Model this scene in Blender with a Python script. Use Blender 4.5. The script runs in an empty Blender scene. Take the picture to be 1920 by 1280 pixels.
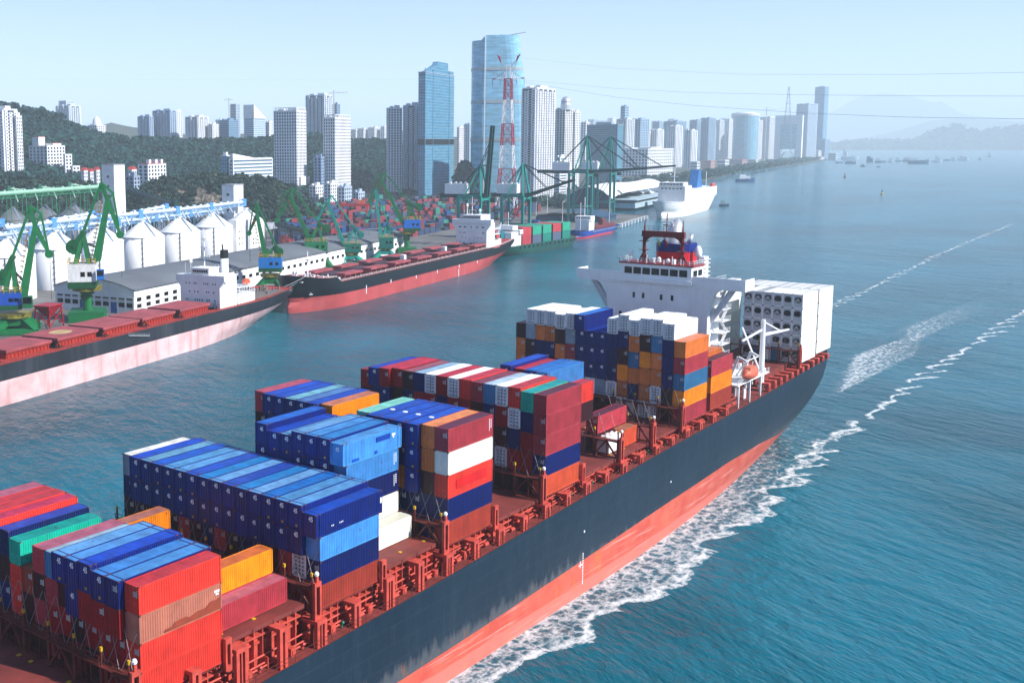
import bpy, math, random
import numpy as np
from mathutils import Vector, Matrix
SC = bpy.context.scene
COL = SC.collection
rnd = random.Random(7)
R = math.radians
# ---------------------------------------------------------------- camera
F_PX, PCX, PCY, IW, IH = 2020.4648, 596.448, 531.274, 1920.0, 1280.0
PITCH, ROLL, YAW = R(7.26618406), R(-0.40705081), R(41.56308463)
CAM = np.array([0.0, -88.43, 79.62])
fw = np.array([math.cos(YAW)*math.cos(PITCH), math.sin(YAW)*math.cos(PITCH), -math.sin(PITCH)])
rt = np.array([math.sin(YAW), -math.cos(YAW), 0.0])
up = np.cross(rt, fw)
r2 = rt*math.cos(ROLL)+up*math.sin(ROLL)
u2 = up*math.cos(ROLL)-rt*math.sin(ROLL)
cam = bpy.data.cameras.new('camera')
cam.sensor_width = 36.0
cam.lens = F_PX/IW*36.0
cam.shift_x = (IW/2-PCX)/IW
cam.shift_y = -(IH/2-PCY)/IW
cam.clip_start = 1.0
cam.clip_end = 80000.0
co = bpy.data.objects.new('camera', cam)
co.matrix_world = Matrix(((r2[0], u2[0], -fw[0], CAM[0]), (r2[1], u2[1], -fw[1], CAM[1]), (r2[2], u2[2], -fw[2], CAM[2]), (0, 0, 0, 1)))
COL.objects.link(co)
SC.camera = co
# ---------------------------------------------------------------- light
SUN_EL, SUN_AZ = R(37), R(284)
sd = Vector((math.cos(SUN_EL)*math.cos(SUN_AZ), math.cos(SUN_EL)*math.sin(SUN_AZ), math.sin(SUN_EL)))
sl = bpy.data.lights.new('sun', 'SUN')
sl.energy = 5.0
sl.angle = R(0.5)
sl.color = (1.0, 0.95, 0.88)
so = bpy.data.objects.new('sun', sl)
so.rotation_euler = sd.to_track_quat('Z', 'Y').to_euler()
so.location = (0, 0, 400)
COL.objects.link(so)
W = bpy.data.worlds.new('World')
SC.world = W
W.use_nodes = True
wn = W.node_tree
bg = wn.nodes['Background']
sky = wn.nodes.new('ShaderNodeTexSky')
sky.sky_type = 'NISHITA'
sky.sun_disc = False
sky.sun_elevation = SUN_EL
sky.sun_rotation = R(90)-SUN_AZ
sky.altitude = 50
sky.air_density = 1.0
sky.dust_density = 0.0
sky.ozone_density = 6.0
tint = wn.nodes.new('ShaderNodeMix'); tint.data_type = 'RGBA'; tint.blend_type = 'MULTIPLY'; tint.inputs[0].default_value = 1.0
tint.inputs[7].default_value = (1.06, 1.02, 1.16, 1)
wn.links.new(sky.outputs[0], tint.inputs[6]); wn.links.new(tint.outputs[2], bg.inputs[0])
HAZE_D = 0.000105
bg.inputs[1].default_value = 0.078
SC.view_settings.view_transform = 'Standard'
SC.view_settings.look = 'None'
SC.view_settings.exposure = 0.9
SC.view_settings.gamma = 1.0
SC.render.engine = 'CYCLES'
SC.cycles.max_bounces = 6
SC.cycles.diffuse_bounces = 3
SC.cycles.glossy_bounces = 3
SC.cycles.transparent_max_bounces = 12
SC.cycles.volume_bounces = 2
SC.cycles.use_denoising = True
SC.cycles.caustics_reflective = False
SC.cycles.caustics_refractive = False
# ---------------------------------------------------------------- helpers
def ray(x, y):
    return fw + r2*((x-PCX)/F_PX) - u2*((y-PCY)/F_PX)
def gz(x, y, z=0.0):
    d = ray(x, y); return Vector(CAM + d*((z-CAM[2])/d[2]))
def gd(x, y, dist):
    d = ray(x, y); h = math.hypot(d[0], d[1]); return Vector(CAM + d*(dist/h))
def gp(base, az, x, y):
    # where the line of sight meets the upright plane through base with horizontal direction az
    n = np.array([-math.sin(az), math.cos(az), 0.0]); d = ray(x, y)
    k = ((np.array(base)-CAM)@n)/(d@n); return Vector(CAM + d*k)

class MB:
    def __init__(s):
        s.v = []; s.f = []
    def quad(s, a, b, c, d):
        n = len(s.v); s.v += [tuple(a), tuple(b), tuple(c), tuple(d)]; s.f.append((n, n+1, n+2, n+3))
    def box(s, x0, x1, y0, y1, z0, z1):
        n = len(s.v)
        s.v += [(x0, y0, z0), (x1, y0, z0), (x1, y1, z0), (x0, y1, z0), (x0, y0, z1), (x1, y0, z1), (x1, y1, z1), (x0, y1, z1)]
        s.f += [(n, n+3, n+2, n+1), (n+4, n+5, n+6, n+7), (n, n+1, n+5, n+4), (n+1, n+2, n+6, n+5), (n+2, n+3, n+7, n+6), (n+3, n, n+4, n+7)]
        return s
    def bar(s, p, q, w, h=None, w2=None, h2=None):
        p = Vector(p); q = Vector(q); d = q-p
        if d.length < 1e-6: return s
        d.normalize(); h = w if h is None else h
        w2 = w if w2 is None else w2; h2 = h if h2 is None else h2
        u = Vector((0, 0, 1)) if abs(d.z) < 0.97 else Vector((1, 0, 0))
        a = d.cross(u).normalized(); b = a.cross(d).normalized()
        n = len(s.v)
        for c, ww, hh in ((p, w, h), (q, w2, h2)):
            for i, j in ((-1, -1), (1, -1), (1, 1), (-1, 1)):
                s.v.append(tuple(c+a*(i*ww/2)+b*(j*hh/2)))
        s.f += [(n, n+1, n+2, n+3), (n+7, n+6, n+5, n+4)]+[(n+i, n+4+i, n+4+(i+1) % 4, n+(i+1) % 4) for i in range(4)]
        return s
    def tube(s, p, q, r, n=8, r2_=None, cap=True):
        p = Vector(p); q = Vector(q); d = (q-p)
        if d.length < 1e-6: return s
        d.normalize(); rr = r if r2_ is None else r2_
        u = Vector((0, 0, 1)) if abs(d.z) < 0.97 else Vector((1, 0, 0))
        a = d.cross(u).normalized(); b = a.cross(d).normalized(); k = len(s.v)
        for c, ra in ((p, r), (q, rr)):
            for i in range(n):
                t = 2*math.pi*i/n; s.v.append(tuple(c+a*(ra*math.cos(t))+b*(ra*math.sin(t))))
        s.f += [(k+i, k+(i+1) % n, k+n+(i+1) % n, k+n+i) for i in range(n)]
        if cap:
            s.f += [tuple(k+i for i in reversed(range(n))), tuple(k+n+i for i in range(n))]
        return s
    def lathe(s, cx, cy, prof, n=24, sx=1.0, sy=1.0):
        k = len(s.v); m = len(prof)
        for r_, z in prof:
            for i in range(n):
                t = 2*math.pi*i/n; s.v.append((cx+sx*r_*math.cos(t), cy+sy*r_*math.sin(t), z))
        for j in range(m-1):
            for i in range(n):
                s.f.append((k+j*n+i, k+j*n+(i+1) % n, k+(j+1)*n+(i+1) % n, k+(j+1)*n+i))
        if prof[-1][0] > 1e-3: s.f.append(tuple(k+(m-1)*n+i for i in range(n)))
        return s
    def prism(s, poly, z0, z1):
        n = len(s.v); m = len(poly)
        s.v += [(x, y, z0) for x, y in poly]+[(x, y, z1) for x, y in poly]
        s.f += [tuple(n+i for i in reversed(range(m))), tuple(n+m+i for i in range(m))]
        s.f += [(n+i, n+(i+1) % m, n+m+(i+1) % m, n+m+i) for i in range(m)]
        return s
    def prismy(s, poly, y0, y1):   # polygon in x,z pushed along y
        n = len(s.v); m = len(poly)
        s.v += [(x, y0, z) for x, z in poly]+[(x, y1, z) for x, z in poly]
        s.f += [tuple(n+i for i in range(m)), tuple(n+m+i for i in reversed(range(m)))]
        s.f += [(n+(i+1) % m, n+i, n+m+i, n+m+(i+1) % m) for i in range(m)]
        return s
    def prismx(s, poly, x0, x1):   # polygon in y,z pushed along x
        n = len(s.v); m = len(poly)
        s.v += [(x0, y, z) for y, z in poly]+[(x1, y, z) for y, z in poly]
        s.f += [tuple(n+i for i in reversed(range(m))), tuple(n+m+i for i in range(m))]
        s.f += [(n+i, n+(i+1) % m, n+m+(i+1) % m, n+m+i) for i in range(m)]
        return s
    def grid(s, P):               # P[i][j] -> points
        n = len(s.v); a = len(P); b = len(P[0])
        for row in P: s.v += [tuple(p) for p in row]
        s.f += [(n+i*b+j, n+(i+1)*b+j, n+(i+1)*b+j+1, n+i*b+j+1) for i in range(a-1) for j in range(b-1)]
        return s
    def mesh(s, name, smooth=False):
        me = bpy.data.meshes.new(name); me.from_pydata(s.v, [], s.f); me.update()
        if smooth: me.polygons.foreach_set('use_smooth', [True]*len(me.polygons))
        return me
    def build(s, name, m, parent=None, color=None, smooth=False, loc=None, rz=0.0, label=None):
        return put(name, s.mesh(name, smooth), m, parent, color, loc, rz, label)

def put(name, me, m, parent=None, color=None, loc=None, rz=0.0, label=None):
    if m is not None and not me.materials: me.materials.append(m)
    o = bpy.data.objects.new(name, me); COL.objects.link(o)
    if parent is not None: o.parent = parent
    if color is not None: o.color = (color[0], color[1], color[2], 1.0)
    if loc is not None: o.location = loc
    if rz: o.rotation_euler = (0, 0, rz)
    if label: o['label'] = label
    return o
def second(o, m, n0):      # faces from n0 on take a second material
    o.data.materials.append(m)
    for i in range(n0, len(o.data.polygons)): o.data.polygons[i].material_index = 1
def empty(name, label, cat, loc=(0, 0, 0), rz=0.0, group=None):
    o = bpy.data.objects.new(name, None); COL.objects.link(o)
    o.location = loc; o.rotation_euler = (0, 0, rz); o.empty_display_size = 1.0
    return tag(o, label, cat, group)
def tag(o, label, cat, group=None, kind=None):
    o['label'] = label; o['category'] = cat
    if group: o['group'] = group
    if kind: o['kind'] = kind
    return o
def struct(o, kind='structure'):
    o['kind'] = kind; return o

# ---------------------------------------------------------------- materials
def nodes(name):
    m = bpy.data.materials.new(name); m.use_nodes = True
    t = m.node_tree; return m, t, t.nodes, t.links, t.nodes['Principled BSDF']
def mixc(N, L, fac, a, b, mode='MIX'):
    n = N.new('ShaderNodeMix'); n.data_type = 'RGBA'; n.blend_type = mode
    for s_, v in ((n.inputs[0], fac), (n.inputs[6], a), (n.inputs[7], b)):
        if hasattr(v, 'is_linked'): L.new(v, s_)
        elif isinstance(v, (int, float)): s_.default_value = v
        else: s_.default_value = (v[0], v[1], v[2], 1.0)
    return n.outputs[2]
def ramp(N, L, src, p0, p1, a=0.0, b=1.0):
    n = N.new('ShaderNodeMapRange'); n.inputs[1].default_value = p0; n.inputs[2].default_value = p1
    n.inputs[3].default_value = a; n.inputs[4].default_value = b; L.new(src, n.inputs[0]); return n.outputs[0]
def coords(N, L, sc=(1, 1, 1), rand=0.0):
    tc = N.new('ShaderNodeTexCoord'); mp = N.new('ShaderNodeMapping'); mp.inputs['Scale'].default_value = sc
    L.new(tc.outputs['Object'], mp.inputs[0])
    if rand:
        oi = N.new('ShaderNodeObjectInfo'); mu = N.new('ShaderNodeMath'); mu.operation = 'MULTIPLY'; mu.inputs[1].default_value = rand
        L.new(oi.outputs['Random'], mu.inputs[0]); L.new(mu.outputs[0], mp.inputs['Location'])
    return mp.outputs[0]
def noise(N, L, vec, scale, detail=4.0, rough=0.55):
    n = N.new('ShaderNodeTexNoise'); n.inputs['Scale'].default_value = scale; n.inputs['Detail'].default_value = detail
    n.inputs['Roughness'].default_value = rough; L.new(vec, n.inputs['Vector']); return n.outputs[0]
def paint(name, col=None, rough=0.5, var=0.18, scale=0.35, rust=0.0, streak=0.0, rcol=(0.16, 0.06, 0.03), scol=(0.05, 0.045, 0.045), metal=0.0, bump=0.0, spec=0.4, fine=1.0, sz=(1.2, 1.2, 0.07)):
    m, t, N, L, P = nodes(name)
    v = coords(N, L, rand=40.0)
    if col is None:
        oi = N.new('ShaderNodeObjectInfo'); base = oi.outputs['Color']
    else:
        rg = N.new('ShaderNodeRGB'); rg.outputs[0].default_value = (col[0], col[1], col[2], 1); base = rg.outputs[0]
    n1 = noise(N, L, v, scale, 5, 0.6)
    f1 = ramp(N, L, n1, 0.3, 0.7, 1.0-var, 1.0+var)
    hs = N.new('ShaderNodeHueSaturation'); L.new(base, hs.inputs['Color']); L.new(f1, hs.inputs['Value'])
    c = hs.outputs[0]
    if streak:
        vs = coords(N, L, sz, rand=40.0)
        n2 = noise(N, L, vs, 1.0*fine, 4, 0.6)
        c = mixc(N, L, ramp(N, L, n2, 0.52, 0.72, 0.0, streak), c, scol)
    if rust:
        n3 = noise(N, L, v, 0.9*fine, 6, 0.7)
        c = mixc(N, L, ramp(N, L, n3, 0.62, 0.70, 0.0, rust), c, rcol)
    gm = N.new('ShaderNodeGamma'); gm.inputs[1].default_value = 1.4; L.new(c, gm.inputs[0]); L.new(gm.outputs[0], P.inputs['Base Color'])
    P.inputs['Roughness'].default_value = rough; P.inputs['Metallic'].default_value = metal
    P.inputs['Specular IOR Level'].default_value = spec
    if bump:
        b = N.new('ShaderNodeBump'); b.inputs['Strength'].default_value = 0.6; b.inputs['Distance'].default_value = bump
        L.new(noise(N, L, v, 1.5*fine, 4), b.inputs['Height']); L.new(b.outputs[0], P.inputs['Normal'])
    return m
M = {}
M['cpaint'] = paint('container_paint', None, 0.5, 0.14, 0.5, rust=0.5, streak=0.22, scol=(0.10, 0.07, 0.055), sz=(1.5, 1.5, 0.1))
M['croof'] = paint('container_roof_paint', None, 0.6, 0.22, 0.6, rust=0.75, streak=0.25, rcol=(0.13, 0.06, 0.045), scol=(0.22, 0.2, 0.2), sz=(0.25, 1.6, 1))
M['cwhite'] = paint('reefer_paint', None, 0.45, 0.05, 0.5, rust=0.12, streak=0.15, scol=(0.45, 0.42, 0.36), sz=(1.5, 1.5, 0.1))
M['any'] = paint('painted_steel', None, 0.5, 0.12, 0.4, rust=0.25, streak=0.12)
M['plain'] = paint('weathered_surface', None, 0.7, 0.12, 0.3, streak=0.15, scol=(0.2, 0.2, 0.2))
M['dark'] = paint('dark_steel', (0.02, 0.02, 0.022), 0.5, 0.2)
M['glass'] = paint('dark_glass', (0.01, 0.014, 0.02), 0.12, 0.3, 0.4, spec=0.8)
M['mark'] = paint('white_marking', (0.8, 0.82, 0.85), 0.5, 0.05)
M['deck'] = paint('deck_paint', (0.27, 0.075, 0.065), 0.7, 0.22, 0.25, rust=0.35, streak=0.4, rcol=(0.12, 0.05, 0.045), scol=(0.14, 0.055, 0.05), sz=(0.15, 1.0, 1.0))
M['salmon'] = paint('primer_steel', (0.56, 0.13, 0.10), 0.6, 0.2, 0.6, rust=0.5, streak=0.2, rcol=(0.2, 0.07, 0.05))
M['lash'] = paint('lashing_bridge_paint', (0.20, 0.055, 0.045), 0.6, 0.25, 0.6, rust=0.4)
M['yellow'] = paint('yellow_paint', (0.6, 0.42, 0.03), 0.5, 0.15)
M['white'] = paint('ship_white_paint', (0.78, 0.79, 0.8), 0.45, 0.05, 0.2, rust=0.15, streak=0.12, scol=(0.5, 0.46, 0.4))
M['silver'] = paint('silver_steel', (0.7, 0.7, 0.72), 0.3, 0.06, metal=0.6)
# ---------------------------------------------------------------- water
def water_mat():
    m, t, N, L, P = nodes('sea_water')
    v = coords(N, L)
    n0 = noise(N, L, v, 0.007, 5, 0.6)
    c = mixc(N, L, ramp(N, L, n0, 0.38, 0.62), (0.0002, 0.058, 0.082), (0.0004, 0.114, 0.166))
    L.new(c, P.inputs['Base Color'])
    P.inputs['Roughness'].default_value = 0.16
    P.inputs['IOR'].default_value = 1.33
    P.inputs['Specular IOR Level'].default_value = 0.22
    vr = N.new('ShaderNodeVectorRotate'); vr.rotation_type = 'Z_AXIS'; vr.inputs['Angle'].default_value = R(25); L.new(v, vr.inputs['Vector'])
    mp = N.new('ShaderNodeMapping'); mp.inputs['Scale'].default_value = (1.0, 0.42, 1.0); L.new(vr.outputs[0], mp.inputs[0])
    h = None
    for sc_, amp, det in ((0.02, 1.3, 2), (0.085, 1.2, 3), (0.30, 0.85, 4), (1.0, 0.34, 4), (2.6, 0.08, 2)):
        n = noise(N, L, mp.outputs[0], sc_, det, 0.55)
        mu = N.new('ShaderNodeMath'); mu.operation = 'MULTIPLY'; mu.inputs[1].default_value = amp; L.new(n, mu.inputs[0])
        if h is None: h = mu.outputs[0]
        else:
            ad = N.new('ShaderNodeMath'); ad.operation = 'ADD'; L.new(h, ad.inputs[0]); L.new(mu.outputs[0], ad.inputs[1]); h = ad.outputs[0]
    b = N.new('ShaderNodeBump'); b.inputs['Strength'].default_value = 1.0; b.inputs['Distance'].default_value = 1.0
    L.new(h, b.inputs['Height']); L.new(b.outputs[0], P.inputs['Normal'])
    return m
M['water'] = water_mat()
HZ = 34000.0
w = MB()
w.quad((-6000, -HZ, 0), (HZ, -HZ, 0), (HZ, HZ, 0), (-6000, HZ, 0))
struct(w.build('water', M['water']))

def foam_mat():
    m, t, N, L, P = nodes('foam')
    v = coords(N, L)
    at = N.new('ShaderNodeAttribute'); at.attribute_name = 'foam'
    n1 = noise(N, L, coords(N, L, (0.7, 1.3, 1)), 0.42, 10, 0.78)
    vo = N.new('ShaderNodeTexVoronoi'); vo.feature = 'DISTANCE_TO_EDGE'; vo.inputs['Scale'].default_value = 0.42
    wv = N.new('ShaderNodeVectorMath'); wv.operation = 'ADD'; L.new(v, wv.inputs[0])
    nc = N.new('ShaderNodeTexNoise'); nc.inputs['Scale'].default_value = 0.35; nc.inputs['Detail'].default_value = 4; L.new(v, nc.inputs['Vector'])
    sc_ = N.new('ShaderNodeVectorMath'); sc_.operation = 'SCALE'; sc_.inputs['Scale'].default_value = 4.0; L.new(nc.outputs['Color'], sc_.inputs[0])
    L.new(sc_.outputs[0], wv.inputs[1]); L.new(wv.outputs[0], vo.inputs['Vector'])
    e = ramp(N, L, vo.outputs[0], 0.0, 0.30, 0.11, -0.05)
    a = N.new('ShaderNodeMath'); a.operation = 'ADD'; L.new(n1, a.inputs[0]); L.new(e, a.inputs[1])
    b = N.new('ShaderNodeMath'); b.operation = 'ADD'; L.new(a.outputs[0], b.inputs[0]); L.new(at.outputs['Fac'], b.inputs[1])
    al = ramp(N, L, b.outputs[0], 0.98, 1.34, 0.0, 0.92)
    P.inputs['Base Color'].default_value = (0.82, 0.86, 0.87, 1); P.inputs['Roughness'].default_value = 0.8
    L.new(al, P.inputs['Alpha'])
    return m
M['foam'] = foam_mat()
def foam_strip(name, rows, z=0.04):
    # rows: list of lists of (x, y, amount)
    b = MB(); b.grid([[(p[0], p[1], z) for p in r] for r in rows])
    o = b.build(name, M['foam'])
    a = o.data.attributes.new('foam', 'FLOAT', 'POINT')
    a.data.foreach_set('value', [p[2] for r in rows for p in r])
    return struct(o, 'stuff')
def hull_y(s):  # outline of the ship's side at the waterline
    t = max(0.0, (s-170)/130.0); return -1.5+21.6*min(t, 1)**2*0.45
outer = [(150, -13.2), (200, -14.5)]
rows = []
pts_out = [gz(x, y) for x, y in ((830, 1330), (960, 1262), (1060, 1222), (1151, 1167), (1198, 1138), (1299, 1070), (1345, 1030), (1439, 968), (1478, 920), (1520, 880), (1568, 830))]
def lerp_out(s):
    for a, b in zip(pts_out, pts_out[1:]):
        if a.x <= s <= b.x: return a.y+(b.y-a.y)*(s-a.x)/(b.x-a.x)
    return pts_out[0].y if s < pts_out[0].x else pts_out[-1].y
s = 60.0
while s < 330:
    yi = hull_y(s)+0.6; yo = lerp_out(s)+1.9*math.sin(s*0.19+2*math.sin(s*.047))+1.3*math.sin(s*0.53+1.7*math.sin(s*.11))+rnd.uniform(-.5, .5)
    fade = 1.0 if s < 215 else max(0.0, 1-(s-215)/125.0)
    row = []
    hook = 1.6*max(0.0, math.sin(s*0.41+3*math.sin(s*.033)))
    for k in range(11):
        f = k/10.0
        amt = 0.62-0.09*math.sin(math.pi*f)+0.17*math.exp(-((f-0.86)/0.10)**2)
        if k >= 9: amt = 0.56 if k == 9 else -0.3
        row.append((s+hook*f*f*2.5, yi+(yo-yi)*f-hook*f**4, amt*fade+(1-fade)*(0.34+0.30*math.exp(-((f-0.86)/0.10)**2))-0.02))
    rows.append(row); s += 1.6
foam_strip('wake_foam', rows)
def ribbon(name, pix, width, wig, step, seed, amt=0.75, lo=0.35):
    rr = random.Random(seed)
    P = [gz(x, y) for x, y in pix]
    L_ = [0.0]
    for a, b in zip(P, P[1:]): L_.append(L_[-1]+(b-a).length)
    rows = []; s = 0.0; ph = 0.0; per = rr.uniform(9, 15)
    while s < L_[-1]:
        i = max(k for k in range(len(L_)) if L_[k] <= s); i = min(i, len(P)-2)
        f = (s-L_[i])/(L_[i+1]-L_[i]); p = P[i].lerp(P[i+1], f); d = (P[i+1]-P[i]).normalized(); n = Vector((-d.y, d.x, 0))
        ph += step/per*2*math.pi
        if ph > 2*math.pi: ph -= 2*math.pi; per = rr.uniform(8, 20)
        off = math.sin(ph)*wig*(0.6+0.4*math.sin(s*0.05))
        side = math.cos(ph)*wig*0.55
        wd = width*(lo+(1-lo)*abs(math.sin(s*0.13+seed))*rr.uniform(0.6, 1.0))
        q = p+Vector((rt[0], rt[1], 0))*off*1.3+d*side*.6
        gap = amt-(0.35 if math.sin(s*0.21+seed)+0.6*math.sin(s*0.077) < -1.15 else 0.0)
        rows.append([(q.x+n.x*wd*f, q.y+n.y*wd*f, a_) for f, a_ in ((-3.4, -.05), (-1.3, gap*.72), (-.4, gap), (.4, gap), (1.3, gap*.72), (3.4, -.05))])
        s += step
    foam_strip(name, rows, 0.06+0.01*seed)
ribbon('wake_line', [(1475, 912), (1540, 845), (1600, 800), (1690, 738), (1790, 668), (1860, 626), (1935, 576)], 1.1, 3.2, 0.5, 1, 0.64, 0.35)
ribbon('wake_line', [(1560, 575), (1660, 528), (1760, 478), (1830, 448), (1900, 420)], 1.4, 2.4, 0.9, 2, 0.58, 0.2)
def patch(name, pix, cols, rows_n, amt, z):
    # pix: four corners (px) of a patch on the water
    A, B, C_, D = [gz(x, y) for x, y in pix]; rows = []
    for i in range(rows_n):
        u = i/(rows_n-1); row = []
        for j in range(cols):
            v_ = j/(cols-1); p = A.lerp(B, u).lerp(D.lerp(C_, u), v_)
            e = min(u, 1-u, v_, 1-v_)*4
            row.append((p.x, p.y, amt*min(1.0, e)+(-0.3)*(1-min(1.0, e))+0.26*(1-u)-0.10))
        rows.append(row)
    foam_strip(name, rows, z)
patch('stern_wash', [(1550, 664), (1790, 588), (1760, 660), (1478, 815)], 13, 30, 0.47, 0.05)
patch('stern_wash', [(1600, 640), (1900, 520), (1900, 580), (1640, 690)], 11, 26, 0.40, 0.08)

# ---------------------------------------------------------------- land
LZ = 3.6
QUAY = [(-500, 60), (20, 193), (169, 237), (315, 279), (367, 292), (629, 342), (775, 353), (930, 380), (1094, 414)]
COAST = [(1108, 470), (1500, 600), (2200, 800), (3166, 1060), (4300, 1240), (5222, 1448), (5600, 1560), (5800, 1800), (5900, 3000)]
M['ground'] = paint('quay_concrete', (0.22, 0.22, 0.215), 0.8, 0.25, 0.03, rust=0.35, rcol=(0.09, 0.09, 0.09), streak=0.25, scol=(0.12, 0.12, 0.12), fine=0.06, sz=(0.3, 0.3, 0.3))
M['city_ground'] = paint('city_ground', (0.10, 0.12, 0.10), 0.9, 0.4, 0.01, rust=0.6, rcol=(0.04, 0.07, 0.035), fine=0.03)
g = MB(); g.prism(QUAY+[(1108, 470), (1300, 900), (1300, 1500), (-500, 1500)], -2.0, LZ)
struct(g.build('quay_ground', M['ground']))
g = MB(); g.prism([(1108, 471)]+COAST[1:]+[(5900, 9000), (1301, 9000), (1301, 900)], -2.0, LZ-0.6)
struct(g.build('city_ground', M['city_ground']))
# quay edge: kerb beam and rubber fenders as one long wall
kb = MB()
for a, b in zip(QUAY, QUAY[1:]):
    kb.bar((a[0], a[1]+0.6, LZ+0.15), (b[0], b[1]+0.6, LZ+0.15), 0.8, 0.3)
struct(kb.build('quay_kerb', M['ground']))
# ---------------------------------------------------------------- hull lofting
def interp(tab, x):
    if x <= tab[0][0]: return tab[0][1]
    for (a, va), (b, vb) in zip(tab, tab[1:]):
        if x <= b: return va+(vb-va)*(x-a)/(b-a)
    return tab[-1][1]
def loft_ship(root, L, B, top, boot, hullm, bootm, deckm, hullc=None, bootc=None, deckc=None, stern=None, bow=0.16, rake=7.0, bulb=True, n=60, bulwark=1.0, bow_rise=0.0, trans=0.75):
    # local frame: x from bow (0) to stern (L), centre line y = 0; top/boot: functions or tables of x
    T = top if callable(top) else (lambda x: interp(top, x)); Bo = boot if callable(boot) else ((lambda x: boot) if isinstance(boot, (int, float)) else (lambda x: interp(boot, x)))
    def section(u, lev):    # lev 0 waterline-2m .. 1 top
        zt = T(u*L)
        return zt
    def pt(u, k, nb, nt):
        xg = u*L; zt = T(xg); zb = Bo(xg)
        z = -1.5+(zb+1.5)*k/nb if k <= nb else zb+(zt-zb)*(k-nb)/nt
        v = max(0.0, min(1.0, z/max(zt, .1)))
        xs = rake*(1-v)**1.3 if not bulb else rake*(1-v)**1.3*(0.5 if v < 0.25 else 1.0)
        if stern: xe, xt, bt = stern(z)
        else: xe = L-L*0.045*(1-v)**1.5; xt = L*(0.68+0.17*v); bt = 0.12+(trans-0.12)*v**0.6
        x = xs+(xe-xs)*u
        bl = bow*L*(1.35-0.55*v)
        hb = B/2
        if x-xs < bl: hb *= (1-(1-(x-xs)/bl)**(2.0+0.8*v))**(0.62 if v > .5 else 0.8)
        if x > xt: hb *= 1-((x-xt)/max(xe-xt, .1))**2*(1-bt)
        return x, hb, z
    nb, nt = 4, 6
    us = [0.0]+[(i/(n-1))**1.25 if i < n*0.3 else 0 for i in range(1, 1)]
    us = [0.5-0.5*math.cos(math.pi*i/(n-1)) for i in range(n)]
    parts = {}
    for nm, ks, m, c in (('boot_topping', range(0, nb+1), bootm, bootc), ('hull', range(nb, nb+nt+1), hullm, hullc)):
        b = MB()
        for sgn in (1, -1):
            P = []
            for u in us:
                row = []
                for k in ks:
                    x, h, z = pt(u, k, nb, nt); row.append((x, sgn*h, z))
                P.append(row if sgn > 0 else row)
            if sgn < 0: P = P[::-1]
            b.grid(P)
        # stern plate
        A = [pt(1.0, k, nb, nt) for k in ks]
        b.grid([[(x, h, z) for x, h, z in A], [(x, -h, z) for x, h, z in A]])
        o = b.build(nm, m, root, c, smooth=True); parts[nm] = o
        try:
            o.data.set_sharp_from_angle(angle=R(35))
        except Exception: pass
    b = MB(); P = []
    for u in us:
        x, h, z = pt(u, nb+nt, nb, nt); h = max(h-0.25, 0.02)
        P.append([(x, -h, z-bulwark), (x, h, z-bulwark)])
    b.grid(P); parts['deck'] = b.build('deck', deckm, root, deckc)
    return parts, (lambda u, k=nb+nt: pt(u, k, nb, nt))

# ---------------------------------------------------------------- the container ship
def hull_mat():
    m, t, N, L, P = nodes('hull_topside_paint'); v = coords(N, L); sp_ = N.new('ShaderNodeSeparateXYZ'); L.new(v, sp_.inputs[0])
    n1 = noise(N, L, v, .07, 6, .6); c = mixc(N, L, ramp(N, L, n1, .3, .7), (.0045, .0125, .026), (.0080, .0200, .038))
    n2 = noise(N, L, coords(N, L, (.9, .9, .05)), 1.0, 5, .65); c = mixc(N, L, ramp(N, L, n2, .55, .8, 0, .35), c, (.035, .055, .075))
    cb = N.new('ShaderNodeCombineXYZ'); L.new(sp_.outputs[0], cb.inputs[0]); L.new(sp_.outputs[2], cb.inputs[1])
    br = N.new('ShaderNodeTexBrick'); br.inputs['Scale'].default_value = 1.0; br.inputs['Brick Width'].default_value = 11.0; br.inputs['Row Height'].default_value = 2.7; br.inputs['Mortar Size'].default_value = .06; L.new(cb.outputs[0], br.inputs['Vector'])
    c = mixc(N, L, ramp(N, L, br.outputs['Fac'], 0, 1, 0, .22), c, (.05, .07, .09))
    # rust and scuffs breaking out above the red band
    n3 = noise(N, L, coords(N, L, (.5, .5, .13)), 1.0, 6, .7); md = N.new('ShaderNodeMath'); md.operation = 'MULTIPLY_ADD'; md.inputs[1].default_value = 9.0; L.new(n3, md.inputs[0]); ng = N.new('ShaderNodeMath'); ng.operation = 'MULTIPLY'; ng.inputs[1].default_value = -1.0; L.new(sp_.outputs[2], ng.inputs[0]); L.new(ng.outputs[0], md.inputs[2])
    c = mixc(N, L, ramp(N, L, md.outputs[0], -3.0, -1.4, 0, .55), c, (.10, .105, .115))
    n4 = noise(N, L, coords(N, L, (.6, .6, .2)), 1.3, 6, .7); mu = N.new('ShaderNodeMath'); mu.operation = 'MULTIPLY'; L.new(ramp(N, L, md.outputs[0], -3.2, -1.6, 0, 1), mu.inputs[0]); L.new(ramp(N, L, n4, .55, .68, 0, .7), mu.inputs[1])
    c = mixc(N, L, mu.outputs[0], c, (.22, .07, .025))
    L.new(c, P.inputs['Base Color']); P.inputs['Roughness'].default_value = .42
    b = N.new('ShaderNodeBump'); b.inputs['Strength'].default_value = .35; b.inputs['Distance'].default_value = .25; L.new(noise(N, L, v, .35, 3), b.inputs['Height']); L.new(b.outputs[0], P.inputs['Normal'])
    return m
M['hullblue'] = hull_mat()
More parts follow.
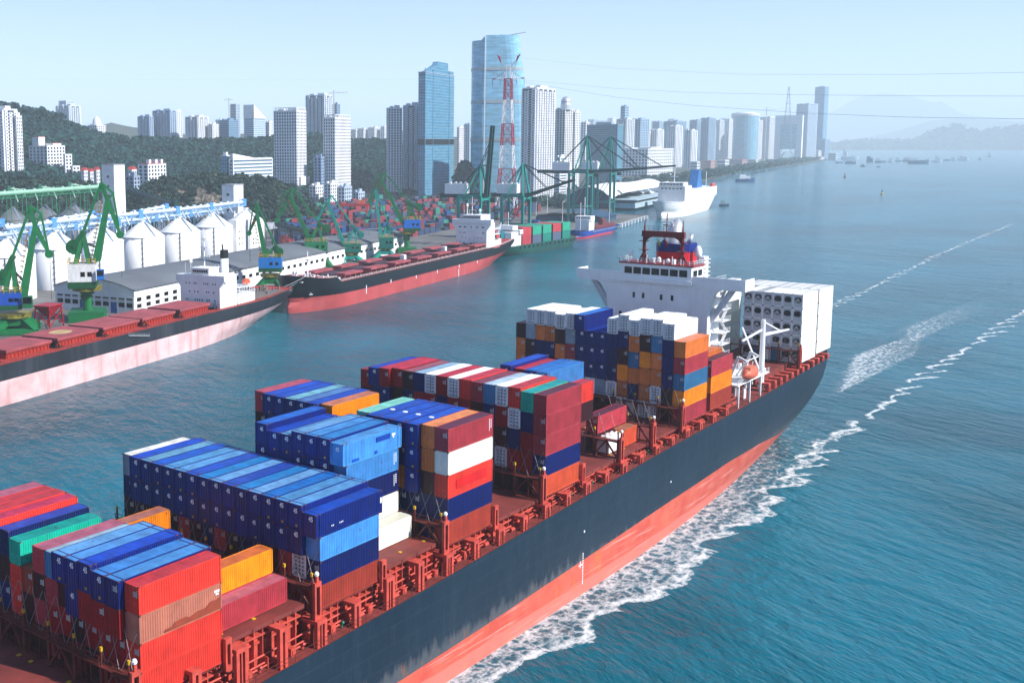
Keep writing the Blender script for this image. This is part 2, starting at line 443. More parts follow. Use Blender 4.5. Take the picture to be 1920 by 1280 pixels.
def boot_mat():
    m, t, N, L, P = nodes('boot_topping_paint')
    v = coords(N, L); sp = N.new('ShaderNodeSeparateXYZ'); L.new(v, sp.inputs[0])
    n1 = noise(N, L, v, 0.25, 5, 0.6)
    c = mixc(N, L, ramp(N, L, n1, 0.35, 0.65), (0.45, 0.058, 0.036), (0.52, 0.10, 0.062))
    # old waterline: paler band below the draught line, rust blooms above it
    ad = N.new('ShaderNodeMath'); ad.operation = 'MULTIPLY_ADD'; ad.inputs[1].default_value = 1.2; L.new(n1, ad.inputs[0]); L.new(sp.outputs[2], ad.inputs[2])
    c = mixc(N, L, ramp(N, L, ad.outputs[0], 3.1, 2.9, 0.0, 0.6), c, (0.62, 0.17, 0.135))
    n2 = noise(N, L, coords(N, L, (0.35, 0.35, 0.12)), 1.0, 5, 0.65)
    c = mixc(N, L, ramp(N, L, n2, 0.60, 0.74, 0.0, 0.75), c, (0.42, 0.14, 0.02))
    n3 = noise(N, L, coords(N, L, (0.06, 0.06, 1.6)), 1.0, 4, 0.6)
    c = mixc(N, L, ramp(N, L, n3, 0.58, 0.7, 0.0, 0.35), c, (0.75, 0.5, 0.45))
    L.new(c, P.inputs['Base Color']); P.inputs['Roughness'].default_value = 0.55
    return m
M['boot'] = boot_mat()
SHIP = empty('container_ship', 'large dark blue container ship with red waterline band leaving a foam wake', 'container ship')
hullroot = bpy.data.objects.new('hull_body', None)
SX0 = -2.0; SL = 315.0
SHEER = [(0, 17.5), (25, 15.6), (85, 15.4), (128, 16.5), (170, 18.0), (206, 19.1), (247, 19.9), (284, 21.0), (316, 21.6)]
BOOTZ = [(0, 4.4), (113, 4.8), (137, 5.3), (171, 6.4), (207, 7.7), (240, 8.4), (265, 7.4), (290, 4.6), (315, 3.4)]
def mstern(z):
    xe = interp([(-1.5, 298), (0, 300), (4.4, 305), (10.6, 309), (16, 311.5), (21, 313.5)], z)-SX0
    bt = interp([(-1.5, .5), (0, .55), (4.4, .67), (10.6, .81), (16, .885), (21, .90)], z)
    xt = interp([(0, 170), (6, 195), (12, 230), (21, 268)], z)-SX0
    return xe, xt, bt
SP, sheer_pt = loft_ship(SHIP, SL, 43.2, lambda x: interp(SHEER, x+SX0), lambda x: interp(BOOTZ, x+SX0), M['hullblue'], M['boot'], M['deck'], stern=mstern, bow=0.17, rake=12, n=90, bulwark=0.15)
SHIP.location = (SX0, 20.1, 0)
# from here ship parts are given in world metres and shifted into the ship's frame
def sp(b, name, m, color=None, parent=None, smooth=False, label=None):
    b.v = [(x-SX0, y-20.1, z) for x, y, z in b.v]
    return b.build(name, m, parent or SHIP, color, smooth, label=label)
def sheer(s): return interp(SHEER, s)
PITCHC = 2.5146
# hatch covers on their coamings (one per pair of bays)
BAYS = dict(Z=56.0, A=70.2, A2=84.0, B=99.8, C=114.1, D=128.5, D2=142.8, E=157.2, F=171.5, F2=185.8, F3=199.9, G=213.9, H=228.2, J=287.3, K=300.4)
BASE = dict(Z=19.4, A=19.4, A2=21.5, B=20.0, C=21.2, D=20.3, D2=20.3, E=20.5, F=20.8, F2=21.0, F3=21.2, G=21.75, H=21.9, J=23.0, K=23.5)
for k, s0 in BAYS.items():
    if k in 'JK': continue
    zb = BASE[k]-0.12; b = MB()
    b.box(s0-0.35, s0+13.4, 0.7, 39.6, zb-0.55, zb)
    for j in range(4):
        b.box(s0+0.4+j*3.6, s0+0.8+j*3.6, 0.6, 0.7, zb-0.55, zb-0.08)
    nf = len(b.f)
    if k in ('A2', 'Z', 'C', 'F2', 'F3'):
        for c in range(1, 15):
            for dx in (0.4, 6.0, 11.8):
                if rnd.random() < 0.5: b.box(s0+dx-.25, s0+dx+.25, c*PITCHC-.2, c*PITCHC+.25, zb, zb+0.09)
    second(sp(b, 'hatch_cover', M['deck']), M['yellow'], nf)
    b = MB(); b.box(s0-0.6, s0+13.2, 1.9, 38.4, sheer(s0)-0.3, zb-0.56)
    for j in range(9):
        b.prismy([(s0+0.2+j*1.5, zb-0.6), (s0+0.2+j*1.5, sheer(s0)-.2), (s0+0.35+j*1.5, sheer(s0)-.2), (s0+0.35+j*1.5, zb-0.6)], 1.2, 1.9)
    b.box(s0-0.6, s0+13.2, 1.15, 1.9, zb-1.75, zb-1.55).box(s0-0.6, s0+13.2, 1.6, 1.9, zb-2.9, zb-2.6)
    sp(b, 'coaming', M['salmon'])
# portal posts along the side
def stanchion(s0, wide):
    z0 = sheer(s0)-0.1; z1 = None
    near = min((abs(s0-v), k) for k, v in BAYS.items())[1]
    z1 = BASE[near]-0.75; b = MB(); hw = 0.95 if wide else 0.7
    y0, y1 = -1.15, -0.55
    b.box(s0-hw, s0-hw+0.5, y0, y1, z0, z1-0.55).box(s0+hw-0.5, s0+hw, y0, y1, z0, z1-0.55).box(s0-hw, s0+hw, y0, y1, z1-0.55, z1)
    b.box(s0-hw, s0+hw, y1, 1.8, z1-0.5, z1-0.05)
    if wide: b.box(s0-0.1, s0+0.1, y0+.05, y1-.05, z0, z1-0.55)
    b.box(s0-.25, s0+.25, -.5, -.2, z0, z1-.5)
    return sp(b, 'stanchion', M['salmon'])
s = 62.6; i = 0
while s < 240:
    stanchion(s+0.3, i % 2 == 1); s += 7.18; i += 1
s = 262.0
while s < 311:
    stanchion(s, False); s += 4.1
# side passage fittings
b = MB()
for (a, c) in ((60, 241),):
    for dz, y in ((0.35, 0.6), (0.6, 0.9), (1.5, 1.1)):
        p = a
        while p < c:
            b.tube((p, y, sheer(p)+dz), (p+6, y, sheer(p+6)+dz), 0.13, 6); p += 6
sp(b, 'deck_pipe', M['salmon'])
nfit = 0
p = 63.0
while p < 240 and nfit < 92:
    zz = sheer(p)-0.1; b = MB(); q = nfit % 4
    if q == 0: b.box(p, p+.9, 0.1, .9, zz, zz+rnd.uniform(.6, 1.3)).box(p+.2, p+.6, .0, .11, zz+.3, zz+.8)
    elif q == 1: b.tube((p+.5, .4, zz), (p+.5, .4, zz+.7), .16, 8).tube((p+.5, .4, zz+.7), (p+.5, .1, zz+.85), .2, 8)
    elif q == 2: b.box(p, p+.12, 0.4, 1.3, zz, zz+1.5).box(p+.12, p+.9, .7, 1.3, zz+.8, zz+.95)
    else: b.tube((p, .3, zz+.4), (p+1.0, .3, zz+.4), .28, 8).box(p+.2, p+.8, .3, 1.2, zz, zz+.7)
    sp(b, 'deck_fitting', M['salmon'] if q != 1 else M['any'], None if q != 1 else rnd.choice([(.4, .1, .08), (.4, .1, .08), (.05, .25, .18), (.5, .12, .1)])); nfit += 1
    p += 1.95
# rail along the deck edge
b = MB(); p = 62.0
while p < 311:
    q = p+3.5; ya = -1.3
    def ey(s_): return -1.3 if s_ < 262 else -1.3+(s_-262)**2/51.0**2*2.6
    for h in (0.55, 1.1): b.bar((p, ey(p), sheer(p)+h), (q, ey(q), sheer(q)+h), .05)
    b.bar((p, ey(p), sheer(p)), (p, ey(p), sheer(p)+1.1), .06); p = q
sp(b, 'guard_rail', M['lash'])
# lashing bridges
def lashing_bridge(x, zb, h=3.4, y0=0.0, y1=40.2, deckz=None):
    dz = deckz if deckz is not None else sheer(x)-.2
    b = MB(); zt = zb+h
    ys = [0.15, 5.0, 10.0, 15.0, 20.1, 25.2, 30.2, 35.2, 40.0]
    ys = [y for y in ys if y0-.5 <= y <= y1+.5]
    for y in ys:
        b.box(x-.55, x-.2, y-.2, y+.2, dz, zt+.1); b.box(x+.3, x+.6, y-.15, y+.15, dz, zt)
        b.box(x-.5, x-.3, y-.12, y+.12, zt+.1, zt+1.7)
    for y, y2 in zip(ys, ys[1:]):
        if int(y/5) % 2 == 0:
            b.bar((x-.45, y, zb), (x-.45, (y+y2)/2, zt-.2), .35, .25); b.bar((x-.45, y2, zb), (x-.45, (y+y2)/2, zt-.2), .35, .25)
        b.box(x-.05, x+.1, (y+y2)/2-.08, (y+y2)/2+.08, dz, zt)
    nf = len(b.f)
    for y in ys: b.box(x-.53, x-.27, y-.16, y+.16, zt+1.62, zt+2.1)
    o = sp(b, 'lashing_bridge', M['lash']); second(o, M['yellow'], nf)
    b = MB(); b.box(x-.75, x+.8, y0, y1, zt-.15, zt)
    for hh in (.55, 1.1): b.box(x-.75, x-.7, y0, y1, zt+hh-.03, zt+hh+.03)
    for k in range(int((y1-y0)/2.5)+1): b.box(x-.75, x-.69, y0+k*2.5, y0+k*2.5+.06, zt, zt+1.1)
    sp(b, 'walkway', M['lash'], parent=o)
    # slotted end post with its white lamp
    b = MB()
    for yy in (y0-.35,):
        b.box(x-.6, x-.3, yy-.25, yy+.2, zb-.3, zt+.3).box(x+.35, x+.65, yy-.25, yy+.2, zb-.3, zt+.3)
        b.box(x-.6, x+.65, yy-.25, yy+.2, zt+.3, zt+.9).box(x-.6, x+.65, yy-.25, yy+.2, zb-1.2, zb-.3)
        b.box(x-.2, x+.2, yy-.2, yy+.15, zt+.9, zt+1.6)
    sp(b, 'end_post', M['salmon'], parent=o)
    b = MB(); b.lathe(x, y0-.35, [(.05, zt+1.6), (.28, zt+1.75), (.32, zt+2.0), (.2, zt+2.25), (.0, zt+2.3)], 8); sp(b, 'lamp', M['mark'], parent=o)
    b = MB()   # lashing rods crossing over the end of the lowest tiers
    c = 0
    while c < 16:
        ya, yb = c*PITCHC+.2, (c+1)*PITCHC-.2
        if y0-1 <= ya and yb <= y1+1:
            for u, v in ((ya, yb), (yb, ya)): b.bar((x+.25, u, zt), (x+.85, v, zt+4.6), .05)
        c += 1
    sp(b, 'lashing_rod', M['plain'], (.35, .35, .36), parent=o)
    return o
for k in ('A', 'B', 'D', 'E', 'G'):
    lashing_bridge(BAYS[k]-1.15, BASE[k], 3.3)
lashing_bridge(BAYS['F2']-1.0, 21.0, 3.2)
lashing_bridge(BAYS['F2']+13.0, 21.0, 3.2, 0, 10)
lashing_bridge(BAYS['J']-1.2, 23.0, 3.4)
for k in ('A', 'B', 'D', 'E'):      # rear end posts of each block
    x = BAYS[k]+12.6; zt = BASE[k]+2.3; zb = BASE[k]; b = MB()
    b.box(x-.5, x-.25, -.6, -.1, zb-.3, zt).box(x+.25, x+.5, -.6, -.1, zb-.3, zt).box(x-.5, x+.5, -.6, -.1, zt, zt+.7).box(x-.5, x+.5, -.6, -.1, zb-1., zb-.3)
    sp(b, 'end_post', M['salmon'])
# stern deck under the reefers
b = MB(); b.box(264, 299, 3.0, 37.2, 21.0, 22.7); sp(b, 'hatch_cover', M['deck'])
b = MB(); b.box(299.2, 313.2, 1.0, 39.2, 22.6, 23.35).box(309.5, 313.4, 1.0, 39.2, 21.2, 22.7); sp(b, 'stern_platform', M['dark'])

# superstructure
acc = MB()
acc.box(244, 251, 7.6, 32.6, 19.5, 47.0)
acc.prismx([(32.6, 46.2), (32.6, 40.0), (33.0, 43.2), (34.0, 45.2), (35.6, 46.2)], 244.0, 245.4)
acc.prismx([(7.6, 46.2), (4.6, 46.2), (6.2, 45.2), (7.2, 43.2), (7.6, 40.0)], 244.0, 245.4)
ACC = sp(acc, 'accommodation_block', M['white'])
b = MB(); b.box(243.9, 249.5, -0.8, 41.0, 46.2, 46.6)
b.box(243.85, 244.15, -0.8, 41.0, 46.6, 48.9).box(249.3, 249.55, -0.8, 7.5, 46.6, 48.0).box(249.3, 249.55, 32.6, 41.0, 46.6, 48.0)
b.box(244.15, 249.3, -0.85, -0.6, 46.6, 48.9).box(244.15, 249.3, 40.8, 41.05, 46.6, 48.9)
sp(b, 'bridge_wing', M['white'], parent=ACC)
for ya, yb in ((-0.3+3.2, 8.2), (37.6, 32.2)):
    b = MB(); b.bar((246.5, ya, 46.2), (246.5, yb, 37.8), 0.9, 1.3); sp(b, 'wing_brace', M['plain'], (.62, .64, .68), parent=ACC)
b = MB(); b.box(243.6, 250.6, 11.6, 29.2, 47.0, 51.0); b.box(243.2, 244, 11.4, 29.4, 46.7, 47.6)
WH = sp(b, 'wheelhouse', M['white'], parent=ACC)
for k in range(7):
    y = 12.6+k*2.28; b = MB(); b.box(243.55, 243.75, y, y+1.9, 48.6, 50.2); sp(b, 'window', M['glass'], parent=WH)
b = MB()
for k in range(2): b.box(244.6+k*2.9, 246.8+k*2.9, 11.5, 11.7, 48.7, 50.1)
sp(b, 'window', M['glass'], parent=WH)
for (y, z) in ((25.8, 43.4), (23.4, 43.4), (18.9, 43.4), (16.2, 43.4), (29.2, 38.5), (25.2, 38.5), (15.6, 38.5), (10.9, 38.5), (29.4, 33.8), (12.5, 33.8)):
    b = MB(); b.box(243.93, 244.1, y-.3, y+.3, z-.65, z+.65); sp(b, 'window', M['glass'], parent=ACC)
b = MB(); b.box(243.4, 250.9, 11.2, 29.6, 51.0, 51.3)
b2 = MB()
for (xa, ya, xb, yb) in ((243.5, 11.3, 243.5, 29.5), (243.5, 11.3, 250.8, 11.3), (243.5, 29.5, 250.8, 29.5)):
    for h in (.6, 1.1): b2.bar((xa, ya, 51.3+h), (xb, yb, 51.3+h), .06)
    for k in range(9): b2.bar((xa+(xb-xa)*k/8, ya+(yb-ya)*k/8, 51.3), (xa+(xb-xa)*k/8, ya+(yb-ya)*k/8, 52.4), .07)
CD = sp(b, 'compass_deck', M['any'], (.35, .05, .05), parent=ACC); sp(b2, 'guard_rail', M['white'], parent=ACC)
# goalpost mast
b = MB(); X = 247.0
for y in (15.4, 24.9):
    b.tube((X, y, 51.3), (X, y, 58.6), .42, 10); b.bar((X, y-1.3, 51.3), (X, y, 53.6), .4, .4); b.bar((X, y+1.3, 51.3), (X, y, 53.6), .4, .4)
    b.tube((X, y, 58.4), (X, y, 61.6), .25, 8, .07)
    for z in (54.1, 56.2): b.box(X-.6, X+.6, y-1.1, y+1.1, z, z+.14)
b.box(X-.5, X+.5, 14.9, 25.4, 57.4, 58.8)
b.prismx([(15.8, 57.4), (15.8, 56.2), (16.5, 57.0), (17.4, 57.4)], X-.35, X+.35); b.prismx([(24.5, 57.4), (22.9, 57.4), (23.8, 57.0), (24.5, 56.2)], X-.35, X+.35)
for h in (.55, 1.1): b.box(X-.52, X-.46, 15.2, 25, 58.8+h, 58.86+h)
for k in range(9): b.box(X-.52, X-.46, 15.2+k*1.2, 15.26+k*1.2, 58.8, 59.9)
b.tube((X, 19.4, 58.8), (X, 19.4, 63.2), .13, 6).box(X-.3, X+.3, 18.7, 20.2, 60.2, 60.4)
MAST = sp(b, 'goalpost_mast', M['any'], (.24, .03, .028), parent=ACC)
b = MB(); b.box(X-.2, X+.1, 18.0, 20.8, 60.9, 61.15); sp(b, 'radar_scanner', M['white'], parent=MAST)
# funnel with its exhaust hood
b = MB(); b.box(251.2, 262, 14.5, 26, 21, 46.0); sp(b, 'engine_casing', M['white'], parent=ACC)
def ring(g_=0.0): return [(251.4-g_, 17.2-g_), (252.6, 16.1-g_), (257.4, 16.1-g_), (258.6+g_, 17.2-g_), (258.6+g_, 23.2+g_), (257.4, 24.3+g_), (252.6, 24.3+g_), (251.4-g_, 23.2+g_)]
for nm, z0, z1, c in (('funnel_base', 46.0, 50.9, (.006, .03, .20)), ('funnel_band', 50.9, 53.5, (.62, .015, .05)), ('funnel_top', 53.5, 55.5, (.008, .045, .26))):
    b = MB(); b.prism(ring(.04 if nm == 'funnel_top' else 0.0), z0, z1); sp(b, nm, M['any'], c, parent=ACC)
b = MB(); P = []
for f, r_ in ((0, 1.75), (.2, 1.9), (.45, 1.9), (.66, 1.65), (.82, 1.2), (.94, .6), (1.0, .05)):
    zc = 55.5+6.0*f; xc = 254.0+1.9*f**1.6
    P.append([(xc+r_*1.2*math.cos(k*math.pi/9), 20.6+r_*math.sin(k*math.pi/9), zc) for k in range(19)])
b.grid([r[::-1] for r in P]); b.bar((251.9, 20.6, 55.6), (253.6, 20.6, 60.6), .25)
b.tube((256, 17.5, 55.5), (256.8, 17.3, 57.6), .6, 10, .5).tube((254.6, 23.3, 55.5), (255.2, 23.4, 57.3), .55, 10, .5)
sp(b, 'exhaust_pipe', M['silver'], parent=ACC, smooth=True)
b = MB(); b.lathe(254.5, 14.6, [(0.2, 46.0), (.28, 47.2), (.28, 52.4), (.8, 52.6), (.95, 53.5), (.8, 54.4), (.4, 55), (0, 55.1)], 12); sp(b, 'satellite_dome', M['white'], parent=ACC, smooth=True)
b = MB(); b.lathe(245.3, 27.6, [(.15, 51.3), (.15, 52.6), (.55, 52.8), (.6, 53.5), (.35, 54), (0, 54.1)], 10).lathe(245.1, 20.2, [(.2, 51.3), (.5, 51.6), (.5, 52.5), (0, 52.9)], 10).lathe(245.2, 18, [(.2, 51.3), (.45, 51.6), (.45, 52.3), (0, 52.6)], 10).box(245, 246, 16.4, 17, 51.3, 52.4).box(246, 247, 22, 22.6, 51.3, 52.3)
for k in range(8): yy = 12.4+k*2.1; b.bar((244.2, yy, 51.3), (244.2, yy, 52.2+.5*(k % 3)), .16)
sp(b, 'deck_instrument', M['white'], parent=ACC)
b = MB(); b.box(251, 257, 8.5, 13.8, 44.5, 47.2).box(253.5, 256, 12.6, 13.8, 47.2, 52.6).bar((253.4, 12.4, 47.2), (255.4, 13.4, 52.6), .3)
for k in range(5): b.box(253, 256.4, 12.2, 13.9, 47.9+k, 48.02+k)
for h in (.5, 1.0): b.box(251, 257, 8.5, 8.56, 47.2+h, 47.26+h)
sp(b, 'signal_platform', M['white'], parent=ACC)
for y, c in ((21.9, (.55, .55, .05)), (20.0, (.6, .03, .1)), (16.0, (.55, .03, .03))):
    b = MB(); b.quad((X, y, 57.2), (X-.1, y-.8, 56.4), (X+.05, y-1.1, 55.0), (X+.1, y-.3, 56.0)); b.quad((X+.04, y, 57.2), (X+.14, y-.3, 56.0), (X+.09, y-1.1, 55.0), (X-.06, y-.8, 56.4))
    sp(b, 'signal_flag', M['any'], c, parent=MAST)
# ladders and landings seen under the right wing
b = MB()
for lv in range(9):
    z = 22+lv*2.75
    b.box(246.5, 251.5, 5.0, 7.6, z-.12, z)
    for h in (.5, 1.0): b.box(246.5, 251.5, 5.0, 5.05, z+h-.03, z+h+.03)
    for k in range(4): b.box(246.5+k*1.6, 246.56+k*1.6, 5.0, 5.06, z, z+1)
    b.bar((247+(lv % 2)*3.6, 5.6, z), (250.6-(lv % 2)*3.6, 5.6, z+2.75), .6, .1)
sp(b, 'side_gallery', M['white'], parent=ACC)
b = MB(); b.tube((262.5, 1.2, 21), (262.5, 1.2, 37.5), .75, 10, .5).bar((262.5, 1.2, 33.8), (270.5, -2.2, 34.4), .5, .7, .3, .4).bar((262.5, 1.2, 37.0), (267.5, -1.0, 34.4), .3)
b.bar((262.5, 1.2, 35.2), (255.5, 3.5, 33.0), .4, .4).bar((262.5, 1.2, 24), (257, 4.2, 36), .3)
sp(b, 'provision_crane', M['white'], parent=SHIP)
# boat deck and davits
b = MB(); b.box(241.5, 262, -0.9, 7.6, 24.9, 25.15)
for x in (243, 250, 257): b.box(x, x+.4, -.7, -.3, 19.6, 25)
for h in (.5, 1.0): b.box(241.5, 262, -.9, -.84, 25.15+h, 25.2+h)
for k in range(9): b.box(241.5+k*2.5, 241.6+k*2.5, -.9, -.8, 25.1, 26.2)
sp(b, 'boat_deck', M['white'], parent=SHIP)
b = MB()
for x in (244.2, 252.0):
    b.bar((x, 2.2, 25.1), (x, .2, 31.2), .5, .6).bar((x, .2, 31.2), (x, -1.6, 30.4), .4, .5).bar((x, 3.4, 25.1), (x, .8, 29.6), .3)
b.bar((244.2, -1.5, 30.4), (252, -1.5, 30.4), .18)
sp(b, 'davit', M['white'], parent=SHIP)
for k in range(26):
    b = MB(); x = rnd.uniform(242, 263); y = rnd.uniform(-.6, 6); z = rnd.choice([20, 22.5, 25.2]); hgt = rnd.uniform(.6, 2.4)
    b.box(x, x+rnd.uniform(.3, 1.5), y, y+rnd.uniform(.2, .8), z, z+hgt)
    if k % 2: b.bar((x, y, z), (x+rnd.uniform(-2, 2), y, z+2.6), .12)
    sp(b, 'deck_machinery', M['white'], parent=SHIP)
# lifeboat: hangs in the davits, a thing of its own
lb = empty('lifeboat', 'enclosed orange pink lifeboat hanging in white davits beside the bridge', 'lifeboat', (248.1, -1.2, 27.0))
b = MB(); P = []
for i in range(13):
    u = i/12.0; x = -3.7+7.4*u; w_ = 1.35*(1-abs(2*u-1)**2.6)**.6+.02; P.append([(x, w_*math.cos(t), .0+(1.0 if math.sin(t) < 0 else 1.15)*w_*math.sin(t)) for t in [k*math.pi*2/14 for k in range(15)]])
b.grid(P); b.build('hull', M['any'], lb, (.62, .2, .13), smooth=True)
b = MB(); b.prismy([(-2.4, 1.0), (-1.9, 1.75), (1.5, 1.75), (2.2, 1.0)], -.8, .8); b.box(-1.2, 1.0, -.81, .81, 1.2, 1.5); b.build('canopy', M['any'], lb, (.6, .24, .17))
# hull marks: draught marks and white spots on the side
b = MB()
for (x, z) in ((168.5, 11.4), (205, 11.6)): b.box(x, x+.35, -1.56, -1.5, z, z+.35)
for k in range(14): b.box(168.2, 168.5, -1.57, -1.5, 2.0+k*.42, 2.22+k*.42)
b.box(166.8, 168.2, -1.56, -1.5, 5.6, 5.75).box(167.3, 167.5, -1.56, -1.5, 5.2, 6.4)
sp(b, 'draught_mark', M['mark'], parent=SHIP)
# ---------------------------------------------------------------- shipping containers
CW = 2.44
M['casting'] = paint('corner_casting_steel', (.20, .085, .06), .7, .4, 1.0, rust=.5, rcol=(.05, .03, .03))
def wave_side(b, L, y, z0, z1, out, depth, pitch=0.34, horiz=False):
    n = int((L-0.4)/pitch); p = (L-0.4)/n; xs = []
    for i in range(n):
        x = 0.2+i*p
        xs += [(x, 0), (x+p*.25, 0), (x+p*.5, depth), (x+p*.75, depth)]
    xs.append((L-0.2, 0))
    b.grid([[(x, y-out*d, z0) , (x, y-out*d, z1)] for x, d in (xs if out > 0 else xs[::-1])])
MESH = {}
def text_mesh(s, size):
    cu = bpy.data.curves.new('lettering', 'FONT'); cu.body = s; cu.size = size; cu.align_x = 'CENTER'; cu.extrude = 0.004; cu.offset = 0.03
    o = bpy.data.objects.new('lettering', cu); COL.objects.link(o)
    dg = bpy.context.evaluated_depsgraph_get(); me = bpy.data.meshes.new_from_object(o.evaluated_get(dg))
    bpy.data.objects.remove(o); bpy.data.curves.remove(cu)
    return me
def face_minus_x(me, x0, y0, z0):   # lettering lying in x,y turned to face -X
    for v in me.vertices:
        a, b_, c = v.co; v.co = (x0-c, y0-a, z0+b_)
    me.update(); return me
def face_minus_y(me, x0, y0, z0):
    for v in me.vertices:
        a, b_, c = v.co; v.co = (x0+a, y0-c, z0+b_)
    me.update(); return me
def cmesh(kind, L, h, smooth_side=False):
    key = (kind, round(L, 2), round(h, 2), smooth_side)
    if key in MESH: return MESH[key]
    b = MB()
    if kind == 'body':
        d = 0.012 if smooth_side else 0.085
        for x in (0, L-.16):
            for y in (0, CW-.16): b.box(x, x+.16, y, y+.16, 0, h)
        for y in (0.0, CW-.1):
            b.box(.16, L-.16, y, y+.1, h-.11, h); b.box(.16, L-.16, y, y+.1, 0, .16)
        for x in (0.0, L-.1):
            b.box(x, x+.1, .16, CW-.16, h-.12, h); b.box(x, x+.1, .16, CW-.16, 0, .16)
        if L > 13:
            for x in (.76, L-.9):
                b.box(x, x+.14, -.012, .1, 0, h+.004); b.box(x, x+.14, CW-.1, CW+.012, 0, h+.004); b.box(x, x+.14, 0, CW, h-.05, h+.004)
        wave_side(b, L, .015, .16, h-.11, -1, d); wave_side(b, L, CW-.015, .16, h-.11, 1, d)
        b.quad((.1, .1, .05), (.1, CW-.1, .05), (L-.1, CW-.1, .05), (L-.1, .1, .05))
        nf_ = None
        n = 10; b.grid([[(L-.05+(.03 if i % 2 else 0), .16+(CW-.32)*i/n, .16), (L-.05+(.03 if i % 2 else 0), .16+(CW-.32)*i/n, h-.12)] for i in range(n+1)])
    elif kind == 'roof':
        n = int(L/0.42); P = []
        for i in range(n+1):
            x = .1+(L-.2)*i/n; zz = h-.035+(.022 if i % 2 else 0.0)
            P.append([(x, .1, zz), (x, CW-.1, zz)])
        b.grid([r[::-1] for r in P][::-1] if False else P)
    elif kind == 'end':
        n = 18
        b.grid([[(.05+(.035 if (i//2) % 2 else 0), .16+(CW-.32)*i/n, h-.12), (.05+(.035 if (i//2) % 2 else 0), .16+(CW-.32)*i/n, .16)] for i in range(n+1)])
    elif kind == 'door':
        b.box(.03, .09, .16, CW/2-.012, .16, h-.12); b.box(.03, .09, CW/2+.012, CW-.16, .16, h-.12)
        for k in range(4):
            b.box(.028, .04, .2, CW-.2, .3+k*(h-.5)/4, .34+k*(h-.5)/4)
    elif kind == 'rod':
        for y in (.38, .95, 1.49, 2.06):
            b.tube((-.005, y, .12), (-.005, y, h-.1), .028, 5)
            for z in (.35, 1.0, h-.9, h-.3): b.box(-.03, .03, y-.07, y+.07, z-.05, z+.05)
        for y in (.66, 1.78): b.box(-.03, .03, y-.3, y+.3, 1.2, 1.26)
    elif kind == 'seal':
        for y in (.62, 1.2, 1.8):
            for k in range(5):
                z = .4+k*(h-.9)/4.5; b.box(.012, .03, y-.16, y+.1, z, z+.2)
        b.box(.01, .03, .16, CW-.16, .16, .24).box(.01, .03, CW/2-.03, CW/2+.03, .16, h-.14)
    elif kind == 'unit':
        b.box(.02, .12, .1, CW-.1, .12, h-.1)
    elif kind == 'recess':
        poly = [(.35, .55*h), (.45, .72*h), (.8, .80*h), (1.6, .80*h), (1.95, .74*h), (2.1, .6*h), (2.1, .45*h), (1.7, .38*h), (.8, .36*h), (.4, .44*h)]
        b.prismx(poly, .0, .05)
    elif kind == 'compressor':
        b.lathe(0, 0, [(.42, 0), (.42, .1), (.3, .12), (0, .12)], 14)
        b.v = [(-.02-z, 1.25+x, .58*h+y) for x, y, z in b.v]; b.box(-.06, .0, .5, 1.0, .42*h, .5*h).box(-.06, .0, 1.5, 1.95, .42*h, .56*h)
    nf = len(b.f)
    if kind == 'body':
        for x in ((-.012, L-.2) if L < 13 else (-.012, .70, L-.95, L-.2)):
            for y in (-.014, CW-.2): b.box(x, x+.22, y, y+.214, h-.13, h+.012); b.box(x, x+.22, y, y+.214, 0, .13)
    me = b.mesh('container_'+kind); MESH[key] = me
    if kind == 'body':
        me.materials.append(M['cwhite'] if smooth_side else M['cpaint']); me.materials.append(M['casting'])
        for i in range(nf, len(me.polygons)): me.polygons[i].material_index = 1
    return me
PAL = {
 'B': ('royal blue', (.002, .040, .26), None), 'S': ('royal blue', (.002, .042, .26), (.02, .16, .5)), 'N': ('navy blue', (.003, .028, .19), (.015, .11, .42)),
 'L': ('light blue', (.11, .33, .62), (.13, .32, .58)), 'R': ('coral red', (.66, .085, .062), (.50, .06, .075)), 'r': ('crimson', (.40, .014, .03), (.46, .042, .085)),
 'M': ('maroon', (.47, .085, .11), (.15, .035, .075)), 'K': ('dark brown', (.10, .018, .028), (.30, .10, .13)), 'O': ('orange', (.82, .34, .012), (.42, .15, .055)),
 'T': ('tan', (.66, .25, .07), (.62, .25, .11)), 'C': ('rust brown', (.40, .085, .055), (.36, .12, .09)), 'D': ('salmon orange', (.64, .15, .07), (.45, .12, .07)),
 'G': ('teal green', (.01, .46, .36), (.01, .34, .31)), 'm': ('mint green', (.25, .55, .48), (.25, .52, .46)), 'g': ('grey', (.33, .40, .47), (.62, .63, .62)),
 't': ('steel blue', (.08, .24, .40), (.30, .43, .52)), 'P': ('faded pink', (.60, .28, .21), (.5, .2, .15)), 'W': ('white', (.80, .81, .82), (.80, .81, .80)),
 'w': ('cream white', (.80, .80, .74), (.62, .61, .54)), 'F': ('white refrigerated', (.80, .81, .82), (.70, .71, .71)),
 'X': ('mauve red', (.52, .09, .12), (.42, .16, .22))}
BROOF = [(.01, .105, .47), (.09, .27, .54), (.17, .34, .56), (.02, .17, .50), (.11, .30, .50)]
ORD = ['first', 'second', 'third', 'fourth', 'fifth', 'sixth', 'seventh', 'eighth', 'ninth', 'tenth', 'eleventh', 'twelfth', 'thirteenth', 'fourteenth', 'fifteenth', 'sixteenth']
mark_me = {}
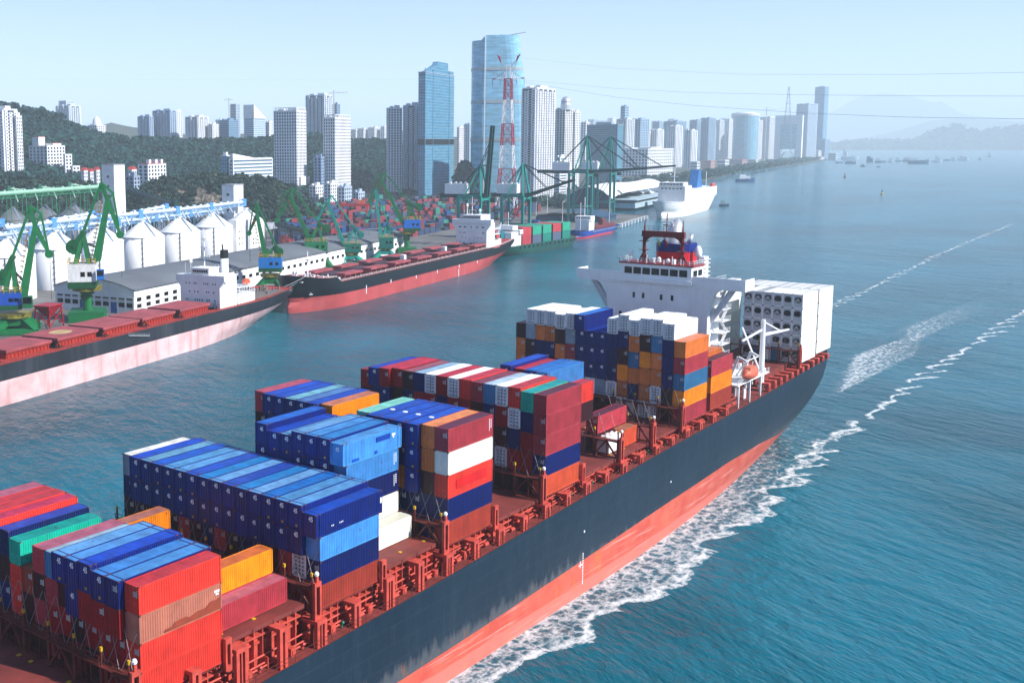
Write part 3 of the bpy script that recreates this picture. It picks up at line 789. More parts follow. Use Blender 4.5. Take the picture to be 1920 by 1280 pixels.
def container(tok, x0, y0, z0, h, tier_from_top, col, place, roof=None):
    c = tok[0]; L = 13.716 if '5' in tok else (6.06 if '2' in tok else 12.19)
    x = x0-.762 if '5' in tok else x0
    name, rgb, rf = PAL[c]
    if roof is not None: rf = roof
    if rf is None: rf = rnd.choice(BROOF)
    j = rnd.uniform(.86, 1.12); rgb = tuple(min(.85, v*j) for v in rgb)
    where = 'rightmost column' if col == 0 else ORD[col]+' column from right'
    tier = 'topmost in' if tier_from_top == 0 else ORD[tier_from_top]+' down in'
    mk = ' marked 45' if '5' in tok and c in 'BL' else ''
    o = empty('shipping_container', f'{name} container{mk}, {tier} {where}, {place}', 'container', (x, y0, z0), 0, 'shipping containers stacked on the large ship')
    white = c in 'WwF'
    pm = M['cwhite'] if white else M['cpaint']
    put('body', cmesh('body', L, h, white), pm, o, rgb)
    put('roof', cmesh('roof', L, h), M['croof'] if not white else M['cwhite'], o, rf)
    if c == 'F':
        u = put('cooling_unit', cmesh('unit', L, h), M['cwhite'], o, (.50, .53, .55))
        q = put('recess', cmesh('recess', L, h), M['dark'], u); put('compressor', cmesh('compressor', L, h), M['plain'], u, rnd.choice([(.02, .02, .025), (.05, .05, .06), (.45, .45, .45)]))
        u.scale = (1, 1, 1)
    elif c in 'W':
        d = put('door', cmesh('door', L, h), M['cwhite'], o, (.70, .74, .78)); put('door_seal', cmesh('seal', L, h), M['dark'], d); put('locking_rod', cmesh('rod', L, h), M['plain'], d, (.5, .53, .56))
    elif c in 'RrMKGX' or (c in 'BSN' and '5' not in tok) or c == 'T' and rnd.random() < .5:
        d = put('door', cmesh('door', L, h), pm, o, tuple(v*.9 for v in rgb)); put('locking_rod', cmesh('rod', L, h), pm, d, tuple(v*1.25 for v in rgb))
    else:
        put('end_wall', cmesh('end', L, h), pm, o, rgb)
    if ('5' in tok and c in 'BL') or c == 'S':
        key = round(h, 2)
        if key not in mark_me:
            mark_me[key] = []
            for k_ in range(4):
                me = text_mesh('45', (.85, .95, .8, .9)[k_]); [setattr(v, 'co', (v.co.x*.78, v.co.y, v.co.z)) for v in me.vertices]
                mark_me[key].append(face_minus_x(me, -.03, CW*(.42, .36, .46, .40)[k_], h*(.66, .70, .68, .72)[k_]))
        put('marking', rnd.choice(mark_me[key]), M['mark'], o)
        if c != 'S' and rnd.random() < .5:
            k2 = ('y', key)
            if k2 not in mark_me: bb = MB(); bb.box(-.03, 0.02, .75, 1.05, .35, .65); mark_me[k2] = bb.mesh('warning_sticker')
            put('warning_sticker', mark_me[k2], M['yellow'], o)
    if c in 'RrMKNXCDgtT' and rnd.random() < .5:
        k3 = ('e', round(h, 2))
        if k3 not in mark_me:
            bb = MB(); r5 = random.Random(4)
            for q_ in range(4): bb.box(-.045, 0.02, .25+r5.random()*.1, .95, h*.62+q_*.16, h*.62+q_*.16+.07)
            bb.box(-.045, .02, .25, .33, h*.6, h*.86); mark_me[k3] = bb.mesh('end_lettering')
        put('marking', mark_me[k3], M['plain'], o, (.6, .6, .6))
    if '#' in tok and mark_me.get('side'+str(round(L))) is None:
        pass
    return o
SIDE = {}
def side_marks(o, L, h, kind):
    # lettering and patches on the sunlit long side
    if kind == 'corner':
        b = MB()
        for k in range(5): b.box(L-.75, L-.55, -.04, -.01, h*.42+k*.3, h*.42+k*.3+.18)
        b.box(L-1.15, L-1.05, -.04, -.01, h*.3, h*.85); put('marking', b.mesh('side_lettering'), M['mark'], o)
    elif kind == 'banner':
        b = MB(); b.box(2.2, 10.4, -.035, -.012, h*.30, h*.72); put('painted_panel', b.mesh('painted_panel'), M['cpaint'], o, (.62, .03, .035))
    elif kind == 'patch':
        b = MB(); b.box(7.6, 10.9, -.045, -.012, h*.62, h*.86); put('painted_panel', b.mesh('painted_panel'), M['cpaint'], o, (.01, .10, .42))
        b = MB(); b.box(7.3, 7.8, -.045, -.012, h*.1, h*.24).box(2, 3.6, -.045, -.012, h*.06, h*.2); put('painted_panel', b.mesh('painted_panel'), M['cpaint'], o, (.012, .13, .5))
        b = MB(); b.box(11.3, 12.1, -.045, -.012, h*.7, h*.8).box(11.5, 11.8, -.045, -.012, h*.6, h*.7); put('marking', b.mesh('side_lettering'), M['mark'], o)
    elif kind == 'dots':
        b = MB()
        for x in (3.0, 3.3, 4.6, 4.9, 5.2): b.box(x, x+.12, -.045, -.012, h*.3, h*.36)
        b.box(13.2, 13.5, -.045, -.012, h*.45, h*.7); put('marking', b.mesh('side_lettering'), M['mark'], o)
    elif kind == 'stain':
        b = MB(); b.prismy([(3.4, .16), (3.6, .5), (4.6, .55), (5.0, .9), (6.6, 1.0), (7.2, .75), (8.4, 1.05), (9.6, 1.0), (10.4, 1.5), (11.4, 1.45), (12, 1.6), (12, .16)], -.045, -.012)
        put('rust_patch', b.mesh('rust_patch'), M['cpaint'], o, (.34, .10, .06))
        b = MB(); b.box(11, 11.8, -.045, -.012, h*.72, h*.8).box(11.2, 11.7, -.045, -.012, h*.62, h*.68); put('marking', b.mesh('side_lettering'), M['mark'], o)
CONT = {}
HID = {(a, int(b), int(c)) for a, b, c in (q.split('.') for q in 'B.13.1 K.8.3 K.11.4 C.3.0 G.12.2 K.8.4 B.3.0 G.11.2 K.7.3 K.9.4 K.12.4 A.11.0 A.11.1 A.11.2 A.12.0 A.12.1 A.12.2 A.13.0 A.13.1 A.13.2 A.14.0 A.14.1 A.14.2 A2.10.0 B.4.0 B.5.0 B.6.0 B.8.0 B.9.0 B.10.0 B.11.0 B.12.0 B.12.1 B.13.0 B.14.0 B.15.0 C.4.2 C.5.2 C.6.2 C.7.2 C.8.2 C.9.2 D.4.2 D.4.3 D.5.2 D.5.3 D.6.3 D.9.3 D.10.3 D.11.3 D.12.3 D.13.3 D.15.0 D.15.1 D.15.2 E.7.2 E.8.2 E.9.2 E.13.2 E.14.2 F.3.2 F.3.3 F.4.2 F.4.3 F.5.2 F.5.3 F.6.2 F.6.3 G.10.2 G.13.2 H.1.1 H.1.2 J.9.0 J.9.1 J.9.2 J.9.3 J.9.4 J.10.0 J.10.1 J.10.2 J.10.3 J.10.4 K.1.3 K.2.3 K.3.3 K.4.3 K.5.3 K.6.3 K.9.3 K.10.3 K.11.3 K.12.3'.split())}
SML = {(a, int(b), int(c)) for a, b, c in (q.split('.') for q in 'K.4.4 A.1.0 A.2.0 G.4.0 J.3.1 J.3.2 K.6.4 A.9.0 C.7.3 C.8.3 J.3.0 E.14.3 A2.2.0 G.5.0 G.8.1 K.2.4 K.3.4 K.5.4 B.4.1 E.4.2 G.6.0 J.4.0 G.9.2 B.2.0 E.15.3 K.7.4 D.14.3 G.8.0 K.10.4 B.7.0 G.14.2'.split())}
PLACE = dict(A='nearest block', A2='gap behind nearest block', B='second block', C='third block', D='fourth block', E='fifth block', F='sixth block', F2='open hatch before bridge', G='tall block before bridge', H='short block beside bridge', J='stern refrigerated block', K='rearmost white block')
SMALL = []
def stack(bay, col, toks, th, dz=0.0, skip=0, roof=None, zb=None, x0=None):
    toks = toks.split(); n = len(toks); z = (BASE[bay] if zb is None else zb)
    hh = th+(dz/n)
    for i, t in enumerate(toks):
        if i >= skip and (bay, col, i) not in HID:
            if (bay, col, i) in SML:
                SMALL.append((t, (BAYS[bay] if x0 is None else x0)-(.762 if '5' in t else 0), col*PITCHC+.04, z+i*hh, hh-.07, roof if i == n-1 else None)); continue
            o = container(t, (BAYS[bay] if x0 is None else x0), col*PITCHC+.04, z+i*hh, hh-.07, n-1-i, col, PLACE[bay], roof if i == n-1 else None)
            CONT[(bay, col, i)] = (o, 13.716 if '5' in t else 12.19, hh-.07)
# --- nearest block
TH = 3.27
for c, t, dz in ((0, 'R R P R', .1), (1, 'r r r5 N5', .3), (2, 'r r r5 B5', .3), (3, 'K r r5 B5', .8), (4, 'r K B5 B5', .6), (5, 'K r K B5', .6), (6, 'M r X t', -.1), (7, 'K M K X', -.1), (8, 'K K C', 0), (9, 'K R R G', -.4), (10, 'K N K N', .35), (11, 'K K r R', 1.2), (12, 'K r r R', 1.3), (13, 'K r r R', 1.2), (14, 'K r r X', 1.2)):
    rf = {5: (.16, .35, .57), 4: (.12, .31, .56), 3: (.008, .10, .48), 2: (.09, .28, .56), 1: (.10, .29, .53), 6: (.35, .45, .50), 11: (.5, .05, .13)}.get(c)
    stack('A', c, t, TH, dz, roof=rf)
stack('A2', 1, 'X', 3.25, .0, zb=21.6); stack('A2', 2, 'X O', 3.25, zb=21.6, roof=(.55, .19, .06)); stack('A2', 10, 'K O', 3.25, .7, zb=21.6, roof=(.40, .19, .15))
# --- second block
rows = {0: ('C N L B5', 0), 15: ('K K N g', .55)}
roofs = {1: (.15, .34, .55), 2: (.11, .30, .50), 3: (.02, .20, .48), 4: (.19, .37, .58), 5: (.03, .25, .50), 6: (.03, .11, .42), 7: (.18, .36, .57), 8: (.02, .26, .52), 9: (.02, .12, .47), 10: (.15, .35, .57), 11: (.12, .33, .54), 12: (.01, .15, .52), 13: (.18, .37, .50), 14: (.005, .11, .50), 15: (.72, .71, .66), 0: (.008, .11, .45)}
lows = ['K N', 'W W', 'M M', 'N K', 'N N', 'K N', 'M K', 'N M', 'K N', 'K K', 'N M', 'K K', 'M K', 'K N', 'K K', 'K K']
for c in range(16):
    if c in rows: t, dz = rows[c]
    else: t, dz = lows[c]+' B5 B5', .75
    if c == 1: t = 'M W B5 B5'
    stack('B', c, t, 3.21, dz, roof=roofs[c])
# --- third block
for c, t, dz, rf in ((2, 'w', 0, None), (3, 'w w N L L5', -.15, (.12, .33, .58)), (4, 'K K N B5 B5', .2, (.04, .25, .50)), (5, 'K K N B5 B5', .2, (.09, .30, .56)), (6, 'K K N B5 B5', .2, (.18, .36, .55)), (7, 'K K N B5 B5', -.55, (.15, .33, .50)), (8, 'K K N B5 B5', -.55, (.008, .10, .45)), (9, 'K K N B5 B5', .3, (.02, .18, .52))):
    stack('C', c, t, 3.32, dz, roof=rf, skip=0 if c in (2, 3) else 2)
# --- fourth block
for c, t, dz, rf, sk in ((0, 'C N R w M', 0, (.16, .04, .085), 0), (1, 'N N K T T', 0, (.66, .30, .13), 0), (2, 'N N B5 B5 B5', 0, (.012, .13, .50), 0), (3, 'N N T N B5', .05, (.012, .12, .48), 1), (4, 'N N N N B5', .05, (.012, .13, .50), 2), (5, 'N N N N B5', .05, (.010, .115, .46), 2), (6, 'N N N N m', .1, (.26, .55, .48), 3), (9, 'K K N N O', 0, (.50, .22, .15), 3), (10, 'K K N N B5', 0, (.01, .11, .47), 3), (11, 'K K N N B5', 0, (.12, .24, .45), 3), (12, 'K K N N B5', 0, (.22, .45, .53), 3), (13, 'K K N N B5', 0, (.01, .12, .48), 3), (14, 'K K N N B5', 0, (.01, .12, .50), 3), (15, 'K K K K X', 0, (.44, .12, .17), 0)):
    stack('D', c, t, 3.56, dz, roof=rf, skip=sk)
# --- fifth block
for c, t, dz, rf, sk in ((0, 'D N M M M', 0, (.15, .04, .075), 0), (1, 'K r r N G', .05, (.01, .36, .36), 0), (2, 'K r N W R', .5, (.48, .07, .09), 0), (3, 'K W K r W', .4, None, 0), (4, 'K K K N t', .35, (.45, .55, .62), 2), (5, 'K K K K M', .35, (.26, .08, .12), 3), (6, 'K K K r R', .5, (.50, .06, .10), 3), (7, 'K K N r W', .4, None, 2), (8, 'K K N N r', .4, (.50, .04, .085), 2), (9, 'K K N r W', .4, None, 2), (10, 'K K K r N', .35, (.33, .46, .56), 3), (11, 'K K K N K', .35, (.36, .14, .18), 3), (12, 'K K K K r', .5, (.50, .05, .10), 3), (13, 'K K N B5 r5', .3, (.50, .05, .10), 2), (14, 'K K N N B5', .1, (.012, .10, .46), 2), (15, 'K K K K r', -.7, (.30, .07, .10), 3)):
    stack('E', c, t, 3.5, dz, roof=rf, skip=sk)
for c, t, dz, rf in ((2, 'K K K R', .4, None), (3, 'K K K N L5', 0, (.04, .23, .52)), (4, 'K K K N B5', 0, (.03, .20, .50)), (5, 'K K K r r', -.15, (.46, .05, .10)), (6, 'K K K N B5', .35, (.01, .12, .48))):
    stack('F', c, t, 3.56, dz, roof=rf, skip=2)
stack('F2', 2, 'K X', 3.42, zb=21.15, roof=(.16, .045, .08))
stack('F2', 1, 'D2', 3.3, zb=21.15, roof=(.36, .20, .13), x0=191.9)
cc = empty('covered_cargo', 'cargo bundle under white tarpaulin beside a salmon container on hatch', 'covered cargo', (185.9, 2.7, 21.1))
b = MB(); P = []
for i in range(9):
    x = 5.6*i/8; row = []
    for j in range(11):
        a = j/10.0; y = 2.3*a; z = 3.1-.35*math.sin(i*2.1)*math.sin(j*1.3)-.5*abs(2*a-1)**3-(.4 if i in (0, 8) else 0)
        row.append((x, y, z))
    P.append([(x-.1 if i == 0 else x, -.06, .05), (x, -.03, 1.6)]+row+[(x, 2.33, 1.5), (x, 2.36, .05)])
b.grid(P); b.quad(P[0][0], P[0][-1], P[0][-3], P[0][2]); b.build('tarpaulin', M['cwhite'], cc, (.8, .8, .8), smooth=True)
# --- tall block in front of the bridge
GT = {0: ('X O t X T', 0), 1: ('K K N N N W', 0), 2: ('W W T T t W', .65), 3: ('W T T O K W', .6), 4: ('W N T t T W', 0), 5: ('W T O K N W', .9), 6: ('K W N N N W', -.1), 7: ('K g S S S', .0), 8: ('K W S S S', .0), 9: ('K K S S S B5', 0), 10: ('K K K M g W', -.0), 11: ('K K T T K W', -.45), 12: ('K K N N T W', 0), 13: ('K K N N T W', 0), 14: ('K K K K g W', 0), 15: ('K K T T K', 0)}
GR = {0: (.62, .26, .15), 7: (.01, .10, .45), 8: (.01, .11, .47), 9: (.03, .22, .55)}
for c, (t, dz) in GT.items():
    stack('G', c, t, 3.45, dz, roof=GR.get(c), skip=0 if c <= 8 else 2)
stack('H', 0, 'C O M', 3.65, roof=(.16, .05, .075)); stack('H', 1, 'K C O T', 3.0, roof=(.60, .24, .12), skip=1)
# --- refrigerated blocks at the stern
for c in range(6): stack('J', c, ('F' if c == 0 else ('t' if c in (2, 4) else 'F'))+' F F F F', 3.58, roof=(.42, .44, .46) if c == 4 else (.72, .73, .73))
for c in (8, 9, 10): stack('J', c, 'w g g g g' if c > 8 else 'w w w w w', 3.58, roof=(.7, .7, .7))
for c in range(13): stack('K', c, 'w w w w w' if c == 0 else 'w w w w w', 3.47, roof=rnd.choice([(.72, .73, .72), (.62, .63, .63), (.55, .56, .56)]), skip=0 if c == 0 else 3)
for (k, kind) in ((('B', 0, 3), 'dots'), (('C', 3, 4), 'patch'), (('C', 3, 3), 'corner'), (('C', 3, 2), 'corner'), (('D', 0, 4), 'corner'), (('D', 0, 2), 'banner'), (('A', 0, 2), 'stain')):
    if k in CONT: side_marks(*CONT[k], kind)
# the boxes of which the photo shows only a sliver, as one mass
sv, sf, sc_ = [], [], []
for t, x, y, z, h, rf in SMALL:
    L = 13.716 if '5' in t else 12.19; nm, rgb, r0 = PAL[t[0]]; rf = rf or r0 or BROOF[0]
    for kind, cc_ in (('body', rgb), ('roof', rf), ('end', rgb)):
        me = cmesh(kind, L, h, t[0] in 'WwF'); k = len(sv); sv += [(v.co.x+x, v.co.y+y, v.co.z+z) for v in me.vertices]; sf += [tuple(i+k for i in q.vertices) for q in me.polygons]; sc_ += [cc_]*len(me.vertices)
m, t, N, L, P = nodes('sliver_container_paint')
at = N.new('ShaderNodeAttribute'); at.attribute_name = 'paint'; gm = N.new('ShaderNodeGamma'); gm.inputs[1].default_value = 1.4; L.new(at.outputs['Color'], gm.inputs[0]); L.new(gm.outputs[0], P.inputs['Base Color']); P.inputs['Roughness'].default_value = .55
if sv:
    b = MB(); b.v, b.f = sv, sf; so_ = b.build('half_hidden_containers', m); a = so_.data.attributes.new('paint', 'FLOAT_COLOR', 'POINT'); a.data.foreach_set('color', [x for c in sc_ for x in (*c, 1.0)]); struct(so_, 'stuff')
# white roof dots on the fourth block
for c in (2, 3, 4, 5):
    o, L, h = CONT[('D', c, 4)]; b = MB(); b.lathe(5.2, 1.2, [(.42, h-.02), (.42, h+.03), (0, h+.03)], 12); put('roof_sticker', b.mesh('roof_sticker'), M['mark'], o)
# ---------------------------------------------------------------- moored ships
class Local:
    def __init__(s, root): s.o = Vector(root.location); s.a = root.rotation_euler[2]; s.c = math.cos(s.a); s.s = math.sin(s.a)
    def __call__(s, p): d = Vector(p)-s.o; return Vector((d.x*s.c+d.y*s.s, -d.x*s.s+d.y*s.c, d.z))
M['oldboot'] = paint('faded_boot_paint', (0.68, 0.50, 0.51), 0.8, 0.2, 0.12, rust=0.7, rcol=(0.62, 0.45, 0.45), streak=0.45, scol=(0.36, 0.13, 0.12), fine=0.5, sz=(0.6, 0.6, 0.06))
M['oldhull'] = paint('worn_black_hull_paint', (0.040, 0.050, 0.068), 0.6, 0.35, 0.1, rust=0.5, rcol=(0.10, 0.10, 0.11), streak=0.6, scol=(0.13, 0.13, 0.15), fine=0.4, sz=(0.5, 0.5, 0.04))
M['newboot'] = paint('red_boot_paint', (0.46, 0.115, 0.12), 0.7, 0.12, 0.1, rust=0.25, rcol=(0.30, 0.07, 0.07), streak=0.3, scol=(0.58, 0.25, 0.25), fine=0.4, sz=(0.3, 0.3, 0.05))
M['newhull'] = paint('black_hull_paint', (0.012, 0.018, 0.028), 0.45, 0.25, 0.08, streak=0.3, scol=(0.05, 0.06, 0.075), sz=(0.4, 0.4, 0.04))
M['hatch'] = paint('hatch_paint', (0.40, 0.125, 0.14), 0.7, 0.2, 0.2, rust=0.3, streak=0.3, scol=(0.25, 0.1, 0.1), sz=(1, 0.3, 1))
M['reddeck'] = paint('red_deck_paint', (0.42, 0.085, 0.07), 0.7, 0.25, 0.3, rust=0.4)
def part(b, name, m, parent, color=None, smooth=False): return b.build(name, m, parent, color, smooth)
def rail(b, pts, h=1.1, step=3.0, r_=.07):
    for a, c in zip(pts, pts[1:]):
        a = Vector(a); c = Vector(c); n = max(1, int((c-a).length/step))
        for k in (h*.5, h): b.bar(a+Vector((0, 0, k)), c+Vector((0, 0, k)), r_)
        for i in range(n+1): p = a.lerp(c, i/n); b.bar(p, p+Vector((0, 0, h)), r_)
def windows(parent, x, ys, zs, w_, h_, name='window', m=None, axis='x'):
    n = 0
    for z in zs:
        for y in ys:
            b = MB()
            if axis == 'x': b.box(x-.06, x+.06, y-w_/2, y+w_/2, z-h_/2, z+h_/2)
            else: b.box(y-w_/2, y+w_/2, x-.06, x+.06, z-h_/2, z+h_/2)
            part(b, name, m or M['glass'], parent)
def angle(a, b): return math.atan2(b.y-a.y, b.x-a.x)

# --- worn bulk carrier in the left foreground
ra, rb = gz(0, 763), gz(400, 645)
az2 = angle(ra, rb); nrm = Vector((-math.sin(az2), math.cos(az2), 0)); dr = Vector((math.cos(az2), math.sin(az2), 0))
B2, L2 = 26.0, 232.0
along = 192.0
bow2 = ra+dr*(along-L2)+nrm*(B2/2)
S2 = empty('bulk_carrier', 'worn bulk carrier with faded pink lower hull moored at left, stern toward camera right', 'bulk carrier', bow2, az2)
def st2(z):
    v = max(0, min(1, z/13.0)); return L2-26*(1-v)**1.6, L2*(.60+.2*v), 0.10+.62*v**.8
loft_ship(S2, L2, B2, [(0, 15), (20, 13.0), (L2-30, 13.0), (L2, 14.4)], 7.9, M['oldhull'], M['oldboot'], M['reddeck'], stern=st2, bow=.14, rake=6, bulwark=.1)
lo = Local(S2)
hx = [lo(gz(px, py, 15.9)).x for px, py in ((20, 643), (112, 622), (203, 604), (287, 589), (366, 574))]
for i, x in enumerate(hx+[hx[0]-29, hx[0]-58]):
    b = MB(); b.box(x-10, x+10, -8.6, 8.6, 15.2, 17.2)
    for k in range(12): b.box(x-9.6+k*1.7, x-9.2+k*1.7, -8.95, -8.6, 15.2, 17.1)
    b.box(x-10.2, x+10.2, -9.1, 9.1, 16.7, 16.95)
    part(b, 'hatch_coaming', M['any'], S2, (.42, .07, .05))
    b = MB(); b.box(x-10.6, x+10.6, -9.6, 9.6, 17.3, 18.2); b.box(x-10.6, x+10.6, -.08, .08, 18.2, 18.26)
    hc = part(b, 'hatch_cover', M['hatch'], S2)
    if i == 1:
        b = MB(); b.lathe(x, 0, [(4.4, 18.21), (4.4, 18.24), (3.9, 18.24), (3.9, 18.21)], 28); part(b, 'painted_ring', M['any'], hc, (.55, .45, .25))
        b = MB(); b.lathe(x, 0, [(1.9, 18.2), (1.9, 18.24), (0, 18.24)], 20); part(b, 'painted_spot', M['any'], hc, (.5, .4, .2))
    b = MB(); b.box(x+10.9, x+15.2, -11, 9.5, 15.2, 15.5)
    for k in range(5):
        xx = x+10.8+rnd.uniform(0, 3.4); yy = rnd.uniform(-11, 9); b.box(xx, xx+rnd.uniform(.5, 1.4), yy, yy+rnd.uniform(.6, 2.2), 15.2, 15.2+rnd.uniform(.8, 2.4))
    b.bar((x+11, -11, 16.4), (x+15, -9, 17.6), .3); b.bar((x+11.2, -12.5, 15.2), (x+11.2, -12.5, 17.0), .3)
    part(b, 'deck_winch', M['dark'], S2)
b = MB(); rail(b, [(30, -15.1, 15.3), (L2*.78, -15.1, 15.3), (L2*.9, -14.2, 15.6), (L2-2, -10.6, 16.0), (L2-.4, 0, 16.1)], 1.1, 2.6, .08); part(b, 'guard_rail', M['any'], S2, (.35, .08, .06))
b = MB(); b.bar((L2-128, -15.7, 14.6), (L2-116, -15.9, 12.6), .9, .25); rail(b, [(L2-128, -15.9, 14.6), (L2-116, -16.1, 12.6)], .8, 3, .06); part(b, 'gangway', M['silver'], S2)
xs = lo(gz(392, 577, 13.2)).x
XF = xs+1.0
b = MB(); b.box(XF, XF+13, -12.0, 11.6, 15.2, 28.6); b.box(XF-.02, XF+4.5, -14.6, 14.2, 26.6, 28.8)
b.prismx([(-12, 28.6), (-14.6, 28.6), (-14.6, 26.6), (-12, 23.8)], XF, XF+1.2); b.prismx([(11.6, 28.6), (11.6, 23.8), (14.2, 26.6), (14.2, 28.6)], XF, XF+1.2)
H2 = part(b, 'accommodation_block', M['white'], S2)
b = MB(); b.box(XF+.6, XF+8, -5.2, 5.2, 28.6, 31.4); b.box(XF+.3, XF+8.4, -5.6, 5.6, 31.4, 31.7); w2 = part(b, 'wheelhouse', M['white'], H2); windows(w2, XF+.58, [-3.9+k*1.3 for k in range(7)], [30.3], 1.0, 1.1)
windows(H2, XF-.02, [-9.5, -8, -5, -3.8, -2.6, 2, 3.2, 6, 8], [25.3], .55, .7); windows(H2, XF-.02, [-8.4, -5.4, -4.2, 1, 3, 6], [21.8], .55, .7); windows(H2, XF-.02, [-9, -5.6, -4.4, -1.5, 0, 1.5, 2.8, 7, 8.2], [18.4], .55, .8)
b = MB(); b.tube((XF+16, -2.5, 15), (XF+16, -2.5, 34.5), 2.0, 14); F2_ = part(b, 'funnel', M['white'], H2, smooth=True); b = MB(); b.tube((XF+16, -2.5, 34.5), (XF+16, -2.5, 38), 2.05, 14); b.tube((XF+15.4, -2.2, 38), (XF+15.2, -2, 40.5), .4, 8); part(b, 'funnel_cap', M['dark'], F2_)
b = MB(); b.tube((XF+4, 0, 31.5), (XF+4, 0, 48), .35, 8, .12)
for z, y in ((36, 3.2), (40, 2.4), (43.5, 1.4)): b.box(XF+3.7, XF+4.3, -y, y, z, z+.25)
b.tube((XF+3, 7.5, 28.8), (XF+3, 7.5, 33), .12, 6).lathe(XF+3, 7.5, [(.1, 33), (.8, 33.6), (.8, 34.6), (0, 35.2)], 10)
for y in (-10, -8, 4, 10): b.bar((XF+2, y, 28.8), (XF+2, y, 31.5+abs(y)*.2), .1)
rail(b, [(XF+.2, -14.4, 28.8), (XF+.2, 14, 28.8)], 1, 2.4, .07)
part(b, 'radar_mast', M['white'], H2)
b = MB(); b.box(XF+13, XF+27, -12.5, 12.5, 15.4, 19.4)
for z in (19.4, 22.5): rail(b, [(XF+13, -13, z), (XF+27, -13, z), (XF+27, 10, z)], 1.1, 2.4, .09)
b.box(XF+13, XF+24, -13, 10, 22.3, 22.5)
for k in range(7): b.bar((XF+14+k*2, -12.8, 19.4), (XF+14+k*2, -12.8, 22.4), .22)
b.bar((XF+20, -6, 19), (XF+20, -6, 26), .3).bar((XF+27, -3, 17), (XF+27, -3, 22), .25)
part(b, 'aft_deckhouse', M['white'], H2)
b = MB(); b.box(XF+14, L2-3, -12, 11, 15.5, 16.25)
for k in range(40): x = rnd.uniform(XF+14, L2-4); y = rnd.uniform(-11, 9)*(1 if x < L2-14 else .7); b.box(x, x+rnd.uniform(.4, 1.6), y, y+rnd.uniform(.4, 1.4), 15.6, 16.2+rnd.uniform(.4, 2.2))
part(b, 'mooring_gear', M['any'], S2, (.25, .22, .2))
lf = empty('lifeboat', 'small orange lifeboat with canopy on stern of the worn bulk carrier', 'lifeboat', S2.matrix_basis @ Vector((XF+21, -9.8, 23.0)), az2)
b = MB(); b.grid([[((-3.2+6.4*u/8), 1.2*(1-abs(u/4-1)**2.4)**.6*math.cos(t)+.0, .9+.95*(1-abs(u/4-1)**2.4)**.6*math.sin(t)) for t in [k*math.pi/5 for k in range(11)]] for u in range(9)]); b.build('hull', M['any'], lf, (.62, .16, .09), smooth=True)
b = MB(); b.prismy([(-2, 1.6), (-1.4, 2.5), (1.2, 2.5), (2, 1.6)], -.75, .75); b.build('canopy', M['any'], lf, (.62, .2, .1))

def lower(root, dz, skip, ys=1.0):
    for ch in root.children:
        if ch.name.split('.')[0] in skip: continue
        for o_ in [ch]+list(ch.children)+[q for c_ in ch.children for q in c_.children]:
            if o_.type == 'MESH': o_.data.transform(Matrix.Translation((0, 0, dz)) @ Matrix.Diagonal((1, ys, 1, 1)))
lower(S2, -2.3, ('hull', 'boot_topping', 'deck'), B2/31)
lf.location.z -= 2.3

# --- black and red bulk carrier in the middle
qa, qb = gz(680, 566), gz(880, 512.5)
az3 = angle(qa, qb); dr3 = Vector((math.cos(az3), math.sin(az3), 0)); nr3 = Vector((-math.sin(az3), math.cos(az3), 0))
B3 = 26.0
bw = gz(558, 590); aS = -54.0; ae = 229.0
L3 = ae-aS
bow3 = qa+dr3*aS+nr3*(B3/2)
S3 = empty('bulk_carrier', 'black and red bulk carrier with bow toward camera under green cranes', 'bulk carrier', bow3, az3)
T3 = [(0, 18.8), (10, 17.3), (L3*.06, 16.2), (L3*.108, 15.6), (L3*.113, 12.9), (L3*.86, 12.9), (L3*.93, 13.6), (L3, 14.6)]
def st3(z):
    v = max(0, min(1, z/13)); return L3-22*(1-v)**1.5, L3*(.66+.16*v), 0.12+.6*v**.8
loft_ship(S3, L3, B3, T3, [(0, 7.4), (L3*.2, 6.7), (L3, 7.2)], M['newhull'], M['newboot'], M['reddeck'], stern=st3, bow=.12, rake=6.5, bulwark=.1)
lo3 = Local(S3)
b = MB(); b.box(L3*.1, L3*.112, -16, 16, 17.9, 20.2); b.box(4, L3*.108, -9, 9, 20.1, 20.5)
for k in range(46): x = rnd.uniform(7, L3*.1); y = rnd.uniform(-1, 1)*min(14, 3+x*.5); b.box(x, x+rnd.uniform(.4, 1.3), y, y+rnd.uniform(.4, 1.3), 20.3, 20.6+rnd.uniform(.4, 1.9))
part(b, 'forecastle_gear', M['any'], S3, (.62, .62, .64))
b = MB(); b.tube((L3*.075, 0, 20.3), (L3*.075, 0, 33.5), .5, 8, .2).box(L3*.075-.4, L3*.075+.4, -1.6, 1.6, 29, 29.3).bar((L3*.03, 0, 20.3), (L3*.03, 0, 25.5), .25); part(b, 'foremast', M['white'], S3)
b = MB(); rail(b, [(6, -6.5, 20.9), (16, -12.4, 20.4), (L3*.1, -15.9, 20.3)], 1.1, 2.2, .1); rail(b, [(L3*.112, -16.2, 17.9), (L3*.86, -16.2, 17.9), (L3*.95, -14, 18.8), (L3-2, -11, 19.4)], 1.1, 3, .1)
part(b, 'guard_rail', M['white'], S3)
b = MB(); b.bar((L3*.112, -16.3, 17.6), (L3*.87, -16.3, 17.6), .3, .55); part(b, 'sheer_strake', M['any'], S3, (.55, .25, .25))
n3 = 7; x0 = L3*.125; x1 = L3*.82; stp = (x1-x0)/n3
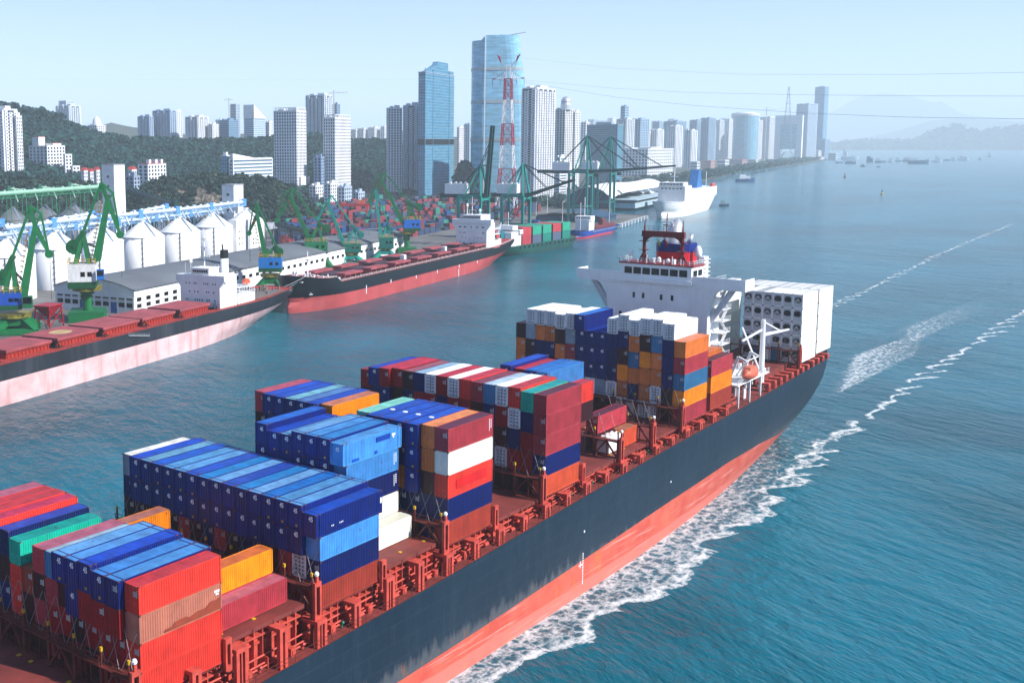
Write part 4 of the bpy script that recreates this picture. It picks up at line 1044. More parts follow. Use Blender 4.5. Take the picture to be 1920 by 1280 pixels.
for i in range(n3):
    x = x0+stp*(i+.42)
    b = MB(); b.box(x-stp*.30, x+stp*.30, -7.4, 7.4, 17.7, 20.2)
    for k in range(8): b.box(x-stp*.30+k*stp*.08, x-stp*.29+k*stp*.08, -7.7, -7.4, 17.7, 20.1)
    part(b, 'hatch_coaming', M['any'], S3, (.10, .03, .035))
    for sg in (-1, 1):
        b = MB(); b.box(x-stp*.34, x+stp*.34, min(sg*7.6, sg*15.0), max(sg*7.6, sg*15.0), 20.3, 21.2)
        for k in range(4): b.box(x-stp*.33+k*stp*.2, x-stp*.31+k*stp*.2, min(sg*8, sg*14.6), max(sg*8, sg*14.6), 18, 20.3)
        part(b, 'hatch_panel', M['hatch'], S3)
    b = MB(); b.box(x+stp*.38, x+stp*.5, -5.5, 5.5, 17.9, 20.4+(i % 3)*.8)
    b.box(x+stp*.345, x+stp*.5, -14.4, 14.2, 17.9, 18.2)
    for k in range(6): xx = x+stp*.36; yy = rnd.uniform(-14, 12); b.box(xx, xx+1.2, yy, yy+rnd.uniform(.6, 2), 17.9, 18.6+rnd.uniform(.5, 2))
    part(b, 'mast_house', M['any'], S3, (.12, .035, .04))
    if i in (2, 4):
        b = MB(); b.box(x+stp*.38, x+stp*.48, -9, -5.8, 17.9, 23.5); part(b, 'crane_pedestal', M['white'], S3)
XF = lo3(gz(884, 463, 13.2)).x
b = MB(); b.box(XF, XF+14, -13.6, 13.6, 17.8, 33.6); b.box(XF, XF+5, -17.2, 17.2, 33.0, 36.2)
b.prismx([(-13.6, 33), (-17.2, 33), (-13.6, 29.2)], XF, XF+1.4); b.prismx([(13.6, 33), (13.6, 29.2), (17.2, 33)], XF, XF+1.4)
H3 = part(b, 'accommodation_block', M['white'], S3)
b = MB(); b.box(XF+.5, XF+9, -8, 8, 36.2, 38.8); b.box(XF+.2, XF+9.4, -8.4, 8.4, 38.8, 39.1); w3 = part(b, 'wheelhouse', M['white'], H3)
windows(w3, XF+.48, [-7+k*1.55 for k in range(10)], [37.6], 1.2, 1.2)
windows(H3, XF-.03, [-11, -9.6, -5.6, -4.2, 0, 5, 6.2, 9.6, 10.8], [31.2], .9, 1.0); windows(H3, XF-.03, [-11, -10, 5.5, 6.7, 10], [27.6], .8, .9); windows(H3, XF-.03, [-9, -6, -3, 1.5, 5, 8.5], [24.2], .6, .8); windows(H3, XF-.03, [-10.5, -8, -5, -2.4, .2, 6.5, 9.5], [20.6], 1.1, 1.2)
windows(H3, -13.62, [XF+3, XF+6, XF+9], [21, 25, 29], .8, .9, axis='y')
b = MB(); b.tube((XF+3, 1, 39), (XF+3, 1, 51), .4, 8, .15)
for z, y in ((42, 3), (46, 2)): b.box(XF+2.7, XF+3.3, 1-y, 1+y, z, z+.3)
b.tube((XF+4, 6, 39), (XF+4, 6, 44.5), .3, 8).lathe(XF+4, 6, [(.1, 44), (.9, 44.6), (.8, 46), (0, 46.6)], 10)
b.lathe(XF+4, -5.4, [(.2, 39), (.2, 41), (1, 41.5), (1, 42.5), (0, 43.2)], 10)
for y in (-7, -3, 3, 7.6): b.bar((XF+2, y, 39), (XF+2, y, 41.5+rnd.random()), .16)
part(b, 'radar_mast', M['white'], H3)
b = MB(); b.box(XF+15, XF+23, -5, 5, 18, 38.5); part(b, 'funnel', M['white'], H3)
b = MB(); b.box(XF+14, XF+L3*.1, -12.5, 12.5, 18, 22)
for z in (22, 25.5, 29): rail(b, [(XF+14, -13, z), (XF+26, -12, z), (XF+26, 8, z)], 1.1, 2.6, .11); b.box(XF+14, XF+26, -13.2, 10, z-.2, z)
b.bar((XF+20, -12, 22), (XF+27, -13, 33), .35).bar((XF+25, -12, 22), (XF+27, -13, 33), .3)
part(b, 'aft_deckhouse', M['white'], H3)
b = MB(); b.box(XF+17, XF+22, -13.9, -13.2, 23, 25).box(XF+15, XF+18, -13.6, -13.0, 27, 28.4); part(b, 'safety_board', M['any'], H3, (.6, .06, .05))
# anchor and white hull marks
an = lo3(gp(S3.location, az3, 587, 535))
b = MB(); b.lathe(0, 0, [(.05, -1.2), (1.2, -.8), (1.3, 0), (.8, .5), (0, .6)], 12); b.v = [(z*.4, x, y) for x, y, z in b.v]
def on_side(px, py):   # point on the flat ship side
    P0 = S3.location+nr3*(-B3/2-.05); return lo3(gp(P0, az3, px, py))
b = MB()
for px, py in ((687, 538), (733, 527), (780.5, 519), (820, 509), (861, 499), (895, 491)):
    q = on_side(px, py); b.box(q.x-.35, q.x+.35, q.y-.06, q.y+.06, q.z-.9, q.z+.9)
for px, py, hh in ((860, 518, 4.5), (687, 545, 1.5)):
    q = on_side(px, py); b.box(q.x-.3, q.x+.3, q.y-.06, q.y+.06, q.z-hh, q.z+hh)
part(b, 'hull_mark', M['mark'], S3)
lower(S3, -5.0, ('hull', 'boot_topping', 'deck', 'hull_mark'), B3/33)
# hawsepipe anchor
x, h, z = 11.0, 7.6, 13.8
b = MB(); b.lathe(0, 0, [(1.5, -.3), (1.7, .1), (1.2, .5), (0, .6)], 12); b.v = [(11.0+x_*.8-.7*z_, -7.2-z_*.7+x_*.35, 11.4+y_) for x_, y_, z_ in b.v]
b.bar((10.6, -7.8, 11.4), (10.6, -8.1, 8.6), .5).bar((9.6, -7.8, 8.8), (11.8, -8.4, 8.8), .5)
part(b, 'anchor', M['silver'], S3)
# mooring lines between the two bulk carriers' ends
for k, (p, q) in enumerate((((497, 548), (583, 512)), ((500, 553), (578, 517)), ((503, 560), (560, 520)))):
    A = gd(p[0], p[1], 505); Bq = gd(q[0], q[1], 507+k*3); b = MB(); prev = None
    for i in range(9):
        f = i/8; v = A.lerp(Bq, f)-Vector((0, 0, 1.2*math.sin(math.pi*f)))
        if prev is not None: b.tube(prev, v, .14, 5)
        prev = v
    tag(part(b, 'mooring_line', M['plain'], None, (.6, .6, .6)), ('upper', 'middle', 'lowest')[k]+' of three mooring ropes stretched between the two bulk carriers', 'mooring rope', 'mooring ropes between the bulk carriers')

# --- smaller ships along the quay
def small_ship(name, label, cat, pa, pb, B, T, bo, hc, bc, dc, flip=False, **k):
    A, Bq = gz(*pa), gz(*pb); a = angle(A, Bq); d = Vector((math.cos(a), math.sin(a), 0)); n = Vector((-d.y, d.x, 0)); L = (Bq-A).length
    if flip: A = A+n*(B/2)      # bow tip and stern corner are what the eye can place
    else: Bq = Bq+n*(B/2)
    a = angle(A, Bq); L = (Bq-A).length; base = Bq if flip else A
    r = empty(name, label, cat, base, a+(math.pi if flip else 0))
    loft_ship(r, L, B, T, bo, M['any'], M['any'], M['any'], hc, bc, dc, n=36, **k)
    return r, L
r, L = small_ship('feeder_ship', 'green feeder ship with stacked containers moored under the tall quay cranes', 'cargo ship', (944, 484), (1068, 459), 20, [(0, 9), (14, 7.5), (200, 7.2)], 1.6, (.006, .12, .10), (.02, .10, .09), (.16, .12, .11), flip=True, bow=.12, rake=4)
FEED = (r, L)
b = MB(); b.box(L-28, L-14, -8.5, 8.5, 7, 17); b.box(L-28, L-24, -10, 10, 15.5, 18.5); h = part(b, 'deckhouse', M['white'], r)
b = MB(); b.box(L-27, L-20, -6, 6, 18.5, 21.5); part(b, 'wheelhouse', M['white'], h); windows(h, L-28.05, [-6, -4, -2, 0, 2, 4, 6], [10, 13], 1, 1)
b = MB(); b.box(L-14, L-9, -3, 3, 7, 18); part(b, 'funnel', M['any'], r, (.02, .25, .3))
b = MB(); b.tube((L-24, 0, 21.5), (L-24, 0, 31), .3, 6).box(L-24.3, L-23.7, -2, 2, 26, 26.3); rail(b, [(L-8, -8, 7.2), (L-2, -6, 7.2)], 1.2, 2, .15); rail(b, [(L-8, 8, 7.2), (L-2, 6, 7.2)], 1.2, 2, .15); b.box(L-13, L-3, -8, 8, 7, 8.5); part(b, 'mast', M['white'], r)
b = MB()
for k in range(14): b.tube((12+k*6.5, 10.05, 5.6), (12+k*6.5, 10.6, 5.6), .8, 8)
part(b, 'tyre_fender', M['dark'], r)
r, L = small_ship('coaster', 'small blue and red coaster moored ahead of the green feeder ship', 'cargo ship', (1070, 449), (1166, 432.5), 15, [(0, 7.5), (12, 6), (200, 5.6)], 1.5, (.01, .09, .36), (.55, .06, .09), (.05, .07, .1), bow=.14, rake=5)
b = MB(); b.box(L*.24, L*.36, -6, 6, 5.6, 15); b.box(L*.25, L*.34, -7, 7, 13.5, 18); h = part(b, 'deckhouse', M['white'], r); windows(h, L*.25-.05, [-5, -3, -1, 1, 3, 5], [16.4], 1.2, 1.2)
b = MB(); b.tube((L*.29, 0, 18), (L*.29, 0, 34), .35, 6).box(L*.29-.3, L*.29+.3, -2, 2, 26, 26.4).tube((L*.2, 0, 6), (L*.2, 0, 30), .3, 6); part(b, 'mast', M['white'], r)
b = MB(); b.box(L*.42, L*.9, -5, 5, 5.6, 8); b.box(L*.66, L*.74, -2, 2, 8, 13); part(b, 'hold', M['any'], r, (.25, .06, .06))
b = MB()
for k in range(16): b.tube((L*.3+k*L*.042, -7.55, 4.6), (L*.3+k*L*.042, -8.1, 4.6), .7, 8)
part(b, 'tyre_fender', M['plain'], r, (.5, .5, .5))
r, L = small_ship('ferry', 'large white ferry with blue funnel moored off the curved white terminal', 'ferry', (1238, 411), (1346, 388.5), 30, [(0, 19), (30, 17), (400, 16.5)], .8, (.80, .82, .84), (.7, .72, .74), (.6, .62, .64), bow=.2, rake=12)
b = MB(); b.box(L*.2, L*.96, -14.3, 14.3, 16, 27); b.box(L*.2, L*.34, -14.3, 14.3, 27, 33); h = part(b, 'upper_decks', M['white'], r)
b = MB(); b.box(L*.19, L*.28, -13, 13, 33, 37); w_ = part(b, 'wheelhouse', M['white'], h)
windows(h, L*.2-.1, [-10+k*4 for k in range(6)], [30.5], 2.4, 1.3); windows(w_, L*.19-.1, [-10+k*3.4 for k in range(7)], [35.4], 2.6, 1.5)
b = MB(); b.prismy([(L*.66, 27), (L*.70, 48), (L*.75, 48), (L*.79, 27)], -4.5, 4.5); part(b, 'funnel', M['any'], r, (.03, .22, .48))
b = MB(); b.box(L*.84, L*.92, -13.9, -11, 27, 31); part(b, 'lifeboat', M['any'], r, (.6, .12, .08))
b = MB(); b.tube((L*.25, 0, 37), (L*.25, 0, 52), .5, 6).box(L*.25-.5, L*.25+.5, -4, 4, 43, 43.6).tube((L*.99, 0, 17), (L*.99, 0, 44), .4, 6); part(b, 'mast', M['white'], r)
# containers on the feeder ship
fr, fL = FEED
for k in range(5):
    for tz in range(2):
        c = [['r', 'g', 'G', 'g', 'G'], ['R', 'm', 'm', 'R', 'm']][tz][k]; nm, rgb, rf = PAL[c]
        col_ = {'g': (.16, .20, .28), 'G': (.02, .30, .24), 'm': (.06, .42, .30), 'R': (.55, .10, .12), 'r': (.5, .09, .12)}[c]
        lp = Vector((fL-36-k*15.5, 0, 7.2+tz*6.3)); wpos = fr.matrix_basis @ lp
        o = empty('cargo_container', f"{ {'g': 'slate', 'G': 'dark green', 'm': 'pale green', 'R': 'pink red', 'r': 'dull red'}[c]} container block, {'upper' if tz else 'lower'} layer, {ORD[k]} from the deckhouse of the green ship", 'container', wpos, fr.rotation_euler[2], 'containers stacked on the green feeder ship')
        b = MB(); b.box(-6.6, 6.6, -8.6, 8.6, 0, 6.1); b.build('body', M['any'], o, col_)
        b = MB()
        for yy in (-8.62, 8.6):
            for kx in range(8): b.box(-6.2+kx*1.7, -6.0+kx*1.7, yy, yy+.06, .3, 5.8)
        for kx in (-6.7, 6.55): b.box(kx, kx+.15, -8.7, 8.7, 0, 6.15)
        b.build('frame', M['any'], o, tuple(v*.75 for v in col_))
# ---------------------------------------------------------------- harbour buildings
M['roofgrey'] = paint('warehouse_roof', (0.20, 0.22, 0.245), 0.8, 0.12, 0.05, streak=0.35, scol=(0.13, 0.145, 0.165), sz=(0.03, 0.6, 1), rust=0.2, rcol=(.15, .16, .18), fine=.3)
M['wall'] = paint('white_rendered_wall', (0.74, 0.75, 0.76), 0.8, 0.06, 0.2, streak=0.2, scol=(0.5, 0.5, 0.5), sz=(.6, .6, .08))
M['silo'] = paint('white_silo_steel', (0.78, 0.79, 0.80), 0.5, 0.04, 0.1, streak=0.12, scol=(0.6, 0.6, 0.62), sz=(.5, .5, .04))
M['galv'] = paint('galvanised_steel', (0.30, 0.31, 0.33), 0.4, 0.15, 0.2, streak=0.3, scol=(.2, .2, .22), sz=(.8, .8, .05), metal=.4)
GREEN = (0.006, 0.22, 0.085); TEAL = (0.008, 0.33, 0.29)
def uv(a): return Vector((math.cos(a), math.sin(a), 0)), Vector((-math.sin(a), math.cos(a), 0))
# --- long warehouse
c0 = gz(252, 590, LZ)
wh = empty('warehouse', 'long white warehouse with grey vaulted roof and rows of dark windows behind the moored ship', 'warehouse', c0, R(14.5))
WL, WW, WE = 330.0, 46.0, 11.5
b = MB(); b.box(0, WL, 0, WW, 0, WE); 
def arch(y): return WE+4.2*(1-((y-WW/2)/(WW/2))**2)
ys = [WW*i/16 for i in range(17)]
b.prismx([(y, WE-.01) for y in (0, WW)]+[(y, arch(y)-.15) for y in ys[::-1]], 0, 1.0)
b.prismx([(y, WE-.01) for y in (0, WW)]+[(y, arch(y)-.15) for y in ys[::-1]], WL-1, WL)
part(b, 'wall', M['wall'], wh)
b = MB(); b.grid([[(-.6, y, arch(y)) for y in ys], [(WL+.6, y, arch(y)) for y in ys]]); b.grid([[(-.6, y, arch(y)-.35) for y in ys], [(-.6, y, arch(y)) for y in ys]])
b.box(-.6, WL+.6, -1.0, 0, WE-.3, WE+.1); part(b, 'roof', M['roofgrey'], wh)
b = MB(); b.box(-.15, 0, 0, WW, 6.1, 6.5)
for k in range(11): b.box(-.2, 0, k*4.5, k*4.5+.7, 0, 7.4)
b.box(-.12, 0, 0, WW, 7.4, 7.9)
for k in range(46): b.box(k*7.2, k*7.2+.6, -.15, 0, 0, WE)
b.box(0, WL, -.12, 0, 9.2, 9.5); part(b, 'pilaster', M['wall'], wh)
for k in range(10):
    for z in (4.2, 6.95):
        if z < 5 and k in (2, 6): continue
        b = MB(); b.box(-.08, 0, k*4.5+.95, k*4.5+4.2, z-1.0 if z > 5 else z-1.1, z+.35 if z > 5 else z+1.0); part(b, 'window', M['glass'], wh)
for k in (2, 6):
    b = MB(); b.box(-.1, 0, k*4.5+.9, k*4.5+4.3, 0, 5.2); part(b, 'loading_door', M['any'], wh, (.03, .16, .42))
for k in range(44):
    for z in ((3.6, 6.6) if k < 5 else (6.6,)):
        b = MB(); b.box(k*7.2+2.2, k*7.2+5.6, -.06, 0, z-.9, z+.9); b.box(k*7.2+3.8, k*7.2+4.0, -.1, 0, z-.9, z+.9); part(b, 'window', M['glass'], wh)
# small hut and bric-a-brac on the quay
hut = gz(152, 574, LZ); ht = empty('site_hut', 'small pale blue hut beside the green crane column on the quay', 'hut', hut, R(14))
b = MB(); b.box(-2, 2, -2, 2, 0, 4.4); b.build('wall', M['wall'], ht); b = MB(); b.box(-2.3, 2.3, -2.3, 2.3, 4.4, 4.8); b.build('roof', M['roofgrey'], ht); b = MB(); b.box(-2.06, -2, -.7, .7, 0, 2.2); b.build('door', M['any'], ht, (.05, .2, .4))
hp = gz(92, 613, LZ); hh = empty('grain_hopper', 'red steel grain hopper frame standing on quay between the two left cranes', 'hopper', hp, R(20))
b = MB()
for x in (-5, 5):
    for y in (-4, 4): b.bar((x, y, 0), (x*.85, y*.85, 9), .5)
    b.bar((x, -4, 1), (x, 4, 8), .3).bar((x, 4, 1), (x, -4, 8), .3)
for y in (-4, 4): b.bar((-5, y, 1), (5, y, 8), .3).bar((5, y, 1), (-5, y, 8), .3)
b.build('frame', M['any'], hh, (.40, .02, .05))
b = MB(); b.grid([[(-5, -4, 9.6), (-5, 4, 9.6), (5, 4, 9.6), (5, -4, 9.6), (-5, -4, 9.6)], [(-1, -1, 4.5), (-1, 1, 4.5), (1, 1, 4.5), (1, -1, 4.5), (-1, -1, 4.5)]]); b.box(-5.1, 5.1, -4.1, 4.1, 9.4, 9.8); b.build('funnel', M['any'], hh, (.42, .02, .05))
# --- white silos and their galleries
def silo(px, D, r_, zt, zc, label, m, cat='silo', ribs=0, grp='row of grain silos'):
    p = gd(px, 400, D); o = empty('grain_silo', label, cat, (p.x, p.y, LZ), 0, grp)
    zt -= LZ; zc -= LZ
    b = MB(); b.lathe(0, 0, [(r_, 0), (r_, zt)], 40); part(b, 'wall', m, o, smooth=True)
    b = MB(); b.lathe(0, 0, [(r_+.35, zt-.3), (r_+.35, zt), (r_*.12, zc-1.2), (r_*.12, zc), (0, zc)], 40)
    part(b, 'roof', m, o)
    b = MB()
    for k in range(0, 40, 4 if not ribs else 2):
        a = 2*math.pi*k/40; b.bar((r_*math.cos(a), r_*math.sin(a), zt+.05), (r_*.14*math.cos(a), r_*.14*math.sin(a), zc-1.15), .25, .3)
    part(b, 'roof_rib', m, o)
    b = MB(); a0 = R(228); b.bar((r_*1.01*math.cos(a0), r_*1.01*math.sin(a0), 0), (r_*1.01*math.cos(a0), r_*1.01*math.sin(a0), zt), .45, .45)
    for k in range(7): b.box(r_*1.01*math.cos(a0)-.5, r_*1.01*math.cos(a0)+.5, r_*1.01*math.sin(a0)-.5, r_*1.01*math.sin(a0)+.5, k*zt/7, k*zt/7+.2)
    part(b, 'ladder', M['galv'], o)
    b = MB(); a1 = R(265); b.bar((r_*math.cos(a1), r_*math.sin(a1), zt+.3), (r_*.15*math.cos(a1), r_*.15*math.sin(a1), zc-.8), 1.0, .35); part(b, 'roof_stair', M['any'], o, (.25, .33, .42))
    return Vector((p.x, p.y, zc+LZ))
SIL = []
pos = ['beside left frame edge', 'between the two left cranes', 'behind the white cabbed crane', 'right of the white cabbed crane', 'fifth along the row', 'in the shadow of the elevator tower', 'half hidden behind elevator tower']
for i, (px, D) in enumerate(((14, 568), (104, 604), (188, 640), (267.5, 668), (337, 702), (400, 742), (462, 790))):
    SIL.append(silo(px, D, 12.9, 25.6, 35.2, 'white grain silo with cone roof, '+pos[i], M['silo']))
for i, (px, D) in enumerate(((24, 885), (85, 905), (138, 930), (186, 955))):
    silo(px, D, 11.6, 23.5, 34.0, 'grey galvanised silo in the back row, '+['leftmost', 'second from left', 'third from left', 'fourth, by white tower'][i], M['galv'], ribs=1, grp='back row of grey silos')
BLUEP = (.25, .42, .60)
def gallery(A, B_, name, label, w_, h_, c, c2, tower=True, base=LZ, n=8, grp=None):
    A = Vector(A); B_ = Vector(B_); o = empty(name, label, 'conveyor', (A.x, A.y, base), 0, grp)
    off = Vector((A.x, A.y, base)); d = (B_-A); L = d.length; d.normalize(); s_ = Vector((-d.y, d.x, 0)).normalized()
    b = MB(); b.tube(A-off+Vector((0, 0, h_*.75)), B_-off+Vector((0, 0, h_*.75)), w_*.34, 10)
    for k in range(max(2, int(L/9))): p = A.lerp(B_, (k+.5)/max(2, int(L/9)))-off; b.bar(p+Vector((0, 0, h_*.7)), p+s_*(4 if k % 2 else -4)+Vector((0, 0, -3.5)), .7); b.box(p.x-.8, p.x+.8, p.y-.8, p.y+.8, p.z+h_*.6, p.z+h_*1.25)
    b.build('belt_tube', M['any'], o, c)
    b = MB()
    for sg in (-1, 1):
        for z in (0, h_*.5): b.bar(A-off+s_*sg*w_/2+Vector((0, 0, z)), B_-off+s_*sg*w_/2+Vector((0, 0, z)), .3)
        m_ = max(2, int(L/4))
        for k in range(m_):
            p = A.lerp(B_, k/m_)-off+s_*sg*w_/2; q = A.lerp(B_, (k+1)/m_)-off+s_*sg*w_/2
            b.bar(p, q+Vector((0, 0, h_*.5)), .2); b.bar(p, p+Vector((0, 0, h_*.5)), .2)
    b.build('truss', M['any'], o, c2)
    if tower:
        b = MB()
        for k in range(n):
            p = A.lerp(B_, (k+.5)/n)-off
            for sg in (-1, 1): b.bar(p+s_*sg*w_*.5, Vector((p.x+s_.x*sg*w_*.8, p.y+s_.y*sg*w_*.8, 0)), .45)
        b.bar(A-off, B_-off, .4); b.build('trestle', M['any'], o, c2)
    b = MB(); p = B_-off; b.box(p.x-1.6, p.x+1.6, p.y-1.6, p.y+1.6, p.z-.5, p.z+h_+1.2); b.build('drive_house', M['any'], o, (.14, .36, .62) if c2 == BLUEP else c2)
    return o
for i in range(6):
    a, b_ = SIL[i]+Vector((0, 3, 1.5)), SIL[i+1]+Vector((0, 3, 1.5))
    gallery(a, b_, 'conveyor_gallery', 'pale blue tube conveyor over silo roofs, '+ORD[i]+' span from the left', 3.0, 3.6, (.62, .70, .78), BLUEP, False, grp='conveyors over the white silos')
    a2, b2_ = SIL[i]+Vector((-4, 20, -3.5)), SIL[i+1]+Vector((-4, 20, -3.5))
    gallery(a2, b2_, 'conveyor_gallery', 'lower blue and white conveyor behind silos, '+ORD[i]+' span from the left', 3.4, 3.2, (.68, .74, .8), BLUEP, True, n=5, grp='conveyors behind the white silos')
    a3, b3 = SIL[i]+Vector((-10, 38, -1.0)), SIL[i+1]+Vector((-10, 38, -5.0 if i % 2 else 1.0))
    gallery(a3, b3, 'conveyor_gallery', 'rearmost pale blue pipe conveyor behind silos, '+ORD[i]+' span from the left', 2.6, 3.0, (.66, .74, .82), BLUEP, True, n=3, grp='rear pipe conveyors')
def pt_at(px, py, D): return gd(px, py, D)
gallery(pt_at(-60, 377, 850), pt_at(192, 358, 930), 'conveyor_gallery', 'long green truss conveyor above the grey silo roofs', 5.0, 5.0, (.35, .55, .45), (.02, .30, .16), n=9)
for i, (p, q) in enumerate((((16, 358), (69, 365)), ((74, 355), (119, 361)), ((129, 350), (176, 357)))):
    gallery(pt_at(q[0], q[1], 985), pt_at(p[0], p[1], 970), 'conveyor_gallery', 'short sloping green pipe conveyor above the long one, '+['left', 'middle', 'right'][i], 2.4, 3.0, (.35, .5, .42), (.04, .20, .13), n=2, grp='short conveyors')
gallery(pt_at(234, 362, 900), pt_at(328, 392, 800), 'conveyor_gallery', 'dark green covered conveyor sloping down right of tall white tower', 4.5, 5, (.015, .08, .09), (.01, .09, .08), n=5)
gallery(pt_at(518, 430, 800), pt_at(648, 462, 720), 'conveyor_gallery', 'dark green conveyor sloping down over grey warehouse roof', 5, 5.5, (.012, .06, .07), (.01, .10, .09), n=5)
def block(name, label, cat, px0, px1, pyt, D, ksplit=.5, base=LZ, rot=R(14), col=(.74, .75, .77), top=None, m=None, win=None, wcol=None, roofc=None, hid=0.0, grp=None, depth=None):
    """upright block seen between two image columns, its near corner at distance D"""
    pc = px0+(px1-px0)*ksplit
    c = gd(pc, pyt, D); zt = c.z; u, v = uv(rot)
    th = math.atan2(c.y-CAM[1], c.x-CAM[0]); ppm = F_PX/D*1.0
    wv = (pc-px0)/ppm/max(.12, abs(math.cos(th-rot))); wu = (px1-pc)/ppm/max(.12, abs(math.sin(th-rot)))
    if depth: wu = depth
    o = empty(name, label, cat, (c.x, c.y, base), rot, grp)
    return o, wu, wv, zt-base
def simple_tower(label, px0, px1, pyt, D, k, name='elevator_tower', col=(.74, .75, .77), holes=True, base=LZ):
    o, wu, wv, h = block(name, label, 'tower', px0, px1, pyt, D, k, base)
    b = MB(); b.box(0, wu, 0, wv, 0, h); part(b, 'wall', M['wall'], o, col)
    b = MB(); b.box(-.3, wu+.3, -.3, wv+.3, h, h+.7); part(b, 'parapet', M['any'], o, (.45, .47, .5))
    if holes:
        for k_ in range(6):
            b = MB(); b.box(wu*.5-.3, wu*.5+.3, -.08, 0, h*(.2+.13*k_), h*(.2+.13*k_)+.8); part(b, 'window', M['glass'], o)
        for k_ in range(3):
            b = MB(); b.box(-.08, 0, wv*.5-1.1, wv*.5+1.1, h*(.86-.12*k_)-.9, h*(.86-.12*k_)+.9); part(b, 'window', M['glass'], o)
    return o, wu, wv, h
simple_tower('tall slim white grain elevator tower behind the white cabbed crane', 191, 233, 310, 850, .53)
simple_tower('white elevator tower with square windows above the silos by rocky knoll', 416, 456, 348, 792, .55)
o, wu, wv, h = block('silo_annex', 'white block annex with small paired windows below the elevator tower', 'building', 428, 460, 413, 745, .47)
b = MB(); b.box(0, wu, 0, wv, 0, h); part(b, 'wall', M['wall'], o)
for z in (.35, .5, .68):
    for x in (.3, .6): b = MB(); b.box(wu*x-.5, wu*x+.5, -.08, 0, h*z-.7, h*z+.7); part(b, 'window', M['glass'], o)
o, wu, wv, h = block('silo_annex', 'round cornered white annex with four windows right of the elevator tower', 'building', 461, 486, 412, 765, .25)
b = MB(); b.prism([(0, wv), (0, 1), (1, 0), (wu-2, 0), (wu-.6, .6), (wu, 2), (wu, wv)], 0, h); part(b, 'wall', M['wall'], o)
for z in (.3, .42):
    for x in (.4, .65): b = MB(); b.box(wu*x-.6, wu*x+.6, -.08, 0, h*z-.7, h*z+.7); part(b, 'window', M['glass'], o)
o, wu, wv, h = block('transfer_house', 'grey sheet metal conveyor transfer house beyond the warehouse roof', 'building', 486, 523, 420, 800, .35, base=14)
b = MB(); b.box(0, wu, 0, wv, 4, h); part(b, 'wall', M['any'], o, (.42, .45, .5)); b = MB()
for x in (0.5, wu-.5):
    for y in (.5, wv-.5): b.bar((x, y, -10), (x, y, 4), .7)
part(b, 'leg', M['any'], o, (.3, .32, .35))

